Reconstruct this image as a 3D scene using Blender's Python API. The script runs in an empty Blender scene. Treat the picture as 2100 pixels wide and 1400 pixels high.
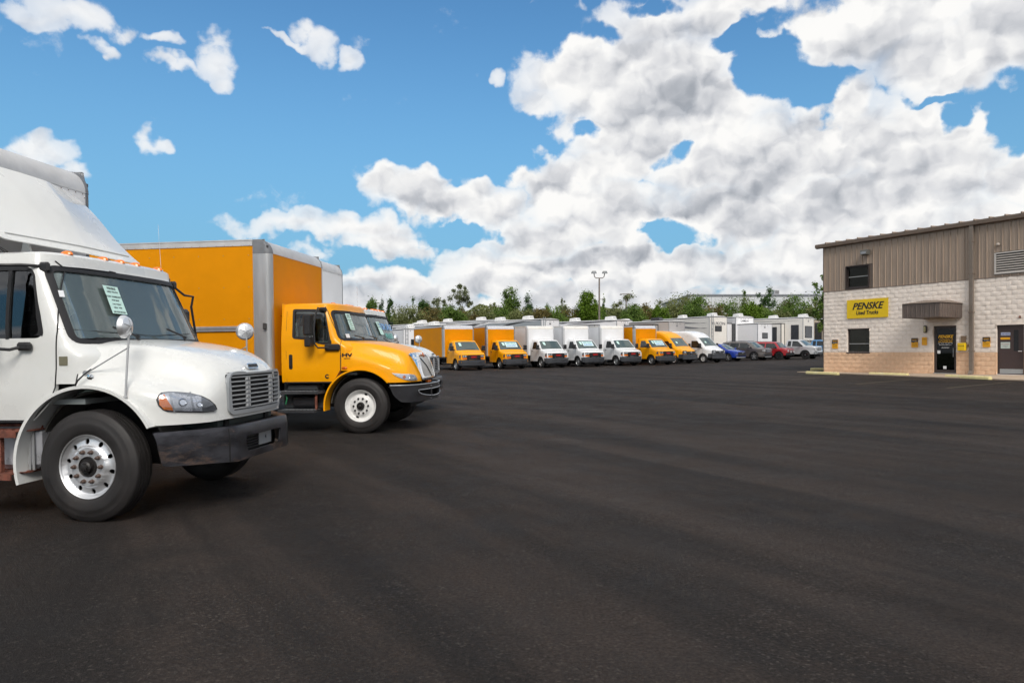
import bpy, bmesh, math, random
from math import sin, cos, pi, radians, sqrt, atan2
from mathutils import Vector, Matrix
from mathutils.geometry import tessellate_polygon
random.seed(7)
S = bpy.context.scene
C = S.collection
# ------------------------------------------------------------------ camera
FPX, CPX, HPY, EYE = 1400.0, 1050.0, 722.0, 1.56      # focal length / centre / eye-level row of the 2100 px wide photo
cam_d = bpy.data.cameras.new('camera'); cam = bpy.data.objects.new('camera', cam_d); C.objects.link(cam)
cam_d.sensor_width = 36.0; cam_d.lens = 24.0; cam_d.clip_start = 0.05; cam_d.clip_end = 5000
cam_d.shift_y = 22.0/2100.0
cam.location = (0, 0, EYE); cam.rotation_euler = (radians(90), 0, 0)
S.camera = cam
S.render.resolution_x = 1024; S.render.resolution_y = 682
S.cycles.use_adaptive_sampling = True; S.cycles.adaptive_threshold = .025; S.cycles.adaptive_min_samples = 12
S.cycles.use_denoising = True; S.cycles.max_bounces = 6; S.cycles.diffuse_bounces = 3; S.cycles.glossy_bounces = 3; S.cycles.transparent_max_bounces = 12
S.cycles.caustics_reflective = False; S.cycles.caustics_refractive = False
S.view_settings.view_transform = 'Standard'; S.view_settings.look = 'None'
S.view_settings.exposure = 0.0; S.view_settings.gamma = 1.0; S.view_settings.use_curve_mapping = False
SUN_EL, SUN_AZ = radians(42), radians(170)   # azimuth clockwise from +Y (view direction)

def srgb(r, g, b):
    f = lambda c: (c/255/12.92) if c/255 <= .04045 else ((c/255+.055)/1.055)**2.4
    return (f(r), f(g), f(b), 1)

class NT:
    """tiny helper to write node trees as expressions"""
    def __init__(s, tree): s.t = tree; s.n = tree.nodes; s.l = tree.links
    def node(s, typ, **kw):
        n = s.n.new(typ)
        for k, v in kw.items(): setattr(n, k, v)
        return n
    def put(s, sock, v):
        if isinstance(v, bpy.types.NodeSocket): s.l.new(v, sock)
        elif v is not None: sock.default_value = v
    def math(s, op, a, b=None, c=None, clamp=False):
        n = s.node('ShaderNodeMath', operation=op, use_clamp=clamp)
        for i, v in enumerate((a, b, c)): 
            if v is not None: s.put(n.inputs[i], v)
        return n.outputs[0]
    def vec(s, op, a, b=None):
        n = s.node('ShaderNodeVectorMath', operation=op)
        s.put(n.inputs[0], a)
        if b is not None: s.put(n.inputs[3] if op == 'SCALE' else n.inputs[1], b)
        return n.outputs['Value'] if op in ('LENGTH', 'DOT_PRODUCT', 'DISTANCE') else n.outputs[0]
    def noise(s, v, scale, detail=4, rough=.5, dist=0, lac=2.0):
        n = s.node('ShaderNodeTexNoise'); s.put(n.inputs['Vector'], v)
        n.inputs['Scale'].default_value = scale; n.inputs['Detail'].default_value = detail
        n.inputs['Roughness'].default_value = rough; n.inputs['Distortion'].default_value = dist
        n.inputs['Lacunarity'].default_value = lac
        return n.outputs[0]
    def noisec(s, v, scale, detail=3):
        n = s.node('ShaderNodeTexNoise'); s.put(n.inputs['Vector'], v)
        n.inputs['Scale'].default_value = scale; n.inputs['Detail'].default_value = detail
        return n.outputs[1]
    def voro(s, v, scale, feature='F1', rand=1):
        n = s.node('ShaderNodeTexVoronoi', feature=feature); s.put(n.inputs['Vector'], v)
        n.inputs['Scale'].default_value = scale; n.inputs['Randomness'].default_value = rand
        if feature == 'SMOOTH_F1': n.inputs['Smoothness'].default_value = .4
        return n
    def maprange(s, v, a, b, c=0, d=1, smooth=True):
        n = s.node('ShaderNodeMapRange', interpolation_type='SMOOTHSTEP' if smooth else 'LINEAR')
        for i, x in enumerate((v, a, b, c, d)): s.put(n.inputs[i], x)
        return n.outputs[0]
    def mix(s, f, a, b, blend='MIX'):
        n = s.node('ShaderNodeMix', data_type='RGBA', blend_type=blend)
        s.put(n.inputs[0], f); s.put(n.inputs[6], a); s.put(n.inputs[7], b)
        return n.outputs[2]
    def ramp(s, f, stops):
        n = s.node('ShaderNodeValToRGB'); s.put(n.inputs[0], f)
        e = n.color_ramp.elements
        while len(e) < len(stops): e.new(.5)
        for el, (p, c) in zip(e, stops): el.position = p; el.color = c if len(c) == 4 else (*c, 1)
        return n.outputs[0]

# ------------------------------------------------------------------ sky: Nishita blue with cumulus placed by direction
W = bpy.data.worlds.new('World'); S.world = W; W.use_nodes = True
W.node_tree.nodes.clear()
w = NT(W.node_tree)
sky = w.node('ShaderNodeTexSky', sky_type='NISHITA'); sky.sun_disc = False
sky.sun_elevation = SUN_EL; sky.sun_rotation = SUN_AZ
sky.air_density = 1.0; sky.dust_density = .6; sky.ozone_density = 2.0
tc = w.node('ShaderNodeTexCoord')
dirv = w.vec('NORMALIZE', tc.outputs['Generated'])
sep = w.node('ShaderNodeSeparateXYZ'); w.put(sep.inputs[0], dirv)
az = w.math('ARCTAN2', sep.outputs[0], sep.outputs[1])
el = w.math('ARCSINE', sep.outputs[2])
comb = w.node('ShaderNodeCombineXYZ'); w.put(comb.inputs[0], az); w.put(comb.inputs[1], el)
ae = comb.outputs[0]
# warp the placement field so cloud outlines are ragged
wn = w.noisec(dirv, 6.0, 3)
warp = w.vec('SCALE', w.vec('SUBTRACT', wn, (.5, .5, .5)), .085)
wn2 = w.noisec(dirv, 22.0, 3)
warp2 = w.vec('SCALE', w.vec('SUBTRACT', wn2, (.5, .5, .5)), .060)
aew = w.vec('MULTIPLY', w.vec('ADD', ae, w.vec('ADD', warp, warp2)), (1, 1, 0))
sepw = w.node('ShaderNodeSeparateXYZ'); w.put(sepw.inputs[0], aew)
def spread(sock):
    n = w.node('ShaderNodeCombineXYZ')
    for i in range(3): w.put(n.inputs[i], sock)
    return n.outputs[0]
azv, elv = spread(sepw.outputs[0]), spread(sepw.outputs[1])
def vma(a, b, c):
    n = w.node('ShaderNodeVectorMath', operation='MULTIPLY_ADD')
    w.put(n.inputs[0], a); w.put(n.inputs[1], b); w.put(n.inputs[2], c)
    return n.outputs[0]
def blob_field(blobs):
    """greatest of a*(1-r^2) over ellipses given where the photograph shows the clouds; three ellipses per vector"""
    rows = []
    for (px, py, rx, ry, a) in blobs:
        u, v = (px-CPX)/FPX, (HPY-py)/FPX
        A = atan2(u, 1); E = atan2(v, sqrt(1+u*u)); k = cos(A)
        kx, ky = FPX/rx/k/k/1.25, FPX/ry/k/1.25
        rows.append((kx, -A*kx, ky, -E*ky, a))
    while len(rows) % 3: rows.append(rows[-1])
    out = None
    for i in range(0, len(rows), 3):
        t = list(zip(*rows[i:i+3]))
        X = vma(azv, t[0], t[1]); Y = vma(elv, t[2], t[3])
        r = vma(X, X, w.vec('MULTIPLY', Y, Y))
        v = vma(r, tuple(-a for a in t[4]), t[4])
        out = v if out is None else w.vec('MAXIMUM', out, v)
    sp = w.node('ShaderNodeSeparateXYZ'); w.put(sp.inputs[0], out)
    m = w.math('MAXIMUM', w.math('MAXIMUM', sp.outputs[0], sp.outputs[1]), sp.outputs[2])
    return w.math('MAXIMUM', m, 0)
CL = [ (1330,170,250,110,1),(1180,130,120,70,.95),(1480,250,150,90,1),(1300,270,200,70,.95),(1120,210,70,60,.7),
       (1330,60,150,60,.8),(1500,20,180,50,.9),(1800,30,330,85,1),(1950,110,190,90,1),(2060,60,120,100,1),(1920,180,80,30,.8),(1700,90,110,50,.8),
       (1720,230,60,70,.95),(1820,280,150,80,1),(1700,300,120,80,1),(1900,330,200,110,1),(2000,270,60,50,.85),(2090,360,110,60,1),
       (1560,340,180,80,1),(1450,340,150,70,.95),(1750,420,330,100,1),(1500,440,200,80,1),(1290,330,130,55,.9),
       (850,375,105,58,1),(780,350,56,42,.9),(930,410,100,55,1),(1010,430,80,45,.9),
       (1150,390,110,80,1),(1230,350,110,60,.95),(1080,370,60,40,.9),(1250,440,160,80,1),(1120,480,150,60,.95),(1290,490,90,60,.9),
       (640,475,170,24,.66),(760,465,120,34,.85),(800,500,110,40,.85),(520,478,50,14,.45),(680,530,60,22,.55),
       (850,590,190,40,.95),(1050,560,200,55,.95),(1280,560,220,70,1),(1500,545,140,50,.9),(1650,500,120,50,.9),(1750,540,300,80,1),(2050,480,200,100,1),(1150,620,260,40,.9),
       (1600,625,1200,50,.85),(700,640,500,44,.8),(200,680,700,50,.8),(1100,700,2600,60,.7),
       (150,22,125,40,.64),(60,20,80,22,.52),(225,50,60,28,.58),(195,92,40,12,.56),(310,78,46,16,.57),(340,125,75,13,.56),(440,128,66,40,.60),(450,168,34,22,.58),
       (655,84,48,34,.60),(605,92,56,10,.56),(722,128,34,26,.60),(1022,160,18,16,.56),(320,295,26,24,.56),(75,305,85,34,.66),(120,345,70,20,.6),
       (1140,15,70,16,.6),(2080,180,40,22,.55),(1560,105,40,12,.5) ]
HOLES = [ (1640,180,70,48,.9),(1600,120,60,26,.8),(1510,95,40,26,.7),(1560,170,30,50,.7),(1900,205,50,10,.6),(1950,245,34,22,.7),(2075,270,50,48,.8),(2090,150,24,30,.5),
          (955,480,56,18,.85),(1385,478,42,26,.95),(1370,325,34,20,.8),(1195,268,34,16,.7),(1130,60,50,50,.7),(1110,270,60,36,.6),(1230,75,30,22,.5),
          (700,560,60,30,.6),(900,300,140,34,.6),(1010,340,60,30,.6),(1350,10,60,12,.6),(1190,388,30,10,.5) ]
M = blob_field(CL)
HM = blob_field([(a, b, c*1.15, d*1.15, e*.86) for a, b, c, d, e in HOLES])
# generic cover outside the frame: unseen cumulus, thickened for a less blue light
gen = w.maprange(w.noise(dirv, 1.7, 2, .5), .30, .48, 0, 1)
off = w.math('MAXIMUM', w.maprange(w.math('ABSOLUTE', az), .66, .85), w.maprange(el, .47, .62))
M = w.math('MAXIMUM', M, w.math('MULTIPLY', gen, off))
def bump2(v, sc):      # round billows: squared distance to 2D cells in azimuth / height
    n = w.node('ShaderNodeTexVoronoi', feature='F1', voronoi_dimensions='2D'); w.put(n.inputs['Vector'], v)
    n.inputs['Scale'].default_value = sc
    return w.math('MULTIPLY', n.outputs[0], n.outputs[0])
def cumulus(v, hi=True):
    a = w.noise(v, 7.0, 9 if hi else 5, .58)
    r = w.math('SUBTRACT', w.math('MULTIPLY', a, 1.0), w.math('MULTIPLY', bump2(v, 11), .30))
    r = w.math('SUBTRACT', r, w.math('MULTIPLY', bump2(v, 27), .17))
    return w.math('SUBTRACT', r, w.math('MULTIPLY', bump2(v, 62), .075))
nw = w.vec('ADD', ae, w.vec('SCALE', w.vec('SUBTRACT', w.noisec(dirv, 26, 4), (.5, .5, .5)), .045))
nw = w.vec('MULTIPLY', nw, (1, 1.25, 1))
n0 = cumulus(nw)
def billow(v):
    r = w.math('MULTIPLY', w.noise(v, 8.0, 2, .5), .55)
    r = w.math('SUBTRACT', r, w.math('MULTIPLY', bump2(v, 11), .34))
    r = w.math('SUBTRACT', r, w.math('MULTIPLY', bump2(v, 24), .20))
    return w.math('SUBTRACT', r, w.math('MULTIPLY', bump2(v, 55), .085))
r0 = billow(nw); r1 = billow(w.vec('ADD', nw, (-.009, .018, 0)))
dens = w.math('ADD', w.math('MULTIPLY', M, .98), w.math('MULTIPLY', w.math('SUBTRACT', n0, .22), 1.35))
dens = w.math('SUBTRACT', dens, w.math('MULTIPLY', HM, .9))
fray = w.math('MULTIPLY', w.math('SUBTRACT', w.noise(dirv, 75, 4, .65), .5), .30)
cover = w.maprange(w.math('ADD', dens, fray), .42, .74)
thick = w.maprange(dens, .60, 1.25)
relief = w.math('MULTIPLY', w.math('SUBTRACT', r0, r1), 2.5)
# flat grey undersides
DK = [ (1380,215,210,42,.95),(1220,245,120,20,.6),(1500,235,100,25,.6),(1360,95,120,40,.85),(1900,60,230,40,.6),(1780,110,190,50,.85),(2080,50,60,90,.6),(1950,165,80,14,.5),
       (1660,290,60,30,.6),(1620,360,220,50,.95),(1750,380,190,44,1),(1480,410,220,40,.9),(1600,440,200,30,.7),(1900,400,170,34,.7),
       (880,418,120,18,.6),(800,425,60,12,.4),(1100,455,120,18,.6),(1230,540,160,16,1),(1400,530,100,18,.6),(1000,470,80,14,.4),
       (900,610,600,36,.9),(1500,600,600,34,.8),(1270,395,60,20,.5),(90,325,60,24,.5),(250,30,60,30,.3),(100,50,80,14,.3)]
dk = blob_field(DK)
grey_n = w.noise(dirv, 6, 4, .5)
lit = w.math('ADD', w.math('ADD', w.math('ADD', .70, w.math('MULTIPLY', w.math('SUBTRACT', 1, thick), .34)), relief), w.math('MULTIPLY', w.math('SUBTRACT', grey_n, .5), .36))
lit = w.math('SUBTRACT', lit, w.math('MULTIPLY', dk, .40))
lit = w.math('ADD', lit, w.math('MULTIPLY', w.math('SUBTRACT', w.noise(dirv, 38, 4, .6), .5), .16))
lit = w.math('SUBTRACT', lit, w.math('MULTIPLY', w.math('MULTIPLY', thick, off), .2))
lit = w.math('ADD', 0, lit, clamp=True)
ccol = w.ramp(lit, [(0, srgb(164,169,177)), (.28, srgb(194,197,203)), (.55, srgb(222,223,226)), (.80, srgb(241,241,241)), (1, srgb(253,252,250))])
SKYK = .1
ccol = w.vec('SCALE', ccol, 1/SKYK)
# photographic blue of the clear sky: slightly lifted, saturated Nishita
blue = w.mix(1.0, sky.outputs[0], (1.0, 1.0, 1.0, 1), 'MULTIPLY')
blue = w.vec('MULTIPLY', blue, (0.80, 1.34, 1.56))
hz = w.maprange(el, -.02, .52, .98, 0)
blue = w.mix(hz, blue, tuple(c/SKYK for c in srgb(122,176,208)[:3])+(1,))
cover = w.math('MULTIPLY', cover, w.maprange(M, .30, .85, .66, 1))
col = w.mix(cover, blue, ccol)
bg = w.node('ShaderNodeBackground'); w.put(bg.inputs[0], col); bg.inputs[1].default_value = SKYK
wo = w.node('ShaderNodeOutputWorld'); w.l.new(bg.outputs[0], wo.inputs[0])
W.cycles.sampling_method = 'MANUAL'; W.cycles.sample_map_resolution = 512

sun_d = bpy.data.lights.new('sun', 'SUN'); sun = bpy.data.objects.new('sun', sun_d); C.objects.link(sun)
sun_d.energy = 2.7; sun_d.angle = radians(24); sun_d.color = (1, .94, .86)
sd = Vector((sin(SUN_AZ)*cos(SUN_EL), cos(SUN_AZ)*cos(SUN_EL), sin(SUN_EL)))
sun.rotation_euler = sd.to_track_quat('Z', 'Y').to_euler()

# ================================================================== materials
MAT = {}
def new_mat(name):
    m = bpy.data.materials.new(name); m.use_nodes = True
    n = NT(m.node_tree); bs = n.n['Principled BSDF']
    return m, n, bs
def mat(name, col, rough=.5, metal=0, coat=0, vary=.0, vscale=6, bump=0, bscale=40, dirt=None, spec=.5, aniso=None):
    """plain procedural surface: tint variation, optional dirt patches, optional relief"""
    if name in MAT: return MAT[name]
    m, n, bs = new_mat(name)
    c = col if len(col) == 4 else (*col, 1)
    tc = n.node('ShaderNodeTexCoord').outputs['Object']
    out = None
    if vary or dirt:
        v = tc if aniso is None else n.vec('MULTIPLY', tc, aniso)
        nz = n.noise(v, vscale, 6, .62)
        f = n.maprange(nz, .3, .7)
        d = tuple(x*(1-vary) for x in c[:3])+(1,); l = tuple(min(1, x*(1+vary*.6)) for x in c[:3])+(1,)
        out = n.mix(f, d, l)
        if dirt:
            dc, amt = dirt
            nz2 = n.noise(v, vscale*.45, 8, .7)
            out = n.mix(n.math('MULTIPLY', n.maprange(nz2, .5, .72), amt), out, (*dc, 1))
        n.put(bs.inputs['Base Color'], out)
        n.put(bs.inputs['Roughness'], n.maprange(nz, .2, .8, max(0.02, rough-.08), min(1, rough+.1)))
    else:
        bs.inputs['Base Color'].default_value = c; bs.inputs['Roughness'].default_value = rough
    bs.inputs['Metallic'].default_value = metal
    bs.inputs['Coat Weight'].default_value = coat; bs.inputs['Coat Roughness'].default_value = .06
    bs.inputs['Specular IOR Level'].default_value = spec
    if bump:
        b = n.node('ShaderNodeBump'); b.inputs['Strength'].default_value = .5; b.inputs['Distance'].default_value = bump
        n.put(b.inputs['Height'], n.noise(tc, bscale, 5, .6)); n.l.new(b.outputs[0], bs.inputs['Normal'])
    MAT[name] = m
    return m
def glass(name, tint=(.78,.90,.86), refl=.10, rough=.02, alpha=1.0, base=None, fk=1.3):
    """window glass: tinted transmission straight through plus a sky reflection"""
    if name in MAT: return MAT[name]
    m, n, bs = new_mat(name)
    out = n.n['Material Output']; n.n.remove(bs)
    tr = n.node('ShaderNodeBsdfTransparent'); tr.inputs[0].default_value = (*tint, 1)
    gl = n.node('ShaderNodeBsdfGlossy'); gl.inputs['Roughness'].default_value = rough; gl.inputs[0].default_value = (.95,.97,1,1)
    fr = n.node('ShaderNodeFresnel'); fr.inputs[0].default_value = 1.52
    f = n.math('ADD', n.math('MULTIPLY', fr.outputs[0], fk), refl, clamp=True)
    mx = n.node('ShaderNodeMixShader'); n.put(mx.inputs[0], f); n.l.new(tr.outputs[0], mx.inputs[1]); n.l.new(gl.outputs[0], mx.inputs[2])
    last = mx.outputs[0]
    if base:    # an even diffuse colour mixed over the glass
        df = n.node('ShaderNodeBsdfDiffuse'); df.inputs[0].default_value = (*base, 1)
        m2 = n.node('ShaderNodeMixShader'); m2.inputs[0].default_value = 1-alpha
        n.l.new(last, m2.inputs[1]); n.l.new(df.outputs[0], m2.inputs[2]); last = m2.outputs[0]
    n.l.new(last, out.inputs[0]); MAT[name] = m
    return m

WHITE = mat('white_paint', (.70,.71,.695), .28, coat=.6, vary=.025, vscale=1.2, dirt=((.62,.62,.60), .12))
WHITE2 = mat('white_body_paint', (.78,.79,.80), .3, coat=.5, vary=.03, vscale=2)
YELLOW = mat('amber_yellow_paint', (.90,.375,.001), .34, coat=.25, vary=.03, vscale=1.4, spec=.25)
ORANGE = mat('box_yellow_skin', (.70,.265,.001), .55, coat=.0, vary=.06, vscale=1.2, bump=.002, bscale=3, spec=.10)
GRP = mat('white_box_skin', (.80,.81,.83), .4, vary=.04, vscale=1.3)
ALU = mat('brushed_aluminium', (.50,.51,.52), .42, metal=.75, vary=.12, vscale=5, aniso=(1,1,.15))
ALUD = mat('dull_cast_aluminium', (.20,.21,.225), .55, metal=.35, vary=.15, vscale=7)
ROOFM = mat('weathered_roof_cap', (.60,.60,.60), .42, metal=.35, vary=.14, vscale=2.2, dirt=((.30,.29,.28), .35))
CHROME = mat('chrome', (.80,.82,.84), .07, metal=1)
POL = mat('polished_wheel_aluminium', (.80,.81,.83), .36, metal=.8, vary=.03, vscale=3)
BLACK = mat('black_plastic', (.018,.018,.020), .45, vary=.2, vscale=9)
RUBBER = mat('black_rubber_seal', (.012,.012,.014), .6)
DARK = mat('dark_underbody', (.010,.010,.011), .85)
TYRE = mat('tyre_rubber', (.017,.015,.015), .62, vary=.22, vscale=5, bump=.003, bscale=60, dirt=((.040,.033,.030), .4))
GREYP = mat('grey_grille_plastic', (.33,.35,.37), .35, metal=.3)
RUST = mat('rusty_red_steel', (.17,.055,.035), .75, vary=.45, vscale=14, bump=.004, bscale=70, dirt=((.30,.14,.09), .5))
BUMP = mat('worn_dark_steel', (.050,.050,.058), .38, metal=.6, vary=.5, vscale=4, dirt=((.30,.19,.13), .9), aniso=(.8,1,2.4))
BUMP2 = mat('satin_black_steel', (.028,.028,.032), .36, metal=.3, vary=.25, vscale=4)
AMBER = mat('amber_lens', (.85,.20,.012), .2, coat=.6)
REFLECT = mat('lamp_reflector', (.66,.68,.71), .25, metal=.5, vary=.3, vscale=9)
LENSRED = mat('red_lens', (.5,.02,.01), .25, coat=.5)
NUT = mat('rusty_lug_nut', (.13,.09,.075), .6, metal=.5, vary=.3, vscale=30)
HUBB = mat('black_hub', (.022,.02,.02), .5, metal=.3)
SEAT = mat('grey_seat_cloth', (.10,.105,.11), .85)
DASH = mat('grey_dashboard', (.27,.30,.30), .75)
LINER = mat('grey_wheel_liner', (.10,.095,.085), .85, vary=.3, vscale=8)
PAPER = mat('pale_green_sticker', (.55,.78,.72), .6)
PAPERW = mat('white_sticker', (.80,.82,.84), .6)
INK = mat('black_ink', (.012,.012,.014), .5)
INKG = mat('green_window_paint', (.10,.38,.34), .6)
INKB = mat('blue_window_paint', (.15,.35,.68), .6)
GLASS = glass('windshield_glass', (.86,.94,.92), .03, base=(.50,.60,.59), alpha=.86, fk=1.0)
GLASSD = glass('tinted_side_glass', (.84,.92,.89), .04)
LENS = glass('clear_lens', (.95,.96,.98), .02, fk=.8)

# ================================================================== mesh helpers
def link(o, parent=None):
    C.objects.link(o)
    if parent is not None: o.parent = parent
    return o
def thing(name, label, cat, loc=(0,0,0), rotz=0, group=None, mtx=None):
    o = bpy.data.objects.new(name, None); C.objects.link(o); o.empty_display_size = .2
    o.location = loc; o.rotation_euler = (0, 0, rotz)
    if mtx is not None: o.matrix_world = mtx
    o['label'] = label; o['category'] = cat
    if group: o['group'] = group
    return o
def tag(o, label=None, cat=None, group=None, kind=None):
    for k, v in (('label', label), ('category', cat), ('group', group), ('kind', kind)):
        if v: o[k] = v
    return o
def from_bm(name, bm, m, parent=None, smooth=35):
    me = bpy.data.meshes.new(name)
    bmesh.ops.recalc_face_normals(bm, faces=bm.faces) if smooth is not None and smooth < 0 else None
    bm.to_mesh(me); bm.free()
    for x in (m if isinstance(m, (list, tuple)) else [m]): me.materials.append(x)
    if smooth:
        me.polygons.foreach_set('use_smooth', [True]*len(me.polygons))
        me.set_sharp_from_angle(angle=radians(abs(smooth)))
    return link(bpy.data.objects.new(name, me), parent)

class MB:
    """collects simple solids, then links them as ONE mesh object"""
    def __init__(s): s.v = []; s.f = []; s.m = []; s.mi = 0
    def add(s, vs, fs):
        k = len(s.v); s.v += [tuple(v) for v in vs]; s.f += [tuple(i+k for i in f) for f in fs]; s.m += [s.mi]*len(fs); return s
    def box(s, x0, x1, y0, y1, z0, z1):
        return s.hexa([(x0,y0,z0),(x1,y0,z0),(x1,y1,z0),(x0,y1,z0),(x0,y0,z1),(x1,y0,z1),(x1,y1,z1),(x0,y1,z1)])
    def hexa(s, p):
        return s.add(p, [(0,3,2,1),(4,5,6,7),(0,1,5,4),(1,2,6,5),(2,3,7,6),(3,0,4,7)])
    def cbox(s, x0, x1, y0, y1, z0, z1, c):
        """box with chamfered edges"""
        X=(x0,x1);Y=(y0,y1);Z=(z0,z1); vs=[]; idx={}
        for i in (0,1):
            for j in (0,1):
                for k in (0,1):
                    sx, sy, sz = (1-2*i), (1-2*j), (1-2*k)
                    for a,(dx,dy,dz) in enumerate(((0,1,1),(1,0,1),(1,1,0))):
                        idx[i,j,k,a] = len(vs)
                        vs.append((X[i]+dx*sx*c, Y[j]+dy*sy*c, Z[k]+dz*sz*c))
        fs = []
        q = ((0,0),(1,0),(1,1),(0,1))
        for i in (0,1):
            fx = [idx[i,a,b,0] for a,b in q]; fy = [idx[b,i,a,1] for a,b in q]; fz = [idx[a,b,i,2] for a,b in q]
            for f in (fx, fy, fz): fs.append(tuple(f if i else f[::-1]))
        for a in (0,1):
            for b in (0,1):
                for (n1, n2, ax) in ((0,1,2),(1,2,0),(2,0,1)):
                    def g(c_, t, n):
                        e=[0,0,0]; e[n1]=a; e[n2]=b; e[ax]=t; return idx[e[0],e[1],e[2],n]
                    f = [g(0,0,n1), g(0,1,n1), g(0,1,n2), g(0,0,n2)]
                    fs.append(tuple(f if (a ^ b) else f[::-1]))
        for i in (0,1):
            for j in (0,1):
                for k in (0,1):
                    f=[idx[i,j,k,0], idx[i,j,k,1], idx[i,j,k,2]]
                    fs.append(tuple(f if (i+j+k) % 2 else f[::-1]))
        return s.add(vs, fs)
    def rod(s, a, b, r, n=8, r2=None):
        return s.tube([a, b], r, n, r2)
    def tube(s, path, r, n=8, r2=None, closed=False):
        P = [Vector(p) for p in path]; m = len(P); rings = []
        up = None
        for i, p in enumerate(P):
            a = P[(i-1) % m] if (closed or i) else P[0]; b = P[(i+1) % m] if (closed or i < m-1) else P[-1]
            t = (b-a).normalized()
            if up is None:
                up = Vector((0,0,1)) if abs(t.z) < .9 else Vector((1,0,0))
            sd_ = t.cross(up)
            if sd_.length < 1e-4: sd_ = t.cross(Vector((0,1,0)))
            sd_.normalize(); up = sd_.cross(t).normalized()
            rr = r if r2 is None else r + (r2-r)*i/(m-1)
            rings.append([p + (sd_*cos(2*pi*k/n) + up*sin(2*pi*k/n))*rr for k in range(n)])
        vs = [v for R in rings for v in R]; fs = []
        for i in range(m if closed else m-1):
            A = i*n; B = ((i+1) % m)*n
            for k in range(n): fs.append((A+k, A+(k+1) % n, B+(k+1) % n, B+k))
        if not closed: fs += [tuple(range(n))[::-1], tuple((m-1)*n+k for k in range(n))]
        return s.add(vs, fs)
    def lathe(s, prof, cx=0, cy=0, cz=0, axis='y', n=32, sgn=1, close=True):
        """prof: (radius, offset along axis)"""
        vs = []; m = len(prof)
        for (r, h) in prof:
            for k in range(n):
                a = 2*pi*k/n; c_, s_ = r*cos(a), r*sin(a)
                vs.append({'y': (cx+c_, cy+h*sgn, cz+s_), 'z': (cx+c_, cy+s_, cz+h), 'x': (cx+h, cy+c_, cz+s_)}[axis])
        fs = [(i*n+k, i*n+(k+1) % n, (i+1)*n+(k+1) % n, (i+1)*n+k) for i in range(m-1) for k in range(n)]
        if close:
            for i in (0, m-1):
                if prof[i][0] > 1e-5: fs.append(tuple(i*n+k for k in range(n)))
        return s.add(vs, fs)
    def prism(s, poly, y0, y1, plane='xz'):
        """2D polygon extruded between y0 and y1 (plane xz), or z (plane xy), or x (plane yz)"""
        n = len(poly)
        P = {'xz': lambda a,b,t:(a,t,b), 'xy': lambda a,b,t:(a,b,t), 'yz': lambda a,b,t:(t,a,b)}[plane]
        vs = [P(a,b,y0) for a,b in poly]+[P(a,b,y1) for a,b in poly]
        return s.add(vs, [tuple(range(n)), tuple(range(2*n-1, n-1, -1))]+[(i, n+i, n+(i+1)%n, (i+1)%n) for i in range(n)])
    def build(s, name, m, parent=None, smooth=35, recalc=True, bevel=0):
        bm = bmesh.new(); vv = [bm.verts.new(v) for v in s.v]
        for f, mi in zip(s.f, s.m):
            try: fc = bm.faces.new([vv[i] for i in f]); fc.material_index = mi
            except ValueError: pass
        if recalc: bmesh.ops.recalc_face_normals(bm, faces=bm.faces)
        if bevel:
            bm.normal_update()
            es = [e for e in bm.edges if len(e.link_faces) == 2 and e.calc_face_angle(0) > .5]
            bmesh.ops.bevel(bm, geom=es, offset=bevel, segments=2, profile=.6, affect='EDGES')
        return from_bm(name, bm, m, parent, smooth)

def rpoly(pts, r, seg=5):
    """polygon with rounded corners; r a number or one per corner"""
    out = []; n = len(pts)
    for i in range(n):
        p = Vector(pts[i]); a = Vector(pts[i-1]); b = Vector(pts[(i+1) % n])
        rr = r[i] if isinstance(r, (list, tuple)) else r
        if rr <= 0: out.append(tuple(p)); continue
        da = (a-p); db = (b-p); ra = min(rr, da.length*.48); rb = min(rr, db.length*.48)
        pa = p+da.normalized()*ra; pb = p+db.normalized()*rb
        for k in range(seg+1):
            t = k/seg; out.append(tuple(pa*(1-t)**2 + p*2*t*(1-t) + pb*t*t))
    return out
def dense(pts, step, closed=True):
    out = []; n = len(pts)
    for i in range(n if closed else n-1):
        a = Vector(pts[i]); b = Vector(pts[(i+1) % n]); k = max(1, int((b-a).length/step))
        for j in range(k): out.append(tuple(a+(b-a)*(j/k)))
    if not closed: out.append(tuple(pts[-1]))
    return out
def inset(poly, d):
    """shift polygon edges by d (positive = inward for counter-clockwise)"""
    n = len(poly); out = []
    ar = sum(poly[i-1][0]*poly[i][1]-poly[i][0]*poly[i-1][1] for i in range(n))
    sg = 1 if ar > 0 else -1
    for i in range(n):
        a, p, b = Vector(poly[i-1]), Vector(poly[i]), Vector(poly[(i+1) % n])
        e1 = (p-a); e2 = (b-p)
        if e1.length < 1e-6 or e2.length < 1e-6: out.append(tuple(p)); continue
        e1.normalize(); e2.normalize()
        n1 = Vector((-e1.y, e1.x)); n2 = Vector((-e2.y, e2.x)); m_ = (n1+n2)
        if m_.length < 1e-6: out.append(tuple(p)); continue
        m_.normalize(); k = d*sg/max(.35, m_.dot(n1)); out.append(tuple(p+m_*k))
    return out
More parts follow.
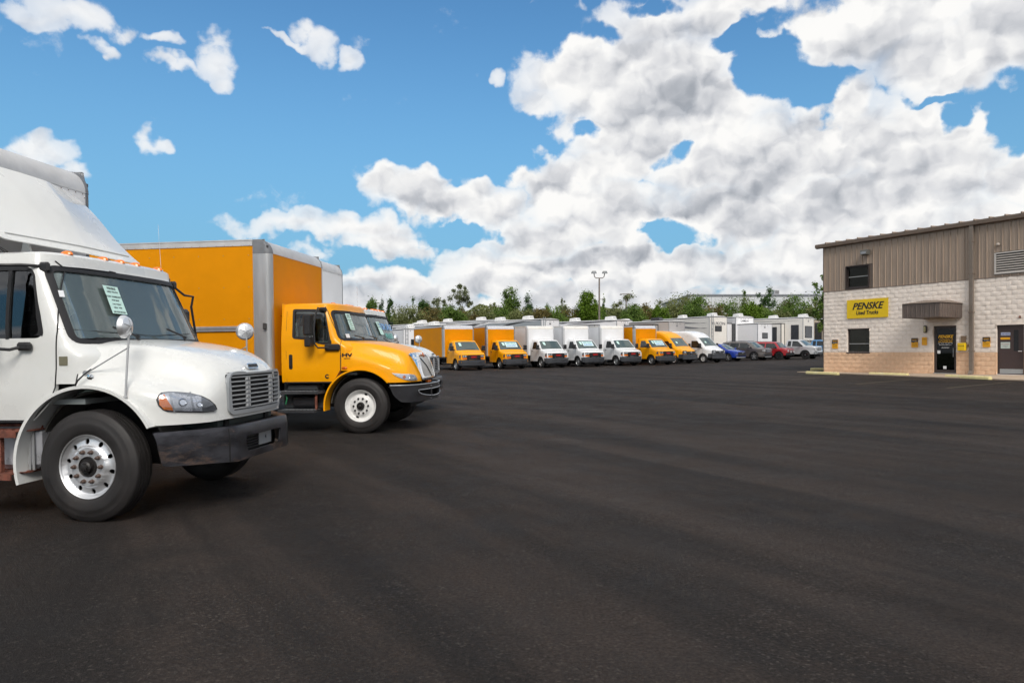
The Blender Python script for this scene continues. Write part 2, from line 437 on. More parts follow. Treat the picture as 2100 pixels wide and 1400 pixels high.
def panel(name, outer, holes, fn, th, m, parent=None, cu=.1, cv=.1, off=0, flip=False, smooth=40):
    """sheet cut from a 2D outline (with holes), bent by fn(u, v) -> 3D, given thickness th behind and lifted by off"""
    loops = [[Vector((p[0], p[1], 0)) for p in lp] for lp in [outer]+list(holes)]
    flat = [p for lp in loops for p in lp]
    tris = tessellate_polygon(loops)
    bm = bmesh.new(); vv = [bm.verts.new(p) for p in flat]
    for t in tris:
        try: bm.faces.new([vv[i] for i in t])
        except ValueError: pass
    us = [p.x for p in loops[0]]; vs = [p.y for p in loops[0]]
    for lo, hi, st, nr in ((min(us), max(us), cu, (1,0,0)), (min(vs), max(vs), cv, (0,1,0))):
        k = int((hi-lo)/st)
        for i in range(1, k+1):
            c = lo+(hi-lo)*i/(k+1)
            bmesh.ops.bisect_plane(bm, geom=bm.verts[:]+bm.edges[:]+bm.faces[:], plane_co=Vector(nr)*c, plane_no=nr, dist=1e-6)
    bmesh.ops.remove_doubles(bm, verts=bm.verts, dist=1e-5)
    bm.normal_update()
    for f in bm.faces:
        if (f.normal.z < 0) != flip: f.normal_flip()
    for v in bm.verts: v.co = fn(v.co.x, v.co.y)
    bm.normal_update()
    if off:
        ns = [v.normal.copy() for v in bm.verts]
        for v, nn in zip(bm.verts, ns): v.co += nn*off
        bm.normal_update()
    if th:
        top = list(bm.verts); ns = [v.normal.copy() for v in top]; fs = list(bm.faces)
        edges = [e for e in bm.edges if len(e.link_faces) == 1]
        low = {v: bm.verts.new(v.co - nn*th) for v, nn in zip(top, ns)}
        rims = []
        for e in edges:
            f = e.link_faces[0]; ls = [l for l in f.loops if l.edge == e][0]
            a, b = ls.vert, ls.link_loop_next.vert; rims.append((b, a, low[a], low[b]))
        for f in fs: bm.faces.new([low[v] for v in reversed(f.verts)])
        for r in rims:
            try: bm.faces.new(r)
            except ValueError: pass
    return from_bm(name, bm, m, parent, smooth)
def text_mesh(txt, size, m, name='lettering', parent=None, bold=0, shear=0, sx=1, depth=.004, align='CENTER'):
    cu = bpy.data.curves.new(name, 'FONT'); cu.body = txt; cu.size = size; cu.align_x = align; cu.align_y = 'CENTER'
    cu.shear = shear; cu.extrude = depth; cu.offset = bold; cu.resolution_u = 3; cu.space_line = .92
    tmp = bpy.data.objects.new(name, cu); C.objects.link(tmp)
    bpy.context.view_layer.update()
    me = bpy.data.meshes.new_from_object(tmp.evaluated_get(bpy.context.evaluated_depsgraph_get()))
    bpy.data.objects.remove(tmp); me.materials.clear(); me.materials.append(m)
    for v in me.vertices: v.co.x *= sx
    return link(bpy.data.objects.new(name, me), parent)
def frame_mtx(origin, xdir, ydir):
    """matrix whose local x and y run along the given directions"""
    x = Vector(xdir).normalized(); y = Vector(ydir); y = (y-x*y.dot(x)).normalized(); z = x.cross(y)
    M_ = Matrix((x, y, z)).transposed().to_4x4(); M_.translation = Vector(origin)
    return M_
def copy_tree(o, parent=None):
    c = o.copy(); C.objects.link(c)
    if parent is not None: c.parent = parent; c.matrix_parent_inverse = o.matrix_parent_inverse.copy()
    for ch in list(o.children): copy_tree(ch, c)
    return c
def interp(tab, x):
    """monotone table lookup with smooth easing of slopes (Catmull-like)"""
    if x <= tab[0][0]: return tab[0][1]
    if x >= tab[-1][0]: return tab[-1][1]
    for i in range(len(tab)-1):
        x0, y0 = tab[i]; x1, y1 = tab[i+1]
        if x <= x1:
            h = x1-x0; t = (x-x0)/h; d = (y1-y0)/h
            dl = (y0-tab[i-1][1])/(x0-tab[i-1][0]) if i else d
            dr = (tab[i+2][1]-y1)/(tab[i+2][0]-x1) if i+2 < len(tab) else d
            m0 = 0 if dl*d <= 0 else 2*dl*d/(dl+d); m1 = 0 if dr*d <= 0 else 2*dr*d/(dr+d)
            if i == 0: m0 = d
            if i+2 >= len(tab): m1 = d
            return (2*t**3-3*t*t+1)*y0+(t**3-2*t*t+t)*h*m0+(-2*t**3+3*t*t)*y1+(t**3-t*t)*h*m1
def sstep(a, b, x):
    t = min(1, max(0, (x-a)/(b-a))); return t*t*(3-2*t)
# ground: the lot rises gently to the right and away
def gz(x, y): return .0135*(x+3.5)+.0085*(y-10)
GN = Vector((-.0135, -.0085, 1)).normalized()
def px_ray(px, py): return Vector(((px-CPX)/FPX, 1, (HPY-py)/FPX))
def px_ground(px, py):
    d = px_ray(px, py); t = (EYE+.0135*-3.5+.085)/(-d.z+.0135*d.x+.0085); return Vector((0,0,EYE))+d*t
def on_lot(x, y, th):
    """pose standing on the sloping lot, nose heading th (degrees, 0 = +X)"""
    xd = Vector((cos(radians(th)), sin(radians(th)), 0)); z = GN; xd = (xd-z*xd.dot(z)).normalized(); yd = z.cross(xd)
    M_ = Matrix((xd, yd, z)).transposed().to_4x4(); M_.translation = (x, y, gz(x, y)); return M_

# ================================================================== lorry building blocks (x forward, -y towards the camera, origin under the front axle)
def se(beta, n):
    c_, s_ = abs(cos(beta)), abs(sin(beta)); return (c_**n+s_**n)**(-1/n)
class Cab:
    """rounded plan: straight sides, superelliptic front; everything a function of height"""
    def __init__(s, w, xf, d=.3, n=3.0, xr=-1.55): s.w, s.xf, s.d, s.n, s.xr = w, xf, d, n, xr
    def xc(s, z): return interp(s.xf, z)-s.d
    def __call__(s, u, z):
        w_ = interp(s.w, z); xc = s.xc(z)
        if abs(u) <= 1:
            b = u*pi/2; r = se(b, s.n); return Vector((xc+s.d*r*cos(b), w_*r*sin(b), z))
        return Vector((max(s.xr, xc-(abs(u)-1)), math.copysign(w_, u), z))
    def side(s, x, z, sg=-1):
        """(u, z) of a point given by its x on the side"""
        xc = s.xc(z)
        if x <= xc: return (sg*(1+xc-x), z)
        lo, hi = 0.0, 1.0
        for _ in range(30):
            m_ = (lo+hi)/2
            if s(m_, z).x > x: lo = m_
            else: hi = m_
        return (sg*lo, z)
    def front(s, y, z):
        lo, hi = 0.0, 1.0
        for _ in range(30):
            m_ = (lo+hi)/2
            if s(m_, z).y < abs(y): lo = m_
            else: hi = m_
        return (math.copysign(lo, y), z)
class Hood:
    def __init__(s, W_, x0, D, n, xr, zc, zf, wc, zb, m=4, blend=.13, dip=.03, lean=0):
        s.lean = lean
        s.W, s.x0, s.D, s.n, s.xr, s.zc, s.zf, s.wc, s.zb, s.m, s.bl, s.dip = W_, x0, D, n, xr, zc, zf, wc, zb, m, blend, dip
    def P(s, u):
        if abs(u) <= 1:
            b = u*pi/2; r = se(b, s.n); return s.x0+s.D*r*cos(b), s.W*r*sin(b)
        return s.x0-(abs(u)-1), math.copysign(s.W, u)
    def H(s, x, y):
        a = abs(y); zc = interp(s.zc, x); zf = interp(s.zf, x); wc = interp(s.wc, x)
        top = zc-s.dip*(a/wc)**2
        return top+(min(zf, top)-top)*sstep(wc-s.bl, wc+s.bl, a)
    def __call__(s, u, v):
        x, y = s.P(u)
        qx = x if abs(u) >= 1 else s.x0+(x-s.x0)*.3
        if v <= 1:
            t = sin(v*pi/2); X = qx+(x-qx)*t; Y = y*t
            k = max(0, 1-t**s.m)**(1/s.m)
            z = s.zb+(s.H(X, Y)-s.zb)*k
            if s.lean: X -= s.lean*(z-s.zb)*sstep(s.x0-.2, s.x0+s.D, X)
            return Vector((X, Y, z))
        return Vector((x, y, s.zb-(v-1)))
    def vz(s, u, z):
        if z <= s.zb: return 1+s.zb-z
        lo, hi = 0.25, 1.0
        for _ in range(26):
            m_ = (lo+hi)/2
            if s(u, m_).z > z: lo = m_
            else: hi = m_
        return lo
    def at(s, u, z): return s(u, s.vz(u, z))
    def uy(s, y, z):
        lo, hi = 0.0, 1.0
        for _ in range(26):
            m_ = (lo+hi)/2
            if s.at(m_, z).y < abs(y): lo = m_
            else: hi = m_
        return math.copysign(lo, y)
    def ux(s, x, sg=-1):
        """side u whose outline point has this x"""
        if x <= s.x0: return sg*(1+s.x0-x)
        lo, hi = 0.0, 1.0
        for _ in range(26):
            m_ = (lo+hi)/2
            if s.P(m_)[0] > x: lo = m_
            else: hi = m_
        return sg*lo

def truck_wheel(parent, x, yo, z, side=-1, R=.525, wd=.275, style='alu', steer=0, label=None):
    """wheel disc (the part) with tyre, hub, lug nuts; yo = lateral place of the outer face"""
    rr = .292*R/.525
    if style == 'alu':
        prof = [(0,.03),(.10,.03),(.185,.03),(.20,.052),(.262,.066),(.283,.040),(.30,.028)]
        holes = []
        for k in range(10):
            a = 2*pi*(k+.5)/10+.12; cx, cz = .236*cos(a), .236*sin(a)
            holes.append([(cx+.027*cos(t)*cos(a)-.022*sin(t)*sin(a)*1.0, cz+.027*cos(t)*sin(a)+.022*sin(t)*cos(a)) for t in [2*pi*j/10 for j in range(10)]])
        cen = .098; dm = POL
    else:
        prof = [(0,.05),(.085,.05),(.17,.055),(.195,.075),(.235,.10),(.262,.085),(.283,.035),(.30,.022)]
        holes = []
        for a in (radians(68), radians(248)):
            cx, cz = .232*cos(a), .232*sin(a)
            holes.append([(cx+.02*cos(t)*cos(a)-.034*sin(t)*sin(a), cz+.02*cos(t)*sin(a)+.034*sin(t)*cos(a)) for t in [2*pi*j/10 for j in range(10)]])
        cen = .075; dm = mat('white_wheel_enamel', (.78,.78,.77), .35, coat=.3, vary=.08, vscale=6, dirt=((.3,.28,.25), .3))
    k_ = rr/.292
    holes.append([(cen*cos(t), cen*sin(t)) for t in [2*pi*j/20 for j in range(20)]])
    fn = lambda a, b: Vector((a*k_, -side*interp(prof, sqrt(a*a+b*b))*k_, b*k_))
    outer = [(.29*cos(t), .29*sin(t)) for t in [2*pi*j/48 for j in range(48)]]
    W_ = panel('wheel', outer, holes, fn, .012, dm, parent, cu=.02, cv=.02, flip=(side > 0))
    W_.location = (x, yo, z); W_.rotation_euler = (0, 0, radians(steer))
    if label: W_['label'] = label
    mb = MB(); mb.lathe([(.290*k_,.026),(.301*k_,.018),(.304*k_,.026),(.296*k_,.045),(.285*k_,.06)], sgn=-side, n=48, close=False); mb.build('rim', dm, W_)
    mb = MB(); mb.lathe([(.285*k_,.05),(.27*k_,.11),(.265*k_,.2),(.285*k_,.25)], sgn=-side, n=32, close=False); mb.lathe([(0,.13),(.27*k_,.13)], sgn=-side, n=24, close=False)
    mb.build('rim_barrel', DARK, W_)
    g = .012
    tp = [(.300*k_,.028),(.312*k_,.016),(.345*k_,.006),(.395*k_,0),(R-.105,.001),(R-.098,.006),(R-.065,.008),(R-.045,.014),(R-.028,.026),(R-.010,.034),(R-.003,.042)]
    q = .05; 
    for i in range(4):
        w1 = (wd-.10-3*.011)/4
        tp += [(R, q), (R, q+w1)]; q += w1
        if i < 3: tp += [(R-g, q+.001), (R-g, q+.010)]; q += .011
    tp += [(R-.010, wd-.034), (R-.04, wd-.012), (.40*k_, wd), (.31*k_, wd-.02)]
    MB().lathe(tp, sgn=-side, n=72, close=False).build('tyre', TYRE, W_, smooth=50)
    if style == 'alu':
        hp = [(.098,.045),(.094,.02),(.086,.03),(.060,.03),(.055,.0),(.040,-.012),(.034,-.012),(.030,-.03),(.018,-.034),(0,-.034)]
    else: hp = [(.075,.06),(.072,.012),(.062,.0),(.050,-.002),(.046,.01),(.034,.012),(.030,-.014),(.016,-.02),(0,-.02)]
    MB().lathe([(a*k_, b) for a, b in hp], sgn=-side, n=28).build('hub', HUBB, W_)
    if side < 0 or style == 'alu':
        nz = None
        for k in range(10):
            a = 2*pi*k/10+.02; 
            if nz is None:
                mb = MB(); mb.lathe([(.021,0),(.021,-.006),(.0165,-.008),(.0165,-.026),(.010,-.030),(.009,-.042),(0,-.042)], sgn=-side, n=6 if style != 'alu' else 10)
                nz = mb.build('lug_nut', NUT if style == 'alu' else HUBB, W_); o = nz
            else: o = nz.copy(); C.objects.link(o); o.parent = W_
            o.location = (.143*k_*cos(a), -side*(.03 if style == 'alu' else .052)*k_, .143*k_*sin(a))
    return W_

def sweep_ring(name, parent, cx, cz, r, th, y0, y1, a0, a1, m, rz=1.0, n=28):
    """arched band (wheel-arch flare) from angle a0 to a1"""
    mb = MB(); vs = []
    for i in range(n+1):
        a = radians(a0+(a1-a0)*i/n); c_, s_ = cos(a), sin(a)
        for (rr, y) in ((r, y0), (r+th, y0), (r+th*.7, y1), (r-.0, y1)): vs.append((cx+rr*c_, y, cz+rr*s_*rz))
    fs = []
    for i in range(n):
        for k in range(4): fs.append((i*4+k, i*4+(k+1) % 4, (i+1)*4+(k+1) % 4, (i+1)*4+k))
    fs += [(0,1,2,3), (n*4+3, n*4+2, n*4+1, n*4)]
    mb.add(vs, fs); return mb.build(name, m, parent)

def cargo_box(parent, xf, zt, skin, length=7.9, hw=1.295, zb=1.10, rail=True, post_w=.34, cap=ROOFM, light=True, rnose=.27, posts=ALU, seams=False, front_skin=None, rivets=True, frame=True):
    """van body with rounded front header, aluminium corner posts, roof rail, rub rail, rivets"""
    rc = .10; xr = xf-length; zs = zt-rnose
    def P(u):           # plan outline and normal: u runs along near side, round the corner, across the front
        # u in metres measured from the near front corner centre: negative along side, 0..q corner, then front
        q = rc*pi/2; wfr = 2*(hw-rc)
        if u < 0: return xf-rc+u, -hw, 0, -1
        if u < q: a = u/rc; return xf-rc+rc*sin(a), -hw+rc-rc*cos(a), sin(a), -cos(a)
        if u < q+wfr: return xf, -hw+rc+(u-q), 1, 0
        if u < 2*q+wfr: a = (u-q-wfr)/rc; return xf-rc+rc*cos(a), hw-rc+rc*sin(a), cos(a), sin(a)
        return xf-rc-(u-2*q-wfr), hw, 0, 1
    q = rc*pi/2; wfr = 2*(hw-rc); end = 2*q+wfr
    def fn(u, v):
        x, y, nx, ny = P(u)
        if v <= zs: return Vector((x, y, v))
        t = min(1, (v-zs)/(rnose*pi/2)); a = t*pi/2
        return Vector((x-nx*rnose*(1-cos(a)), y-ny*.02*(1-cos(a)), zs+rnose*sin(a)))
    vt = zs+rnose*pi/2
    rail_h = .115
    sk2 = front_skin or skin
    panel('side_panel', [(-length+rc, zb), (-(post_w-rc), zb), (-(post_w-rc), zt-rail_h), (-length+rc, zt-rail_h)], [], lambda u, v: Vector((xf-rc+u, -hw, v)), .03, skin, parent, cu=1, cv=1)
    panel('side_panel', [(-length+rc, zb), (-(post_w-rc), zb), (-(post_w-rc), zt-rail_h), (-length+rc, zt-rail_h)], [], lambda u, v: Vector((xf-rc+u, hw, v)), .03, skin, parent, cu=1, cv=1, flip=True)
    panel('front_panel', [(q+.015, zb), (q+wfr-.015, zb), (q+wfr-.015, zs), (q+.015, zs)], [], fn, .03, sk2, parent, cu=.3, cv=1)
    panel('front_header', [(q+.015, zs), (q+wfr-.015, zs), (q+wfr-.015, vt), (q+.015, vt)], [], fn, .02, cap, parent, cu=.3, cv=.05, off=.006)
    pw = post_w-rc
    for (u0, u1) in ((-pw, q+.015), (end-q-.015, end+pw)):
        panel('corner_post', [(u0, zb), (u1, zb), (u1, zs-.002), (u0, zs-.002)], [], fn, .03, posts, parent, cu=.03, cv=1, off=.004)
        panel('corner_cap', [(u0, zs), (u1, zs), (u1, vt), (u0, vt)], [], fn, .03, ALUD if posts is ALU else posts, parent, cu=.03, cv=.04, off=.008)
    for sg in (-1, 1):
        MB().box(xr, xf-post_w-.002, sg*hw-.012*(sg<0)-.02*(sg>0), sg*hw+.02*(sg<0)+.012*(sg>0), zt-rail_h, zt-.004).box(xr, xf-post_w, min(sg*hw, sg*(hw+.02)), max(sg*hw, sg*(hw+.02)), zt-.018, zt+.004).build('roof_rail', cap, parent)
    MB().box(xr, xf-rnose+.003, -hw+.02, hw-.02, zt-.02, zt+.002).build('roof', cap, parent)
    MB().box(xr, xf-.03, -hw+.01, hw-.01, zb-.12, zb-.002).build('floor_frame', DARK, parent)
    MB().box(xr, xr+.04, -hw, hw, zb-.1, zt-.03).build('rear_frame', ALU, parent)
    if rail:
        for sg in (-1, 1):
            y0, y1 = sorted((sg*(hw+.001), sg*(hw+.03)))
            mb = MB(); z0 = rail
            mb.cbox(xr, xf-post_w-.03, y0, y1, z0+.04, z0+.095, .008); mb.box(xr, xf-post_w-.03, y0, y0+(y1-y0)*.4 if sg>0 else y1, z0, z0+.035)
            mb.build('rub_rail', ALU, parent)
    # rivets too small to pick apart singly
    mb = MB(); 
    def riv(x, y, z, r=.007, ax='y', sg=-1):
        mb.lathe([(r, 0), (r*.7, r*.5), (0, r*.7)], cx=x, cy=y, cz=z, axis=ax, n=6, sgn=sg)
    for sg in ((-1,) if rivets else ()):
        x = xf-post_w-.06
        while x > max(xr, xf-5.5):
            riv(x, sg*(hw+.012), zt-rail_h+.012, .008)
            x -= .165
        z = zb+.1
        while z < zs-.05:
            riv(xf-post_w+.025, sg*(hw+.004), z, .007); riv(xf-post_w-.02, sg*hw, z, .007); z += .10
        if rail:
            for k in range(4):
                for j in range(8): riv(xf-post_w-.09-.50*j, -hw, rail+.23+.60*k-.6, .011)
    y = -hw+rc+.04 if rivets else 99
    while y < hw-rc: 
        mb.lathe([(.008,0),(.005,.005),(0,.006)], cx=xf+.006, cy=y, cz=zs-.02, axis='x', n=6); y += .12
    z = zb+.1 if rivets else 99
    while z < zs-.05:
        for yy in (-hw+rc+.03, hw-rc-.03): mb.lathe([(.007,0),(.005,.004),(0,.005)], cx=xf+.001, cy=yy, cz=z, axis='x', n=6)
        z += .10
    r_ = {} if not rivets else mb.build('rivet_rows', NUT if skin is not ORANGE else mat('rivet', (.45,.33,.14), .45, metal=.5), parent); r_['kind'] = 'stuff'
    if light:
        for sg in (-1, 1):
            MB().cbox(xf-.17, xf-.04, sg*(hw-.02)-.018, sg*(hw-.02)+.018, zs+.10, zs+.15, .006).build('clearance_lamp', mat('lamp_dark', (.05,.05,.05), .3), parent)
    # frame rails, rear axle and mudguards under the box
    for sg in ((-1, 1) if frame else ()): MB().box(xr+.2, 1.0, sg*.43-.04, sg*.43+.04, .72, .95).build('frame_rail', DARK, parent)

def truck_interior(parent, cab, zfl=1.15, xr=-1.45, dashx=-.35, steer_far=True):
    MB().box(xr, -.1, -1.02, 1.02, zfl-.05, zfl).build('cab_floor', DASH, parent)
    def fd(y, v): return Vector((dashx+.30-.55*v-.10*abs(y/1.0)**4, y, 1.45+.30*sin(min(1, v*1.6)*pi/2)-.05*max(0, v-.7)))
    panel('dashboard', [(-1.0, 0), (1.0, 0), (1.0, 1), (-1.0, 1)], [], fd, .03, DASH, parent, cu=.1, cv=.12)
    MB().box(dashx-.28, dashx-.2, -1.0, 1.0, 1.2, 1.70).build('dashboard_face', DASH, parent)
    for y in (-.55, .55):
        s_ = MB().cbox(-1.25, -.72, y-.25, y+.25, 1.32, 1.48, .04).build('seat', SEAT, parent)
        MB().cbox(-1.38, -1.22, y-.25, y+.25, 1.42, 2.05, .05).build('seat_back', SEAT, s_)
        MB().cbox(-1.38, -1.27, y-.14, y+.14, 2.08, 2.28, .04).build('headrest', SEAT, s_)
    y = .52
    w_ = MB().tube([(-.66+.12*sin(a)*.5, y+.22*cos(a), 1.72+.20*sin(a)) for a in [2*pi*k/20 for k in range(20)]], .016, 6, closed=True)
    w_.rod((-.66, y, 1.72), (-.45, y, 1.58), .03); w_.rod((-.66, y-.2, 1.72), (-.66, y+.2, 1.72), .014)
    w_.build('steering_wheel', BLACK, parent)

def strip_path(name, pts, r, m, parent, n=6): return MB().tube(pts, r, n).build(name, m, parent)
def wiper(parent, cab, y0, y1, z0, z1):
    a = cab(*cab.front(y0, z0))+Vector((.05, 0, .03)); b = cab(*cab.front(y1, z1))+Vector((.035, 0, .03)); mid = (a+b)/2+Vector((.03, 0, .03))
    o = MB().tube([a, a+(mid-a)*.5+Vector((.02,0,.01)), mid], .013, 6, r2=.009).build('wiper', BLACK, parent)
    d = (b-a)*.42
    MB().tube([mid-d, mid, mid+d*.9], .011, 5).build('wiper_blade', BLACK, o)

M2 = dict(
    cab=Cab(w=[(0.9,1.09),(1.25,1.12),(1.7,1.12),(2.1,1.095),(2.5,1.05)], xf=[(.9,.12),(1.55,.10),(1.66,-.03),(1.75,-.08),(2.1,-.235),(2.46,-.385)], d=.30, n=3.0),
    zt=2.47, zd=.955, lower=[(-.567,.955),(-.41,1.10),(-.33,1.22),(-.32,1.30),(-.12,1.30)], zl=1.30, paint=WHITE,
    wq=[(-1.42,1.74),(-.44,1.735),(-.58,2.40),(-.72,2.42),(-1.42,2.42)], wr=[.05,.09,.08,.03,.05], wsq=[(-1.06,1.69),(1.06,1.69),(1.005,2.43),(-1.005,2.43)],
    seam=[(-.475,2.49),(-.43,2.42),(-.40,2.30),(-.355,2.10),(-.315,1.88),(-.305,1.80),(-.31,1.45),(-.325,1.27),(-.37,1.16),(-.48,1.06),(-.585,.965)],
    hood=Hood(1.14, .20, .92, 2.7, -.10,
              zc=[(-.2,1.735),(.1,1.715),(.4,1.675),(.7,1.61),(.9,1.54),(1.05,1.475),(1.12,1.43)],
              zf=[(-.2,1.62),(0,1.54),(.2,1.44),(.45,1.37),(.7,1.29),(.9,1.21),(1.1,1.14)],
              wc=[(-.2,1.00),(.2,.91),(.6,.78),(.9,.70),(1.15,.68)], zb=.98, m=5, blend=.14),
    arch=(.0,.55,.72), zside=.90, zrear=1.02, fr=lambda u: .91-.07*abs(u)**3, xh=-.10, divider=True, grille_hole=[(-.515,.975),(.515,.975),(.535,1.355),(-.535,1.355)], arcspan=(28,196), archw=.30)
def truck_body(root, sp):
    """shell with real openings: cab, roof, glass, seals, door gaps, hood with wheel arches"""
    cab, hd, zt, zd, PAINT = sp['cab'], sp['hood'], sp['zt'], sp['zd'], sp['paint']
    # ---- cab shell with door windows and windshield cut out
    def rear(z): return -(1+cab.xc(z)-cab.xr+.03)
    lower = sp['lower']
    pts = [cab.side(x, z) for x, z in [(-1.55,zd)]+lower]
    right = pts + [(-.3,sp['zl'])]
    left = [(-u, z) for u, z in reversed(right)]
    zs = [zd+(zt-zd)*k/12 for k in range(13)]
    outer = right+left+[(-rear(z), z) for z in zs[1:]]+[(rear(z), z) for z in reversed(zs[1:])]
    wq = sp['wq']
    def side_hole(sg): 
        q = rpoly(wq, sp['wr']); return [cab.side(x, z, sg) for x, z in dense(q, .12)]
    wsq = sp['wsq']
    def wsp(d=0):
        q = rpoly(wsq, .09)
        if d: q = inset(q, d)
        return [cab.front(y, z-.02*(y/1.0)**2*0) for y, z in dense(q, .1)]
    hs = [side_hole(-1), side_hole(1), wsp()]
    panel('cab_shell', outer, hs, cab, .04, PAINT, root, cu=.07, cv=.07, smooth=35)
    # roof
    def roof(u, t):
        # u around the whole plan; t 0 rim .. 1 centre
        c_ = Vector((-1.0, 0, 0)); L0 = 1+cab.xc(zt)-cab.xr
        if abs(u) <= L0: p = cab(u, zt)
        else:
            e = min(1, (abs(u)-L0)/1.05); p = Vector((cab.xr, math.copysign(interp(cab.w, zt)*(1-e), u), zt))
        k = 1-t; q = Vector((c_.x+(p.x-c_.x)*k, p.y*k, 0))
        q.z = zt+.135*(1-k**5)**(1/5); return q
    L0 = 1+cab.xc(zt)-cab.xr+1.05
    us = [-L0+2*L0*i/64 for i in range(65)]; ts = [0,.02,.05,.09,.15,.25,.4,.6,.8,1]
    mb = MB(); vs = [roof(u, t) for t in ts for u in us]; nU = len(us)
    mb.add(vs, [(i*nU+k, i*nU+k+1, (i+1)*nU+k+1, (i+1)*nU+k) for i in range(len(ts)-1) for k in range(nU-1)]); mb.build('cab_roof', PAINT, root)
    # back wall with a window
    bw = [(-1.08,.96),(1.08,.96),(1.10,1.7),(1.045,2.47),(-1.045,2.47),(-1.10,1.7)]
    panel('cab_back', bw, [rpoly([(-.55,1.75),(.55,1.75),(.55,2.2),(-.55,2.2)], .06)], lambda y, z: Vector((cab.xr, y, z)), .03, PAINT, root, cu=1, cv=1, flip=True)
    panel('rear_window', rpoly([(-.55,1.75),(.55,1.75),(.55,2.2),(-.55,2.2)], .06), [], lambda y, z: Vector((cab.xr, y, z)), .006, GLASSD, root, cu=2, cv=2, flip=True)
    # glass and rubber
    ws = panel('windshield', wsp(), [], cab, .006, GLASS, root, cu=.06, cv=.08, off=-.012)
    panel('windshield_seal', wsp(-.014), [wsp(.040)], cab, .012, RUBBER, root, cu=.06, cv=.08, off=.007)
    for sg in (-1, 1):
        hole = side_hole(sg)
        d = panel('door_window', hole, [], cab, .006, GLASSD, root, cu=.1, cv=.2, off=-.016)
        panel('window_seal', inset(hole, -.014), [inset(hole, .030)], cab, .010, RUBBER, d, cu=.08, cv=.1, off=.006)
        if sp['divider']:
            vb = [cab.side(x, z, sg) for x, z in ((-.83,1.73),(-.795,1.73),(-.795,2.42),(-.83,2.42))]
            panel('window_divider', vb, [], cab, .02, RUBBER, d, cu=.3, cv=.2, off=.004)
        MB().box(-1.45, -.5, sg*1.03-.02, sg*1.03+.02, 1.2, 1.74).build('door_trim', DASH, root)
        # door gap
        seam = sp['seam']
        P_ = [cab(*cab.side(x, z, sg))+Vector((0, sg*.001, 0)) for x, z in dense(seam, .05, False)]
        strip_path('door_gap', P_, .0065, RUBBER, root)
        if sp is M2:
            strip_path('cowl_seam', [cab(*cab.side(x, z, sg))+Vector((0, sg*.002, 0)) for x, z in ((-.305,1.82),(-.24,1.82),(-.13,1.80),(-.07,1.77))], .003, RUBBER, root)
            a = cab(*cab.side(-.235, 1.515, sg)); MB().box(a.x-.042, a.x+.042, a.y-.006 , a.y+.006, 1.475, 1.56).build('cowl_vent_patch', mat('olive_patch', (.16,.15,.10), .7), root)
        MB().box(-1.5, lower[0][0]-.03, sg*1.10-.008, sg*1.10+.008, zd-.02, zd+.003).build('sill_trim', RUBBER, root)
    # ---- hood
    acx, acz, ar = sp['arch']
    def arch_z(x): return acz+sqrt(max(0, ar*ar-(x-acx)**2)) if abs(x-acx) < ar else 0
    def bot(x): 
        return max(sp['zside'], arch_z(x)) if x > .1 else max(arch_z(x), sp['zrear'])
    side_pts = []
    for x in [sp['xh']]+[q for q in (-.35,-.3,-.25,-.2,-.15,-.10,-.05) if q > sp['xh']]+[0,.05,.1,.15,.2,.25,.3,.35,.4,.45,.5,.54,.58,.62,.66,.72,.8,.9,1.0]:
        u = hd.ux(x); z = bot(x); side_pts.append((u, hd.vz(u, z)))
    fr = [(-.65+1.3*k/16, sp['fr'](-.65+1.3*k/16)) for k in range(17)]
    fr = [(u, hd.vz(u, z)) for u, z in fr if abs(u) < abs(side_pts[-1][0])-.02]
    rearv = [.02,.2,.4,.6,.7,.8,.88,.94]
    ur = hd.ux(sp['xh'])
    vmax = side_pts[0][1]
    outl = [(ur, v) for v in [.0005+ (vmax-.0005)*k/10 for k in range(10)]]+side_pts+fr+[(-u, v) for u, v in reversed(side_pts)]+[(-ur, v) for v in [vmax-(vmax-.0005)*k/10 for k in range(1, 11)]]
    outl += [(-ur+(2*ur)*k/24, .0005) for k in range(1, 24)]
    gh = [(hd.uy(y, z), z) for y, z in dense(rpoly(sp['grille_hole'], .05), .06)]
    gh = [(u, hd.vz(u, z)) for u, z in gh]
    hood = panel('hood', outl, [gh], hd, .02, PAINT, root, cu=.045, cv=.045, smooth=50, flip=True)
    strip_path('hood_gap', [hd.at(hd.ux(sp['xh']+.002), z)+Vector((-.004,-.002,0)) for z in [sp['zl']+.035*k for k in range(9)]], .006, RUBBER, root)
    for sg in (-1, 1):
        a, b = sorted((sg*1.175, sg*.93))
        sweep_ring('wheel_arch', root, acx, acz, ar-.012, .03, sg*1.165, sg*(1.165-sp['archw']), sp['arcspan'][0], sp['arcspan'][1], PAINT, n=34)
        sweep_ring('arch_liner', root, acx, acz, ar-.06, .02, sg*.93, sg*.55, 15, 175, LINER, n=20)
    return cab, hd

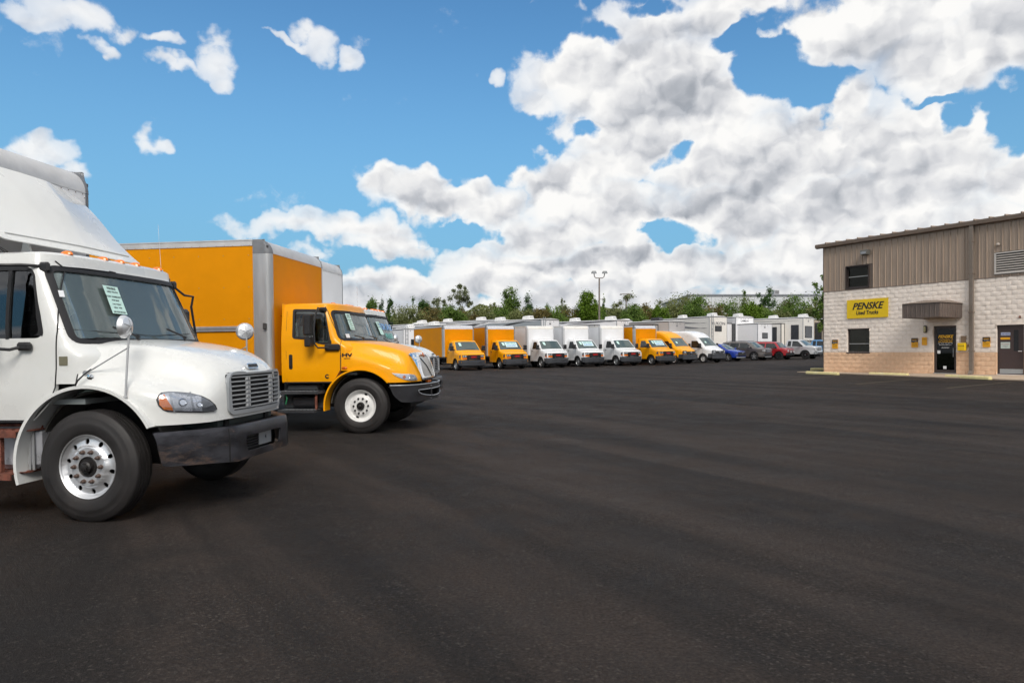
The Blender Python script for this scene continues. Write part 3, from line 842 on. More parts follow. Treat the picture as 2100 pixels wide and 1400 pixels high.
# ================================================================== ground
def asphalt():
    m, n, bs = new_mat('asphalt'); tc = n.node('ShaderNodeTexCoord').outputs['Object']
    big = n.noise(n.vec('MULTIPLY', tc, (1, 1, 1)), .10, 4, .6)
    # paver lanes running towards the building, rubbed to brown
    dv = (cos(radians(123)), sin(radians(123)), 0); dn = (-dv[1], dv[0], 0)
    cb = n.node('ShaderNodeCombineXYZ'); n.put(cb.inputs[0], n.math('MULTIPLY', n.vec('DOT_PRODUCT', tc, dv), .10)); n.put(cb.inputs[1], n.math('MULTIPLY', n.vec('DOT_PRODUCT', tc, dn), .85))
    lane = n.noise(cb.outputs[0], 1.0, 5, .62, .5)
    fine = n.noise(tc, 48, 6, .8)
    mid = n.noise(tc, 1.4, 6, .65)
    f = n.math('ADD', n.math('MULTIPLY', lane, .62), n.math('ADD', n.math('MULTIPLY', big, .30), n.math('MULTIPLY', mid, .22)))
    base = n.ramp(n.maprange(f, .36, .78), [(0, (.0185,.0172,.0172)), (.38, (.0330,.0275,.0245)), (.72, (.057,.0445,.038)), (1, (.070,.055,.047))])
    sp = n.voro(tc, 75).outputs[1]; spk = n.node('ShaderNodeSeparateColor'); n.put(spk.inputs[0], sp)
    st = n.maprange(spk.outputs[0], .86, .95)
    st2 = n.maprange(n.noise(tc, .9, 5, .7), .25, .75)
    col = n.mix(n.math('MULTIPLY', n.math('MULTIPLY', st, st2), .5), base, (.15,.13,.115,1))
    col = n.mix(n.maprange(fine, .36, .66, .62, 0), col, (.004,.004,.005,1))
    wob = n.vec('ADD', tc, n.vec('SCALE', n.vec('SUBTRACT', n.noisec(tc, .9, 4), (.5,.5,.5)), 1.6))
    ve = n.node('ShaderNodeTexVoronoi', feature='DISTANCE_TO_EDGE'); n.put(ve.inputs['Vector'], wob); ve.inputs['Scale'].default_value = .16
    crk = n.math('MULTIPLY', n.maprange(ve.outputs[0], .0, .0035, .7, 0), n.maprange(n.noise(tc, .12, 2), .47, .58))
    col = n.mix(crk, col, (.006,.006,.006,1))
    oil = n.math('MULTIPLY', n.maprange(n.voro(tc, .33).outputs[0], .0, .16, .6, 0), n.maprange(mid, .42, .62))
    col = n.mix(oil, col, (.006,.0065,.008,1))
    lift = n.maprange(n.noise(tc, .5, 6, .7), .56, .74, 0, .35)
    col = n.mix(lift, col, (.062,.046,.036,1))
    n.put(bs.inputs['Base Color'], col)
    n.put(bs.inputs['Roughness'], n.maprange(mid, .3, .7, .72, .92)); bs.inputs['Specular IOR Level'].default_value = .14
    b = n.node('ShaderNodeBump'); b.inputs['Strength'].default_value = .8; b.inputs['Distance'].default_value = .012
    h = n.math('ADD', fine, n.math('MULTIPLY', n.voro(tc, 90).outputs[0], .7)); n.put(b.inputs['Height'], h); n.l.new(b.outputs[0], bs.inputs['Normal'])
    return m
def ground_sheet(name, pts, m, dz=0, kind='structure'):
    mb = MB(); mb.add([(x, y, gz(x, y)+dz) for x, y in pts], [tuple(range(len(pts)))])
    o = mb.build(name, m, None, smooth=None, recalc=False); o['kind'] = kind; return o
ASPH = asphalt()
ground_sheet('parking_lot', [(-60,-25),(75,-25),(75,92),(-60,92)], ASPH, 0)
GRASS = mat('dry_grass', (.06,.075,.025), .95, vary=.5, vscale=.3, dirt=((.10,.085,.045), .6))
def z_edge(x): return gz(x, 92)
mb = MB(); 
X_ = [-2500,-700,-60,0,40,75,700,2500]; Y_ = [92, 110, 300, 3000]
vs = [(x, y, (gz(max(-60, min(75, x)), 92)*(1 if y < 111 else .9)+ (0 if y < 111 else .4))-.02) for y in Y_ for x in X_]; n_ = len(X_)
mb.add(vs, [(j*n_+i, j*n_+i+1, (j+1)*n_+i+1, (j+1)*n_+i) for j in range(len(Y_)-1) for i in range(n_-1)])
g_ = mb.build('ground', GRASS, None, smooth=None); g_['kind'] = 'structure'
for nm, pts in (('ground', [(-2500,-2500),(2500,-2500),(2500,-25),(-2500,-25)]), ('ground', [(-2500,-25),(-60,-25),(-60,92),(-2500,92)]), ('ground', [(75,-25),(2500,-25),(2500,92),(75,92)])):
    mb = MB(); mb.add([(x, y, gz(max(-60, min(75, x)), max(-25, min(92, y)))-.02) for x, y in pts], [(0,1,2,3)])
    o = mb.build(nm, GRASS, None, smooth=None); o['kind'] = 'structure'

# ================================================================== white lorry (front left) and its twin (third in the row)
def m2_details(root, cab, hd, steps=True, near_lamps=True):
    # grille: frame, dark mesh behind, seven slats, two rows of clips
    fx = lambda y, z: hd.at(hd.uy(y, z), z)
    def gp(y, z): 
        p = fx(y, 1.15); return Vector((p.x+.006-.10*max(0, z-1.22)**1.5, y, z))
    g0 = rpoly([(-.53,.965),(.53,.965),(.555,1.37),(-.555,1.37)], .07)
    panel('grille_backing', inset(g0, .0), [], gp, .01, DARK, root, cu=.08, cv=.1, flip=False, off=-.05)
    fo = rpoly([(-.55,.945),(.55,.945),(.56,1.375),(.33,1.38),(.27,1.365),(-.27,1.365),(-.33,1.38),(-.56,1.375)], [.08,.08,.16,.03,.03,.03,.03,.16])
    fi = rpoly([(-.505,.985),(.505,.985),(.525,1.345),(-.525,1.345)], .05)
    gr = panel('grille_frame', fo, [fi], gp, .05, GREYP, root, cu=.05, cv=.1, off=.024)
    for k in range(8):
        z = 1.005+.0455*k; mb = MB(); 
        ys = [-.51+1.02*i/14 for i in range(15)]
        vs = []
        for y in ys:
            p = gp(y, z)
            for dx, dz in ((.006,-.003),(.018,-.008),(.020,.002),(.008,.005)): vs.append((p.x+dx, y, z+dz))
        mb.add(vs, [(i*4+j, i*4+(j+1)%4, (i+1)*4+(j+1)%4, (i+1)*4+j) for i in range(14) for j in range(4)]+[(0,1,2,3), (59,58,57,56)])
        mb.build('grille_slat', mat('silver_slat', (.58,.60,.62), .35, metal=.4), gr)
    for y in (-.25, .25):
        mb = MB()
        for k in range(7):
            z = 1.028+.0455*k; p = gp(y, z); mb.box(p.x+.005, p.x+.03, y-.03, y-.013, z-.014, z+.014); mb.box(p.x+.005, p.x+.03, y+.013, y+.03, z-.014, z+.014); mb.box(p.x+.005, p.x+.028, y-.03, y+.03, z+.006, z+.014)
        mb.build('grille_clips', mat('silver_slat', (0,0,0)), gr)
    # oval badge
    p = hd.at(0, 1.385)
    M_ = MB(); nn = 20
    ov = [(.125*cos(2*pi*k/nn)*(1 if abs(cos(2*pi*k/nn)) < .9 else 1), .036*sin(2*pi*k/nn)) for k in range(nn)]
    ov = rpoly([(-.115,-.03),(.115,-.03),(.115,.03),(-.115,.03)], .028, 6)
    bd = MB().prism(ov, 0, .02, 'xy').build('badge', CHROME, root); bd.matrix_local = frame_mtx((p.x-.015, 0, 1.42), (0,1,0), (-.45,0,1))
    ov2 = [(a*.9, b*.74) for a, b in ov]; o = MB().prism(ov2, .02, .023, 'xy').build('badge_field', mat('badge_grey', (.20,.21,.22), .3, metal=.6), bd)
    t = text_mesh('FREIGHTLINER', .036, INK, 'badge_letters', bd, bold=.0008, depth=.001, sx=.82); t.location = (0, 0, .024)
    # headlamps
    HL = [(-.69,1.142),(-.684,1.178),(-.668,1.205),(-.63,1.210),(-.58,1.202),(-.52,1.186),(-.455,1.158),(-.41,1.115),(-.378,1.062),(-.368,1.02),(-.39,.998),(-.45,.998),(-.54,1.012),(-.63,1.026),(-.655,1.045),(-.678,1.085)]
    AM = [(-.676,1.165),(-.650,1.185),(-.630,1.13),(-.606,1.07),(-.600,1.036),(-.648,1.050),(-.670,1.095)]
    for sg in (-1, 1):
        hf = lambda u, z: hd.at(u, z)
        mir = lambda q: [(u if sg < 0 else -u, z) for u, z in q]
        uv = mir(HL); uvi = inset(uv, .013)
        b = panel('headlight', uv, [], hf, .006, BLACK, root, cu=.02, cv=.03, off=.006)
        panel('reflector', uvi, [], hf, .003, REFLECT, b, cu=.02, cv=.02, off=.011)
        panel('turn_signal', mir(AM), [], hf, .003, AMBER, b, cu=.02, cv=.03, off=.016)
        for (a0, a1) in ((-.60,-.592), (-.50,-.492)):
            panel('lamp_rib', mir([(a0,1.02),(a1,1.02),(a1-.025,1.19),(a0-.025,1.19)]), [], hf, .003, GREYP, b, cu=.03, cv=.03, off=.017)
        panel('lamp_end', mir([(-.455,1.005),(-.385,1.005),(-.38,1.03),(-.395,1.075),(-.42,1.112),(-.46,1.14)]), [], hf, .003, mat('lamp_grey', (.16,.17,.18), .4), b, cu=.02, cv=.03, off=.0165)
        for a0, z0, r0 in ((-.555,1.105,.040), (-.47,1.075,.030)):
            uu = a0*(-sg); c_ = hf(uu, z0); e1 = (hf(uu+.01, z0)-c_); e2 = (hf(uu, z0+.02)-c_); n_ = e1.cross(e2).normalized()
            o = MB().lathe([(r0,0),(r0*.85,.004),(r0*.6,-.002),(0,-.004)], axis='z', n=16).build('lamp_bowl', CHROME, b)
            Mx = frame_mtx(c_+n_*.018, e1, e2); o.matrix_local = Mx
        panel('lens', uvi, [], hf, .003, LENS, b, cu=.02, cv=.02, off=.026)
        # repeater lamp on the wing
        p = hd.at(hd.ux(.02, sg), 1.36); o = MB().lathe([(.035,0),(.03,.008),(.012,.012),(0,.012)], cx=p.x, cy=p.y*1.0, cz=p.z, axis='y', n=14, sgn=sg).build('repeater_lamp', CHROME, root)
        # hood catch
        c0 = hd.at(hd.ux(-.02, sg), 1.33)
        MB().tube([c0+Vector((-.06, sg*.05, -.04)), c0+Vector((-.03, sg*.06, .0)), c0+Vector((.02, sg*.05, .05)), c0+Vector((.09, sg*.035, .11))], .010, 6, r2=.005).build('hood_catch', BLACK, root)
    # bumper: angled ends, flat front with an intake
    path = [(.70,-1.16),(1.155,-.63),(1.185,-.55),(1.185,.55),(1.155,.63),(.70,1.16)]
    L = [0]
    for a, b in zip(path, path[1:]): L.append(L[-1]+(Vector(b)-Vector(a)).length)
    def bf(u, v):
        u = max(0, min(L[-1], u))
        for i in range(len(L)-1):
            if u <= L[i+1]+1e-9:
                t = (u-L[i])/(L[i+1]-L[i]); a, b = Vector(path[i]), Vector(path[i+1]); p = a+(b-a)*t; return Vector((p.x-.03*max(0, (v-.80)/.05), p.y, v))
    mid = L[-1]/2
    bo = [(0,.84),(.06,.52),(L[1],.49),(L[2],.485),(L[3],.485),(L[4],.49),(L[-1]-.06,.52),(L[-1],.84)]
    bo = rpoly(bo, [.02,.05,0,0,0,0,.05,.02])
    ho = rpoly([(mid-.36,.555),(mid+.36,.555),(mid+.40,.715),(mid-.40,.715)], .04)
    bp = panel('bumper', bo, [ho], bf, .02, BUMP, root, cu=.06, cv=.1, smooth=25)
    for k in (1, 4): strip_path('bumper_joint', [Vector(bf(L[k]-.02*(k==1)+.02*(k==4), z))+Vector((.004,0,0)) for z in (.495,.6,.7,.82)], .006, DARK, bp)
    MB().prism([(a-.01 if 0 else a, b) for a, b in [(.68,-1.12),(1.14,-.62),(1.16,-.55),(1.16,.55),(1.14,.62),(.68,1.12),(.60,1.05),(1.02,-0.0+.55),(1.02,-.55),(.60,-1.05)]], .815, .835, 'xy').build('bumper_top', BUMP, bp)
    MB().box(1.02, 1.05, -.5, .5, .5, .8).build('intake_backing', DARK, bp)
    mb = MB()
    for k in range(5): mb.box(1.10, 1.13, -.36, -.02, .57+.028*k, .58+.028*k)
    mb.build('intake_slats', BLACK, bp)
    pl = MB().cbox(1.10, 1.115, .02, .30, .565, .70, .004).build('plate_holder', GREYP, bp)
    text_mesh('4', .07, INK, 'plate_mark', pl, depth=.001).matrix_local = frame_mtx((1.118, .16, .64), (0,1,0), (0,0,1))
    MB().box(.55, 1.0, -.62, .62, .52, .80).build('front_frame', DARK, root)
    MB().box(.5, .98, -.58, .58, .80, .93).build('radiator_pan', mat('dark_green_metal', (.02,.035,.035), .5), root)
    # engine bay block so daylight does not pass behind the wheels
    MB().box(-.9, .75, -.52, .52, .45, 1.1).build('engine_block', DARK, root)
    MB().rod((0,-1.0,.5), (0,1.0,.5), .06).build('front_axle', DARK, root)
    # roof lamps, antenna
    for y in (-.72,-.26,0,.26,.72):
        p = cab(*cab.front(y, 2.47)); x0 = p.x-.09
        mb = MB(); mb.add(*dome_lamp(x0, y, 2.575, .07, .035, .042)); mb.build('marker_lamp', AMBER, root)
    MB().rod((-.55,.86,2.56), (-.55,.86,2.60), .02).rod((-.55,.86,2.58), (-.58,.86,3.15), .0018).build('antenna', CHROME, root)
    # convex fender mirrors
    for sg in (-1, 1):
        top = Vector((.42, sg*1.10, 1.80)); b0 = hd.at(hd.ux(.40, sg), 1.16); b0.y = sg*abs(b0.y)
        o = MB().rod(b0+Vector((0, sg*.01, 0)), top+Vector((0,0,.0)), .010).build('fender_mirror', ALU, root)
        b1 = hd.at(hd.ux(-.03, sg), 1.40)
        MB().rod(b1+Vector((0, sg*.0, 0)), top+Vector((0,0,-.16)), .007).rod(b0+Vector((0,sg*.004,0)), b0+Vector((0, sg*.02,.02)), .02).rod(b1-Vector((0, sg*.01,0)), b1+Vector((0, sg*.02,0)), .025).build('mirror_brace', ALU, o)
        m_ = MB().lathe([(0,.055),(.045,.05),(.09,.03),(.108,.0),(.108,-.012),(0,-.014)], axis='z', n=28).build('mirror_head', POL, o)
        m_.matrix_local = frame_mtx(top+Vector((-.03, sg*.02, .03)), (.8, .6, 0) if sg > 0 else (-.1, 1, 0), (0, 0, 1))
        rb = MB()
        for k in range(5):
            a = 2*pi*k/5+.3; rb.tube([(.012*cos(a),.012*sin(a),.058),(.06*cos(a),.06*sin(a),.048),(.105*cos(a),.105*sin(a),.006)], .004, 4)
        rb.build('mirror_ribs', ALU, m_)
    # door mirrors on tubular arms
    for sg in (-1, 1):
        ua = cab(*cab.side(-.50, 2.43, sg)); lb = cab(*cab.side(-.62, 1.66, sg)); dx = .0 if sg < 0 else .42
        o = MB().tube([ua+Vector((-.02, sg*.02,.0)), ua+Vector((-.14+dx*.5, sg*.16,.0-.3*dx)), ua+Vector((-.30+dx, sg*.27,-.01-.3*dx)), ua+Vector((-.34+dx, sg*.29,-.1-.4*dx)), lb+Vector((-.24+dx, sg*.29,.1)), lb+Vector((-.20+dx, sg*.27,-.01)), lb+Vector((-.08,sg*.10,-.03)), lb+Vector((0, sg*.03, 0))], .015, 8).build('mirror_arm', BLACK, root)
        MB().cbox(ua.x-.06, ua.x+.05, min(ua.y, ua.y+sg*.05), max(ua.y, ua.y+sg*.05), 2.37, 2.47, .02).build('mirror_bracket', BLACK, o)
        MB().cbox(lb.x-.06, lb.x+.08, min(lb.y, lb.y+sg*.06), max(lb.y, lb.y+sg*.06), 1.62, 1.70, .02).build('mirror_bracket', BLACK, o)
        y0, y1 = sorted((sg*1.33, sg*1.53))
        MB().cbox(-.93+dx*.6, -.83+dx*.6, y0, y1, 1.72, 2.36-dx*.5, .04).build('door_mirror', BLACK, o)
    # windshield wipers
    wiper(root, cab, -.35, -.72, 1.68, 1.80); wiper(root, cab, .48, .12, 1.68, 1.80)

def dome_lamp(x, y, z, l, w_, h, n=10):
    vs = []; R_ = (1, .92, .7, .35, 0.02); Z_ = (0, .45, .78, .96, 1)
    for r, q in zip(R_, Z_):
        for k in range(n): a = 2*pi*k/n; vs.append((x+l*r*cos(a), y+w_*r*sin(a), z+h*q))
    fs = [(i*n+k, i*n+(k+1)%n, (i+1)*n+(k+1)%n, (i+1)*n+k) for i in range(4) for k in range(n)]+[tuple(4*n+k for k in range(n))]
    return vs, fs

TH = -6.5
def off_axis(o, dx): 
    t = radians(TH); return (o[0]+dx*cos(t), o[1]+dx*sin(t))
w1 = off_axis((-3.745, 7.526), -.105)
lorry = thing('box_truck', 'white short-nosed box truck nearest the camera, with a tall roof fairing and rusty red steps', 'truck', mtx=on_lot(w1[0], w1[1], TH))
cabA, hoodA = truck_body(lorry, M2)
m2_details(lorry, cabA, hoodA)
def m2_running(root, style='alu', steer=-3.5):
    truck_wheel(root, 0, -1.16, .522, -1, steer=steer, style=style)
    truck_wheel(root, 0, 1.16, .522, 1, steer=steer, style=style)
    for sg in (-1, 1): truck_wheel(root, -5.6, sg*1.18, .522, sg, style='steel')
m2_running(lorry)
truck_interior(lorry, cabA)
cargo_box(lorry, -1.80, 3.96, GRP, length=7.9, rnose=.30, posts=ALUD, post_w=.12, rail=None, cap=ROOFM)
# rusty steps with the tank behind
for i, (z, x1) in enumerate(((.865,-.60), (.462,-.655))):
    MB().prism([(-1.22,-1.5),(-1.22,x1-.10),(-1.10,x1),(-.93,x1),(-.93,-1.5)], z-.012, z, 'yz') if 0 else None
    mb = MB(); mb.prism([(-1.5,-1.19),(x1-.09,-1.19),(x1,-1.06),(x1,-.93),(-1.5,-.93)], z-.012, z, 'xy')
    mb.prism([(-1.5,-1.19),(x1-.09,-1.19),(x1-.09,-1.175),(-1.5,-1.175)], z-.065, z-.012, 'xy')
    mb.prism([(-1.5,-.95),(x1-.02,-.95),(x1-.02,-.93),(-1.5,-.93)], z, z+.04, 'xy')
    st = mb.build('step', RUST, lorry)
    mb = MB()
    for k in range(9):
        for j in range(2): mb.cbox(-1.45+.09*k, -1.40+.09*k, -1.14+.09*j, -1.11+.09*j, z, z+.005, .002)
    mb.build('step_treads', RUST, st)
MB().box(-.915, -.875, -1.15, -1.11, .45, .86).prism([(-.915,.80),(-.875,.80),(-.875,.86),(-.99,.86)], -1.14, -1.12).build('step_strut', RUST, lorry)
MB().cbox(-1.55, -.60, -1.02, -.60, .47, .88, .05).build('fuel_tank', mat('silver_tank', (.55,.56,.60), .3, metal=.5, vary=.06), lorry, bevel=0)
for x in (-.68, -.64): MB().box(x-.012, x+.012, -1.035, -1.02, .47, .86).build('tank_strap', ALU, lorry)
# roof fairing
def fair(y, s):      # s 0 bottom .. 1 top
    x = interp([(0,-.90),(.3,-1.13),(.65,-1.36),(1,-1.66)], s); hwf = 1.04+.09*s
    c_ = .12+.22*s; a = abs(y)
    x -= .30*s**.8*max(0, a-c_) + .04*a
    Z = 2.70+.93*s; 
    return Vector((x, y*hwf, Z))
fo = rpoly([(-1,0.02),(1,0.0),(1,1),(-1,1)], [.12,.04,.06,.04])
fr = panel('roof_fairing', fo, [], fair, .012, WHITE, lorry, cu=.06, cv=.06, smooth=50)
strip_path('fairing_lip', [fair(y, .10)+Vector((.012,0,.0)) for y in [-.85+1.75*k/20 for k in range(21)]], .008, WHITE, fr)
MB().rod((-1.05,-.85,2.60),(-1.75,-1.0,3.05), .014).rod((-1.9,-.95,2.9),(-1.1,-.98,2.93), .012).rod((-1.05,.85,2.60),(-1.75,1.0,3.05), .014).build('fairing_strut', BLACK, fr)
for y in (-.55,.0,.55):
    x0 = -1.05; MB().prism([(x0-.12,2.585),(x0+.02,2.585),(x0-.03,2.74),(x0-.08,2.74)], y-.015, y+.015, 'xz').build('fairing_bracket', WHITE, fr)
# sale sheet on the windshield
def sheet(root, cab, y, z, w_, h, lines, paper=PAPER, off=.012, tilt=.0, ink=INK, name='window_sheet'):
    c0 = cab(*cab.front(y, z)); c1 = cab(*cab.front(y, z+.1)); c2 = cab(*cab.front(y+.1, z))
    M_ = frame_mtx(c0, c2-c0, c1-c0); nrm = M_.to_3x3() @ Vector((0,0,1))
    if nrm.x < 0: M_ = frame_mtx(c0, c2-c0, c1-c0)
    M_.translation = c0+nrm*off
    s_ = MB().box(-w_/2, w_/2, -h/2, h/2, 0, .002).build(name, paper, root); s_.matrix_local = M_ @ Matrix.Rotation(tilt, 4, 'Z')
    for (txt, size, yy) in lines:
        t = text_mesh(txt, size, ink, 'lettering', s_, depth=.0005, bold=size*.01); t.location = (0, yy, .004)
    return s_
NOTE = [('PENSKE', .036, .13), ('USED TRUCKS', .024, .09), ('5-DAY WARRANTY', .026, .035), ('FOR SALE', .024, -.005), ('CALL TODAY', .02, -.05), ('MILES   YEAR', .02, -.09), ('ASK FOR DETAILS', .022, -.14)]
sheet(lorry, cabA, -.40, 2.13, .21, .32, NOTE, off=.02, tilt=radians(-2))
sheet(lorry, cabA, -.98, 2.16, .05, .07, [], paper=PAPERW, off=.01)

# third lorry: same make, no fairing, lettered windshield
w3 = (-3.083, 17.87)
twin = thing('box_truck', 'white short-nosed box truck third in the row, mostly hidden behind the yellow one', 'truck', mtx=on_lot(w3[0], w3[1], TH))
keep = []
SKIP = ('step', 'step_strut', 'fuel_tank', 'tank_strap', 'roof_fairing', 'window_sheet')
for ch in list(lorry.children):
    if ch.name.split('.')[0] in SKIP: continue
    copy_tree(ch, twin)
for ch in twin.children:
    if ch.name.startswith('wheel') : ch.rotation_euler.z = 0
sheet(twin, cabA, -.42, 2.1, .24, .36, NOTE[:3], off=.02)
def win_text(root, cab, y, z, txt, size, m, off=.015, name='window_lettering', tilt=0):
    c0 = cab(*cab.front(y, z)); c1 = cab(*cab.front(y, z+.1)); c2 = cab(*cab.front(y+.1, z))
    M_ = frame_mtx(c0, c2-c0, c1-c0); nrm = M_.to_3x3() @ Vector((0,0,1)); M_.translation = c0+nrm*off
    t = text_mesh(txt, size, m, name, root, depth=.001, bold=size*.02); t.matrix_local = M_ @ Matrix.Rotation(tilt, 4, 'Z'); return t
o = win_text(twin, cabA, .15, 2.14, 'FOR SALE', .24, INKB)
win_text(twin, cabA, .15, 1.90, 'PENSKE', .20, INKG)

# ================================================================== yellow lorry
INTL = dict(
    cab=Cab(w=[(0.9,1.09),(1.25,1.12),(1.7,1.12),(2.05,1.085),(2.4,1.03)], xf=[(.9,-.05),(1.60,-.08),(1.72,-.22),(1.80,-.30),(2.1,-.40),(2.39,-.505)], d=.30, n=3.0),
    zt=2.36, zd=.975, lower=[(-.543,.975),(-.46,1.06),(-.385,1.19),(-.37,1.20)], zl=1.20, paint=YELLOW,
    wq=[(-1.315,1.81),(-1.00,1.79),(-.80,1.70),(-.565,1.69),(-.70,2.30),(-.82,2.34),(-1.325,2.352)], wr=[.04,.08,.08,.06,.07,.04,.04], wsq=[(-1.05,1.76),(1.05,1.76),(.985,2.325),(-.985,2.325)],
    seam=[(-.705,2.40),(-.66,2.32),(-.57,2.12),(-.46,1.88),(-.385,1.74),(-.383,1.60),(-.385,1.20),(-.47,1.06),(-.545,.985)],
    hood=Hood(1.135, .15, .89, 3.4, -.37,
              zc=[(-.4,1.765),(0,1.74),(.4,1.685),(.7,1.62),(.9,1.57),(1.05,1.525)],
              zf=[(-.4,1.66),(-.2,1.60),(0,1.53),(.25,1.45),(.5,1.365),(.75,1.26),(1.0,1.17)],
              wc=[(-.4,1.0),(0,.97),(.4,.92),(.8,.86),(1.1,.84)], zb=1.0, m=7, blend=.09, lean=.30),
    arch=(.0,.50,.70), zside=.95, zrear=1.185, fr=lambda u: .955, xh=-.37, divider=False, grille_hole=[(-.44,1.0),(.44,1.0),(.46,1.12),(.36,1.40),(-.36,1.40),(-.46,1.12)], arcspan=(40,186), archw=.26)
w2 = off_axis((-2.609, 13.955), -.102)
ylorry = thing('box_truck', 'yellow box truck with chrome grille, second in the row', 'truck', mtx=on_lot(w2[0], w2[1], TH))
cabB, hoodB = truck_body(ylorry, INTL)
def intl_details(root, cab, hd):
    sp_ = lambda y, z: hd.at(hd.uy(y, z), z)
    so = rpoly([(-.54,.965),(.54,.965),(.60,1.15),(.71,1.40),(.72,1.465),(.40,1.485),(-.40,1.485),(-.72,1.465),(-.71,1.40),(-.60,1.15)], [.06,.06,.05,.03,.05,0,0,.05,.03,.05])
    hx = rpoly([(-.42,1.015),(.42,1.015),(.44,1.12),(.32,1.43),(-.32,1.43),(-.44,1.12)], [.05,.05,.05,.05,.05,.05])
    g = panel('grille_surround', so, [hx], sp_, .045, CHROME, root, cu=.05, cv=.05, off=.035)
    panel('grille_backing', hx, [], sp_, .01, DARK, g, cu=.1, cv=.1, off=-.06)
    mb = MB()
    for k in range(17):
        y = -.42+.84*k/16; zs_ = [1.02+.4*i/7 for i in range(8)]
        P_ = [sp_(y*(1-.25*max(0, (z-1.1))/.33), z)+Vector((.022,0,0)) for z in zs_]
        mb.tube(P_, .0075, 4)
    for k in range(9):
        z = 1.05+.045*k; w_ = .42*(1-.25*max(0, (z-1.1))/.33)
        mb.tube([sp_(-w_+2*w_*i/8, z)+Vector((.018,0,0)) for i in range(9)], .004, 4)
    o = mb.build('grille_mesh', mat('mesh_bar', (.55,.53,.50), .3, metal=.9), g); o['kind'] = 'stuff'
    MB().tube([sp_(-.30, 1.40)+Vector((.04,0,0)), sp_(-.05, 1.25)+Vector((.045,0,0)), sp_(.16, 1.02)+Vector((.04,0,0))], .012, 6).build('grille_bar', CHROME, g)
    p = sp_(0, 1.45); d = MB().prism([(-.05,0),(0,-.05),(.05,0),(0,.05)], 0, .02, 'xy').build('emblem', mat('emblem_orange', (.55,.12,.02), .3), g); d.matrix_local = frame_mtx(p+Vector((.05,0,0)), (0,1,0), (-.36,0,1))
    HLB = HLB_UV
    for sg in (-1, 1):
        mir = lambda q: [(u if sg < 0 else -u, z) for u, z in q]
        hf = lambda u, z: hd.at(u, z)
        uv = mir(HLB); uvi = inset(uv, .008)
        b = panel('headlight', uv, [], hf, .006, mat('lamp_housing', (.70,.72,.74), .3, metal=.3), root, cu=.03, cv=.03, off=.008)
        panel('reflector', uvi, [], hf, .003, mat('bright_reflector', (.80,.82,.84), .25, metal=.5), b, cu=.03, cv=.02, off=.013)
        c_ = [(u0, z0) for u0, z0 in LAMPB]
        for (u0, z0), r0, m_ in zip(c_, (.032, .035, .03), (AMBER, CHROME, CHROME)):
            uu = u0*(-sg); c0 = hf(uu, z0); e1 = (hf(uu+.01, z0)-c0); e2 = (hf(uu, z0+.02)-c0); n_ = e1.cross(e2).normalized()
            o = MB().lathe([(r0,0),(r0*.8,.006),(0,.008)], axis='z', n=14).build('lamp_bowl', m_, b); o.matrix_local = frame_mtx(c0+n_*.02, e1, e2)
        panel('lens', uvi, [], hf, .003, LENS, b, cu=.03, cv=.02, off=.03)
        # amber side marker
        q = hd.ux(-.30, sg); p = hd.at(q, 1.25)
        MB().add(*[(lambda v, f: ([(a, sg*(abs(p.y)+abs(c)*.6+.008), b) for a, b, c in [(x_, z_, y_) for x_, y_, z_ in v]], f))(*dome_lamp(p.x, 0, 1.225, .055, .03, .035))][0]).build('side_marker', AMBER, root)
        # bumper
        # door handle
        y = sg*1.12
        h = MB().prism(rpoly([(-1.40,1.22),(-1.33,1.22),(-1.33,1.50),(-1.40,1.50)], .03), y-.006, y+.006, 'xz').build('door_handle', BLACK, root)
        MB().rod((-1.365, y+sg*.018, 1.28), (-1.365, y+sg*.018, 1.44), .014).build('handle_bar', RUBBER, h)
        MB().box(-1.545, -1.50, y*1.0-.002, y+.002, .98, 2.3) if 0 else None
        strip_path('door_gap', [cab(*cab.side(x, z, sg))+Vector((0, sg*.001, 0)) for x, z in ((-1.455,2.32),(-1.455,2.0),(-1.455,1.5),(-1.455,.985))], .004, mat('yellow_gap', (.30,.13,.002), .5), root)
        # mirrors
        ua = cab(*cab.side(-.74, 2.33, sg)); lb = cab(*cab.side(-.52, 1.62, sg))
        o = MB().tube([ua+Vector((.0, sg*.02,.0)), ua+Vector((-.02, sg*.20,.04)), ua+Vector((-.06, sg*.24,-.10)), Vector((-.80, sg*1.36, 1.95)), Vector((-.79, sg*1.36, 1.70)), Vector((-.74, sg*1.33, 1.62)), lb+Vector((-.10, sg*.06, .0)), lb+Vector((0, sg*.02,0))], .016, 8).build('mirror_arm', BLACK, root)
        MB().cbox(ua.x-.07, ua.x+.07, min(ua.y-sg*.02, ua.y+sg*.05), max(ua.y-sg*.02, ua.y+sg*.05), 2.30, 2.39, .02).build('mirror_bracket', BLACK, o)
        MB().cbox(lb.x-.16, lb.x+.13, min(lb.y-sg*.02, lb.y+sg*.06), max(lb.y-sg*.02, lb.y+sg*.06), 1.56, 1.69, .025).build('mirror_foot', BLACK, o)
        y0, y1 = sorted((sg*1.20, sg*1.42))
        hm = MB().cbox(-.99, -.86, y0, y1, 1.86, 2.24, .018).build('door_mirror', BLACK, o)
        MB().cbox(-.97, -.86, y0, y1, 1.64, 1.84, .018).build('spot_mirror', BLACK, o)
        # wing text
        q = hd.at(hd.ux(-.27, sg), 1.47)
        t = text_mesh('HV', .088, INK, 'wing_lettering', root, bold=.004, sx=1.7, depth=.002); t.matrix_local = frame_mtx((-.255, sg*(abs(hd.at(hd.ux(-.25, sg), 1.45).y)+.012), 1.475), (1 if sg < 0 else -1,0,0), (0,0,1))
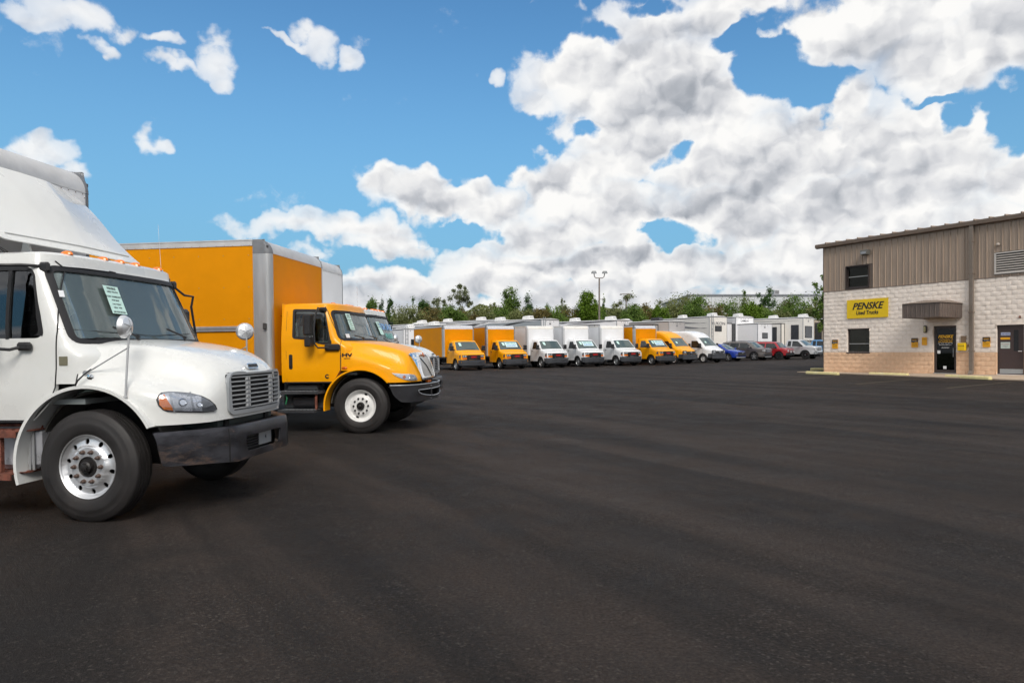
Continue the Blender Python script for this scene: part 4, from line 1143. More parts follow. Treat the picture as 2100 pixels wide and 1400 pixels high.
        t = text_mesh('SERIES', .030, INK, 'wing_lettering', root, sx=1.5, depth=.002); t.matrix_local = frame_mtx((-.25, sg*(abs(hd.at(hd.ux(-.25, sg), 1.41).y)+.012), 1.415), (1 if sg < 0 else -1,0,0), (0,0,1))
        t = text_mesh('C', .10, INK, 'door_lettering', root, bold=.006, depth=.001); t.matrix_local = frame_mtx((-.66, sg*1.113, 1.075), (1 if sg < 0 else -1,0,0), (0,0,1))
    half = [(.58,-1.175),(.80,-1.14),(.95,-1.03),(1.04,-.88),(1.11,-.68),(1.165,-.40),(1.19,-.12)]
    path = half+[(x, -y) for x, y in reversed(half)]
    L = [0]
    for a, b_ in zip(path, path[1:]): L.append(L[-1]+(Vector(b_)-Vector(a)).length)
    def bf(u, v):
        u = max(0, min(L[-1], u))
        for i in range(len(L)-1):
            if u <= L[i+1]+1e-9:
                t = (u-L[i])/(L[i+1]-L[i]); p = Vector(path[i])*(1-t)+Vector(path[i+1])*t; return Vector((p.x-.05*abs(v-.74)**1.5, p.y, v))
    mid = L[-1]/2
    bo = rpoly([(0,.905),(.05,.72),(.22,.575),(L[-1]-.22,.575),(L[-1]-.05,.72),(L[-1],.905)], [.02,.1,.1,.1,.1,.02])
    ho = [(mid+.88*t, .795) for t in (-1,-.8,-.6,-.4,-.2,0,.2,.4,.6,.8,1)]+[(mid+.88*cos(a), .77-.12*sin(a)) for a in [pi*k/12 for k in range(13)]]
    bp = panel('bumper', bo, [ho], bf, .02, BUMP2, root, cu=.08, cv=.06, smooth=40)
    strip_path('bumper_bead', [bf(*q)+Vector((.008,0,0)) for q in ho+ho[:1]], .010, GREYP, bp)
    strip_path('bumper_edge', [bf(L[-1]*k/30, .897)+Vector((.004,0,0)) for k in range(31)], .012, GREYP, bp)
    for yy in (-.35, .35): MB().add(*[( [tuple(bf(mid+yy+dx, z)+Vector((ox,0,0))) for ox in (.0,.015) for dx, z in ((-.03,.63),(.03,.63),(.03,.81),(-.03,.81))], [(0,1,2,3),(7,6,5,4),(0,4,5,1),(1,5,6,2),(2,6,7,3),(3,7,4,0)])][0]).build('intake_post', BUMP2, bp)
    for yy, z in ((-.35,.85),(.35,.85),(-.35,.60),(.35,.60)):
        p = bf(mid+yy, z); MB().lathe([(.014,0),(.010,.008),(0,.010)], cx=p.x+.001, cy=p.y, cz=p.z, axis='x', n=8).build('bumper_bolt', CHROME, bp)
    MB().box(.85, .90, -.9, .9, .5, .82).build('intake_backing', DARK, bp)
    MB().prism([(x-.03, y*.985) for x, y in path]+[(.55,1.05),(.55,-1.05)], .86, .875, 'xy').build('bumper_top', BUMP2, bp)
    MB().cbox(1.0, 1.06, -.12, -.02, .90, .945, .01).build('tow_lamp', AMBER, root); MB().cbox(1.0, 1.06, .02, .14, .90, .945, .01).build('tow_lamp', AMBER, root)
    MB().box(-1.4, .8, -.50, .50, .45, 1.1).build('engine_block', DARK, root)
    MB().rod((0,-1.0,.5), (0,1.0,.5), .06).build('front_axle', DARK, root)
    for y in (-.75,-.16,0,.16,.75):
        p = cab(*cab.front(y, 2.36)); MB().add(*dome_lamp(p.x-.12, y, 2.462, .06, .035, .035)).build('marker_lamp', AMBER, root)
    MB().rod((-.62,.55,2.45), (-.62,.55,3.05), .0018).build('antenna', CHROME, root)
    wiper(root, cab, -.30, -.75, 1.745, 1.80); wiper(root, cab, .55, .10, 1.745, 1.80)
    # steps, battery box, air tank
    MB().cbox(-1.50, -.88, -1.02, -.70, .80, .93, .03).build('battery_box', mat('dark_box', (.035,.04,.045), .6), root)
    for z, x1 in ((.800,-.76), (.445,-.86)):
        st = MB().prism([(-1.62,-1.17),(x1-.04,-1.17),(x1,-1.10),(x1,-.86),(-1.62,-.86)], z-.05, z, 'xy').build('step', mat('step_steel', (.06,.062,.068), .5, metal=.4, vary=.3), root)
        mb = MB()
        for k in range(10): mb.cbox(-1.56+.072*k, -1.52+.072*k, -1.14, -.92, z, z+.006, .002)
        o = mb.build('step_treads', GREYP, st); o['kind'] = 'stuff'
    MB().cbox(-1.62, -.80, -.90, -.55, .44, .96, .03).build('side_box', mat('dark_box', (0,0,0)), root)
    MB().cbox(-1.40, -.92, -1.02, -.60, .50, .70, .03).build('air_tank', BUMP2, root)
    MB().tube([(-1.50,-1.08,.76),(-1.46,-1.10,.66),(-1.50,-1.08,.55)], .012, 5).build('green_hose', mat('green_hose', (.03,.25,.10), .5), root)
    MB().box(-.90, -.86, -1.12, -1.08, .45, .80).build('step_strut', RUST, root)
HLB_UV = [(-.68,1.128),(-.63,1.122),(-.56,1.108),(-.48,1.10),(-.41,1.082),(-.388,1.03),(-.375,.975),(-.42,.972),(-.47,.974),(-.52,.985),(-.57,1.01),(-.63,1.06)]
LAMPB = [(-.55,1.046),(-.48,1.02),(-.42,1.0)]
intl_details(ylorry, cabB, hoodB)
for sg in (-1, 1):
    truck_wheel(ylorry, 0, sg*1.17, .518, sg, R=.52, style='steel')
    truck_wheel(ylorry, -5.6, sg*1.18, .518, sg, R=.52, style='steel')
truck_interior(ylorry, cabB, dashx=-.62)
cargo_box(ylorry, -1.66, 3.675, ORANGE, length=7.9, rnose=.26, rail=1.955, cap=ROOFM)
MB().cbox(-1.80, -1.74, -1.36, -1.30, 1.98, 2.10, .01).build('side_lamp', mat('lamp_dark', (0,0,0)), ylorry)
sheet(ylorry, cabB, -.52, 2.12, .22, .34, NOTE, off=.02)
sheet(ylorry, cabB, -.80, 1.84, .14, .08, [], paper=PAPERW, off=.012)

# ================================================================== building (local x along the facade, y into the building, z world)
BR = radians(-60.75); BL = (16.75, 36.65)
bld = thing('building', 'two-storey workshop office with brown ribbed metal above and painted split-face block below', 'building', (BL[0], BL[1], 0), BR)
def bw(x, y, z): return Vector((BL[0]+x*cos(BR)-y*sin(BR), BL[1]+x*sin(BR)+y*cos(BR), z))
CREAM = mat('cream_block_paint', (.93,.83,.74), .85, vary=.10, vscale=3, bump=.02, bscale=26, dirt=((.60,.48,.38), .35))
TAN = mat('tan_block_paint', (.82,.55,.36), .85, vary=.13, vscale=2.4, bump=.02, bscale=26, dirt=((.56,.31,.16), .4))
MORT = mat('painted_joint', (.82,.72,.64), .9); MORT2 = mat('tan_joint', (.74,.49,.32), .9)
BRN = mat('brown_ribbed_metal', (.38,.295,.23), .45, vary=.10, vscale=1.2, aniso=(1,1,.25), dirt=((.21,.16,.125), .3))
BRN2 = mat('dark_brown_trim', (.20,.152,.12), .5, vary=.08)
BRN3 = mat('canopy_brown', (.13,.10,.085), .5, vary=.12, vscale=2)
DFR = mat('dark_bronze_frame', (.045,.034,.032), .45)
CONC = mat('sidewalk_concrete', (.46,.36,.27), .85, vary=.12, vscale=1.5, bump=.006, bscale=60, dirt=((.36,.27,.19), .4))
YSTOP = mat('faded_yellow_paint', (.78,.68,.33), .7, vary=.12, vscale=5, dirt=((.7,.66,.5), .4))
YSIGN = mat('sign_yellow', (.86,.58,.004), .5)
OSIGN = mat('sign_orange', (.88,.42,.01), .5)
BGLASS = glass('dark_window_glass', (.50,.50,.40), .0, fk=.45)
LEN = 16.0; DEP = 12.0
holes = [(1.372, 2.59, 1.56, 2.77), (5.72, 6.725, .3, 2.77), (8.377, 9.40, .3, 2.72)]
up_holes = [(1.30, 2.556, 4.84, 5.99), (8.30, 10.6, 4.90, 5.82)]
wo_ = [(0, .2), (LEN, .2), (LEN, 4.785), (0, 4.785)]
hq = [[(a, c), (b, c), (b, d), (a, d)] for a, b, c, d in holes[:1]]
xs_ = [0, 5.72, 6.725, 8.377, 9.40, LEN]
def notch(z0, z1, ztop): return [(0,z0),(0,z1),(LEN,z1),(LEN,z0)]
up_out = [(0,1.558),(5.72,1.558),(5.72,2.77),(6.725,2.77),(6.725,1.558),(8.377,1.558),(8.377,2.72),(9.40,2.72),(9.40,1.558),(LEN,1.558),(LEN,4.785),(0,4.785)]
panel('wall', up_out, [[(a+.0, c+.002), (b, c+.002), (b, d), (a, d)] for a, b, c, d in holes[:1]], lambda u, v: Vector((u, -.009, v)), .22, MORT, bld, cu=50, cv=50, smooth=None)
for a_, b_ in ((0, 5.72), (6.725, 8.377), (9.40, LEN)): MB().box(a_, b_, -.009, .218, .2, 1.556).build('base_wall', MORT2, bld)
uq = [[(a, c), (b, c), (b, d), (a, d)] for a, b, c, d in up_holes]
panel('upper_wall', [(0, 4.785), (LEN, 4.785), (LEN, 7.2), (0, 7.2)], uq, lambda u, v: Vector((u, .03, v)), .20, BRN2, bld, cu=50, cv=50, smooth=None)
MB().box(0, .2, .24, DEP, .2, 7.2).build('wall', BRN2, bld); MB().box(LEN-.2, LEN, .24, DEP, .2, 7.2).build('wall', BRN2, bld); MB().box(.2, LEN-.2, DEP-.2, DEP, .2, 7.2).build('wall', BRN2, bld)
MB().box(.2, LEN-.2, .24, DEP-.2, .35, .45).build('floor', DASH, bld); MB().box(.2, LEN-.2, .24, DEP-.2, 3.4, 3.5).build('ceiling', mat('dim_ceiling', (.45,.38,.26), .9), bld)
MB().box(.2, LEN-.2, 2.2, 2.3, 3.5, 7.1).build('partition', mat('office_wall', (.35,.27,.13), .9), bld)
# split-face blocks: the ~300 that show largest one by one, the rest joined
rb = random.Random(3)
CH, CLN = .2016, .4064
def block_geo(w_, h_, seed):
    r = random.Random(seed); vs = []; nx, nz = 4, 2
    for j in range(nz+1):
        for i in range(nx+1):
            edge = i in (0, nx) or j in (0, nz)
            vs.append((w_*i/nx, -.015-.012*r.random() if edge else -.026-.036*r.random(), h_*j/nz))
    fs = [(j*(nx+1)+i, j*(nx+1)+i+1, (j+1)*(nx+1)+i+1, (j+1)*(nx+1)+i) for j in range(nz) for i in range(nx)]
    b = len(vs); vs += [(0,.03,0),(w_,.03,0),(w_,.03,h_),(0,.03,h_)]
    a, c_, d, e = 0, nx, (nz+1)*(nx+1)-1, nz*(nx+1)
    # rim
    bot = list(range(0, nx+1)); top = list(range(nz*(nx+1), (nz+1)*(nx+1)))
    for q in zip(bot, bot[1:]): fs.append((q[0], b, b+1, q[1]) if q[0] == 0 else (q[0], b+1, q[1]))
    for q in zip(top, top[1:]): fs.append((q[0], q[1], b+2, b+3) if q[0] == top[0] else (q[0], q[1], b+2))
    lf = [j*(nx+1) for j in range(nz+1)]; rt = [j*(nx+1)+nx for j in range(nz+1)]
    for q in zip(lf, lf[1:]): fs.append((q[0], q[1], b+3, b) if q[0] == 0 else (q[0], q[1], b+3))
    for q in zip(rt, rt[1:]): fs.append((q[1], q[0], b+1, b+2) if q[0] == nx else (q[1], q[0], b+2))
    return vs, fs
BM = {}
def block_mesh(w_, cream, k):
    key = (round(w_, 3), cream, k)
    if key not in BM:
        vs, fs = block_geo(w_, CH-.006, 100+k)
        o = MB().add(vs, fs).build('block', CREAM if cream else TAN, None, smooth=60, recalc=False); BM[key] = o.data; bpy.data.objects.remove(o)
    return BM[key]
cells = []
for k in range(-6, 16):
    z = 1.56+k*CH
    if z > 4.70: continue
    x = -(CLN/2)*(k % 2)
    while x < LEN:
        segs = [(max(0, x), min(LEN, x+CLN))]
        for a, b, c, d in holes:
            if z+CH*.5 > c and z+CH*.5 < d:
                ns = []
                for s0, s1 in segs:
                    if s1 <= a or s0 >= b: ns.append((s0, s1)); continue
                    if s0 < a: ns.append((s0, a))
                    if s1 > b: ns.append((b, s1))
                segs = ns
        for s0, s1 in segs:
            if s1-s0 > .03: cells.append((s0+.003, s1-.003, z, k >= 0))
        x += CLN
def size_rank(c): 
    if c[0] > 9.6 or c[2] < .4: return 1e9
    p = bw(c[0], 0, c[2]); return p.y/(c[1]-c[0])
cells.sort(key=size_rank)
for (a, b, z, cr) in cells[:298]:
    w_ = b-a; w_ = CLN-.006 if abs(w_-CLN+.006) < .002 else w_
    link(bpy.data.objects.new('block', block_mesh(w_, cr, rb.randrange(9) if w_ > .39 else 0)), bld).location = (a, 0, z+.003)
for cr, mm in ((True, CREAM), (False, TAN)):
    mb = MB()
    for (a, b, z, c_) in cells[298:]:
        if c_ != cr: continue
        vs, fs = block_geo(b-a, CH-.006, rb.randrange(60)); mb.add([(x+a, y, q+z+.003) for x, y, q in vs], fs)
    o = mb.build('far_blocks', mm, bld, smooth=60, recalc=False); o['kind'] = 'stuff'
MB().box(0, LEN, .022, .031, .2, 1.556).build('tan_joints', MORT2, bld) if 0 else None
# ribbed siding panels
PW = .305
def rib_panel(x0, x1, z0, z1):
    mb = MB(); pr = [(0,0),(.010,-.038),(.034,-.038),(.046,0),(.12,0),(.128,-.008),(.15,-.008),(.158,0),(.205,0),(.213,-.008),(.235,-.008),(.243,0),(PW,0)]
    pr = [(a, b) for a, b in pr if a <= x1-x0+1e-6]
    if pr[-1][0] < x1-x0: pr.append((x1-x0, 0))
    n = len(pr); vs = [(x0+a, b, z) for z in (z0, z1) for a, b in pr]+[(x0+a, .028, z) for z in (z0, z1) for a in (0, x1-x0)]
    fs = [(i, i+1, n+i+1, n+i) for i in range(n-1)]+[tuple(range(n))+(2*n+1, 2*n), tuple(range(2*n-1, n-1, -1))+(2*n+2, 2*n+3), (0, n, 2*n+2, 2*n), (n-1, 2*n+1, 2*n+3, 2*n-1)]
    return mb.add(vs, fs)
x = .03
while x < LEN-.02:
    x1 = min(x+PW-.002, LEN); segs = [(4.79, 7.12)]
    for a, b, c, d in up_holes:
        if x1 > a+.01 and x < b-.01: segs = [(4.79, c-.03), (d+.03, 7.12)]
    for z0, z1 in segs:
        if z1-z0 > .05: rib_panel(x, x1, z0, z1).build('siding_panel', BRN, bld, smooth=None, recalc=True)
    x += PW
MB().box(-.03, .028, -.045, .04, 4.75, 7.12).build('corner_trim', BRN2, bld)
MB().box(-.03, LEN, -.05, .028, 4.765, 4.788).build('base_flashing', BRN2, bld)
# eave gutter and roof with standing seams
MB().prism([(-.05,7.12),(-.20,7.16),(-.22,7.30),(-.20,7.32),(-.05,7.32)], -.40, LEN+.3, 'yz').build('gutter', BRN2, bld)
MB().hexa([(-.42,-.20,7.325),(LEN+.3,-.20,7.325),(LEN+.3,DEP+.2,8.0),(-.42,DEP+.2,8.0),(-.42,-.20,7.345),(LEN+.3,-.20,7.345),(LEN+.3,DEP+.2,8.02),(-.42,DEP+.2,8.02)]).build('roof', BRN2, bld)
MB().prism([(.0,7.12),(DEP,7.12),(DEP,8.0),(.0,7.325)], -.05, .02, 'yz').build('gable_trim', BRN2, bld)
x = .25
while x < LEN:
    MB().hexa([(x-.03,-.23,7.345),(x+.03,-.23,7.345),(x+.03,DEP,8.02),(x-.03,DEP,8.02),(x-.02,-.23,7.40),(x+.02,-.23,7.40),(x+.02,DEP,8.07),(x-.02,DEP,8.07)]).build('roof_seam', BRN, bld); x += .61
# downspout
PIPE = mat('taupe_downspout', (.20,.165,.135), .5, vary=.08)
d_ = MB().cbox(7.33, 7.50, -.17, -.05, .72, 7.14, .01).build('downspout', PIPE, bld)
MB().hexa([(7.33,-.26,.60),(7.50,-.26,.60),(7.50,-.14,.56),(7.33,-.14,.56),(7.33,-.17,.74),(7.50,-.17,.74),(7.50,-.05,.72),(7.33,-.05,.72)]).build('downspout_shoe', PIPE, d_)
for z in (1.6, 3.3, 5.0, 6.4): MB().box(7.31, 7.52, -.176, -.02, z, z+.04).build('pipe_strap', BRN2, d_)
# windows
def window(a, b, c, d, y=.07, fr=.055, name='window', rail=True, split=.5):
    o = panel(name, [(a, c), (b, c), (b, d), (a, d)], [[(a+fr, c+fr), (b-fr, c+fr), (b-fr, d-fr), (a+fr, d-fr)]], lambda u, v: Vector((u, y, v)), .08, DFR, bld, cu=9, cv=9, smooth=None)
    MB().box(a+fr, b-fr, y+.035, y+.043, c+fr, d-fr).build('pane', BGLASS, o)
    if rail: MB().box(a+fr, b-fr, y+.005, y+.03, c+(d-c)*split-.018, c+(d-c)*split+.018).build('meeting_rail', mat('silver_rail', (.42,.42,.40), .4, metal=.5), o)
    MB().box(a-.03, b+.03, -.055, .06, c-.055, c-.003).build('window_sill', DFR, o)
    return o
W1 = window(*holes[0][:2], holes[0][2], holes[0][3], split=.36)
W2 = window(1.33, 2.53, 4.87, 5.96, split=.52)
for (x0, x1, z0, z1) in ((1.30,1.33,4.84,5.99),(2.53,2.56,4.84,5.99),(1.33,2.53,5.96,5.99)): MB().box(x0, x1, -.05, .09, z0, z1).build('window_trim', DFR, bld)
# what stands behind the lower window
MB().box(1.5, 2.1, .9, 1.2, 1.45, 1.9).build('desk', mat('desk_grey', (.20,.22,.25), .6), bld)
MB().box(1.75, 2.25, 1.0, 1.05, 1.9, 2.3).build('office_screen', BLACK, bld)
MB().box(.3, 4.2, 1.9, 2.0, .45, 3.4).build('partition', mat('office_wall', (.35,.27,.13), .9), bld)
# canopy over the door
cx0, cx1, cy = 5.35, 6.98, -1.80
cn = MB().box(cx0, cx1, cy, -.03, 3.12, 3.16).build('canopy', BRN3, bld)
n = 8
for k in range(n): 
    a = cx0+(cx1-cx0)*k/n; MB().prism([(a+.004,cy-.02),(a+.02,cy-.035),(a+.03,cy-.035),(a+.045,cy-.02),(cx0+(cx1-cx0)*(k+1)/n,cy-.02),(cx0+(cx1-cx0)*(k+1)/n,cy+.01),(a+.004,cy+.01)], 3.10, 3.74, 'xy').build('fascia_panel', BRN3, cn, smooth=None)
n = 9
for sx in (cx0, cx1):
    s_ = 1 if sx == cx1 else -1
    for k in range(n):
        a = cy+(-.03-cy)*k/n; b = cy+(-.03-cy)*(k+1)/n
        MB().prism([(sx-s_*.01,a+.003),(sx+s_*.01,a+.003),(sx+s_*.028,a+.015),(sx+s_*.028,a+.03),(sx+s_*.01,a+.045),(sx+s_*.01,b),(sx-s_*.01,b)], 3.10, 3.74, 'xy').build('fascia_panel', BRN3, cn, smooth=None)
MB().add([(cx0-.06,cy-.06,3.74),(cx1+.06,cy-.06,3.74),(cx1+.06,-.02,3.74),(cx0-.06,-.02,3.74),(cx0+.3,-.02,3.97),(cx1-.5,-.02,3.93),(cx0+.35,-.7,3.93),(cx1-.5,-.7,3.90)], [(0,1,7,6),(1,2,5,7),(0,6,4,3),(4,6,7,5),(3,2,1,0),(2,3,4,5)]).build('canopy_roof', BRN2, cn)
# glass door
dr = panel('door', [(5.72,.605),(6.725,.605),(6.725,2.77),(5.72,2.77)], [[(5.83,.75),(6.61,.75),(6.61,2.64),(5.83,2.64)]], lambda u, v: Vector((u, .06, v)), .05, DFR, bld, cu=9, cv=9, smooth=None)
MB().box(5.83, 6.61, .075, .085, .75, 2.64).build('pane', glass('black_door_glass', (.06,.05,.05), .0, fk=.5), dr)
MB().box(5.72, 6.73, -.02, .06, .585, .61).build('threshold', ALU, dr)
def on_wall(txt, x, z, size, m, y, parent=None, name='lettering', **k):
    t = text_mesh(txt, size, m, name, parent, **k); t.matrix_local = frame_mtx((x, y, z), (1,0,0), (0,0,1)); return t
GOLD = mat('gold_vinyl', (.85,.45,.01), .5); WV = mat('white_vinyl', (.8,.8,.8), .5)
on_wall('PENSKE', 6.21, 2.27, .185, GOLD, .072, dr, bold=.006, shear=.3, sx=1.02, depth=.001)
on_wall('Truck Leasing Co., L.P.', 6.24, 2.135, .085, GOLD, .072, dr, shear=.2, bold=.001, depth=.001, sx=.78)
on_wall('Used Trucks Sales Center', 6.21, 2.045, .082, GOLD, .072, dr, shear=.1, bold=.002, depth=.001, sx=.72)
on_wall('Sales  Monday - Friday  8:00 - 5:00', 6.21, 1.965, .058, WV, .072, dr, depth=.001, sx=.78)
on_wall('Saturday by Appointment', 6.21, 1.895, .055, WV, .072, dr, depth=.001)
on_wall('330-220-5000', 6.21, 1.765, .06, WV, .072, dr, bold=.001, depth=.001)
MB().box(5.86, 5.99, .066, .072, 1.50, 1.64).build('door_sticker', PAPERW, dr); MB().box(6.12, 6.26, .066, .072, .80, .93).build('door_sticker', PAPERW, dr)
MB().rod((6.58,.02,1.35), (6.58,.02,1.75), .012).build('door_pull', ALU, dr)
# side door
d2 = MB().box(8.42, 9.36, .06, .11, .62, 2.68).build('door', mat('maroon_brown_door', (.062,.040,.038), .45, vary=.06), bld)
panel('door_frame', [(8.377,.60),(9.40,.60),(9.40,2.72),(8.377,2.72)], [[(8.42,.60+.001),(9.36,.601),(9.36,2.68),(8.42,2.68)]], lambda u, v: Vector((u, .045, v)), .09, DFR, d2, cu=9, cv=9, smooth=None)
MB().box(8.99, 9.17, .052, .06, 1.61, 2.50).build('vision_pane', INK, d2)
MB().box(8.46, 9.33, .052, .06, .66, .85).build('kick_plate', mat('steel_plate', (.42,.44,.45), .4, metal=.6), d2)
MB().box(8.377, 9.40, -.04, .06, .585, .618).build('threshold', PAPERW, d2)
MB().rod((9.17,.02,1.60), (9.32,.02,1.60), .016).rod((9.30,.02,1.60), (9.30,.06,1.60), .02).build('door_handle', CHROME, d2)
MB().box(8.50, 8.86, .050, .06, 2.28, 2.40).build('door_notice', mat('notice_blue', (.62,.68,.85), .5), d2); on_wall('DRIVERS', 8.68, 2.335, .095, mat('notice_ink', (.02,.03,.20), .5), .048, d2, bold=.002, depth=.001)
MB().box(8.49, 8.85, .050, .06, 2.10, 2.19).build('door_strip', OSIGN, d2)
a_ = MB().box(8.50, 8.85, .050, .06, 1.72, 1.99).build('door_notice', mat('notice_green', (.55,.62,.58), .5), d2)
on_wall('NO SOLICITING', 8.675, 1.90, .04, LENSRED, .048, a_, depth=.001); on_wall('please use front\nentrance', 8.675, 1.81, .03, INK, .048, a_, depth=.001)
MB().box(8.36, 9.42, -.05, .05, 2.72, 2.78).build('lintel', CREAM, bld)
# louver
lv = panel('louver', [(8.30,4.90),(10.6,4.90),(10.6,5.82),(8.30,5.82)], [[(8.35,4.95),(10.55,4.95),(10.55,5.77),(8.35,5.77)]], lambda u, v: Vector((u, -.06, v)), .09, mat('pale_louver', (.58,.55,.52), .5), bld, cu=9, cv=9, smooth=None)
MB().box(8.35, 10.55, .02, .028, 4.95, 5.77).build('louver_backing', DARK, lv)
for k in range(8):
    z = 4.955+.102*k; MB().prism([(-.052,z),(-.045,z-.006),(.015,z+.055),(.008,z+.061)], 8.35, 10.55, 'yz').build('louver_slat', mat('louver_slat', (.50,.46,.42), .5), lv)
# ---- things fixed to the wall
def wthing(name, label, cat, x, y, z, group=None): return thing(name, label, cat, bw(x, y, z), BR, group)
t = wthing('wall_sign', 'big yellow sign with slanted black lettering on the block wall', 'sign', 2.50, -.075, 3.765)
MB().box(-1.10, 1.10, -.012, .012, -.475, .475).build('sign_board', YSIGN, t)
on_wall('PENSKE', 0, .12, .47, INK, -.016, t, bold=.012, shear=.34, sx=1.0, depth=.003)
on_wall('Used Trucks', .0, -.21, .28, INK, -.016, t, bold=.007, shear=.22, sx=.82, depth=.003)
def post(x0, x1, z0, z1, lab, cat='notice'):
    x, z = (x0+x1)/2, (z0+z1)/2; hw, hh = (x1-x0)/2, (z1-z0)/2
    t = wthing('notice_board', lab, cat, x, -.062, z)
    MB().box(-hw, hw, -.004, .01, -hh, hh).build('board', OSIGN, t)
    MB().prism([(-hw,hh*.12),(-hw*.3,hh*.0),(hw*.3,hh*.18),(hw,hh*.10),(hw,hh),(-hw,hh)], -.008, -.0042, 'xz').build('board_header', BLACK, t)
    on_wall('PENSKE', 0, hh*.62, hw*.42, OSIGN, -.009, t, bold=.001, depth=.001); on_wall('used trucks', 0, hh*.34, hw*.30, PAPERW, -.009, t, depth=.001)
    for k in range(3): on_wall(('Private property', 'No trespassing', 'Customers only')[k], 0, -hh*(.15+.25*k), hw*.24, INK, -.005, t, depth=.001)
post(.53, .86, 1.75, 2.22, 'black and orange notice near the left corner of the building')
post(4.73, 5.04, 1.79, 2.23, 'black and orange notice left of the glass door')
post(7.84, 8.14, 1.78, 2.22, 'black and orange notice between the downspout and the brown door')
t = wthing('notice_board', 'small all-orange notice beside the glass door', 'notice', 5.34, -.062, 2.075); MB().box(-.115,.115,-.004,.01,-.185,.185).build('board', OSIGN, t); on_wall('OPEN', 0, .08, .07, INK, -.006, t, depth=.001)
t = wthing('wall_lamp', 'dark oval wall lamp with pale lens left of the glass door', 'lamp', 5.38, -.09, 2.63)
MB().cbox(-.08,.08,-.02,.05,-.17,.17,.03).build('lamp_body', BLACK, t); MB().cbox(-.055,.055,-.05,-.01,-.13,.13,.025).build('lamp_lens', mat('cream_lens', (.55,.50,.28), .4), t)
t = wthing('drop_box', 'bright yellow key drop box right of the glass door', 'drop box', 7.03, -.12, 1.80)
MB().cbox(-.165,.165,-.09,.07,-.17,.17,.02).build('box_body', mat('drop_yellow', (.88,.58,.004), .4), t); MB().box(-.13,.13,-.095,-.089,.03,.045).build('slot', INK, t)
t = wthing('vent_grille', 'small tan vent plate above the yellow drop box', 'vent', 7.06, -.065, 2.14); MB().cbox(-.11,.11,-.01,.02,-.15,.15,.004).build('vent_plate', mat('vent_tan', (.30,.20,.12), .6), t)
for k in range(5): MB().box(-.09,.09,-.014,-.009,-.12+.055*k,-.105+.055*k).build('vent_slat', BRN2, t)
t = wthing('doorbell_plate', 'little brown bell plate right of the drop box', 'bell plate', 7.26, -.065, 1.86); MB().cbox(-.04,.04,-.01,.02,-.06,.06,.004).build('bell_body', mat('vent_tan', (0,0,0)), t); MB().rod((0,-.02,0),(0,-.01,0),.012).build('bell_button', BLACK, t)
t = wthing('flood_light', 'grey flood light above the upstairs window', 'lamp', 2.50, -.05, 6.60)
MB().hexa([(-.16,-.34,-.12),(.16,-.34,-.12),(.16,-.06,-.16),(-.16,-.06,-.16),(-.20,-.30,.10),(.20,-.30,.10),(.20,-.02,.08),(-.20,-.02,.08)]).build('lamp_housing', mat('lamp_grey2', (.13,.13,.12), .5), t)
MB().box(-.14,.14,-.342,-.335,-.1,.0).build('lamp_glass', GREYP, t); MB().rod((0,-.05,.12), (.12,0,.14), .03).build('lamp_bracket', BRN2, t)
t = wthing('camera_dome', 'small round camera above the louver', 'camera', 8.45, -.04, 6.17); MB().lathe([(.07,0),(.07,-.05),(.045,-.10),(0,-.12)], n=14).build('camera_body', mat('lamp_cream', (.45,.40,.35), .5), t)
t = wthing('wall_hook', 'small rusty bracket above the brown side door', 'bracket', 9.27, -.05, 3.04); MB().rod((0,.0,.03),(0,-.10,-.03),.02).build('bracket_arm', RUST, t); MB().box(-.03,.03,-.005,.01,-.05,.05).build('bracket_plate', RUST, t)
# sidewalk apron, wheel stops, stall lines
vs = []; 
for x in (-.7, 3, 6, 9.5, LEN+1):
    ye = -1.25-.105*(x+.7); a = bw(x, ye, 0); b = bw(x, .03, 0); zt_ = .505+.0115*max(0, x)
    vs += [(a.x, a.y, gz(a.x, a.y)+.045), (b.x, b.y, zt_), (a.x, a.y, gz(a.x, a.y)-.1), (b.x, b.y, .2)]
fs = []
for i in range(4):
    k = i*4; fs += [(k, k+4, k+5, k+1), (k+2, k+6, k+4, k)]
fs += [(0,1,3,2), (16,18,19,17)]
o = MB().add(vs, fs).build('sidewalk', CONC, None, smooth=None); o['kind'] = 'structure'
STOPS = [((1655,766),(1719,769),'pale yellow wheel stop at the left corner of the building'), ((1784,768.5),(1862,771.5),'faded yellow wheel stop below the ground-floor window, between the other two'),
         ((1941,774),(2037,779.5),'brightest yellow wheel stop, in front of the downspout'), ((1663,759),(1700,758.5),'thin yellow wheel stop far behind the corner of the building')]
for (a, b, lab) in STOPS:
    p, q = px_ground(*a), px_ground(*b); d = q-p; ang = atan2(d.y, d.x); L_ = min(d.length, 2.3)
    t = thing('wheel_stop', lab, 'wheel stop', p, ang, 'yellow wheel stops along the building')
    MB().prism([(-.09,0),(.09,0),(.075,.10),(.04,.13),(-.04,.13),(-.075,.10)], 0, L_, 'yz').build('stop_body', YSTOP, t, bevel=.008)
    for x in (.3, L_-.3): MB().lathe([(.022,0),(.018,.01),(0,.012)], cx=x, cz=.128, axis='z', n=8).build('anchor_bolt', RUST, t)
STRIPE = mat('worn_stall_paint', (.085,.070,.040), .85, vary=.4, vscale=3)
for a, b in (((1757,787.6),(1907,774.5)),((1940,796),(2076,783)),((1621,779),(1743,768.5))):
    p, q = px_ground(*a), px_ground(*b); d = (q-p).normalized(); n_ = Vector((-d.y, d.x, 0))*.05
    o = MB().add([tuple(v+Vector((0,0,.005))) for v in (p-n_, q-n_, q+n_, p+n_)], [(0,1,2,3)]).build('stall_line', STRIPE, None, smooth=None, recalc=False); o['kind'] = 'structure'

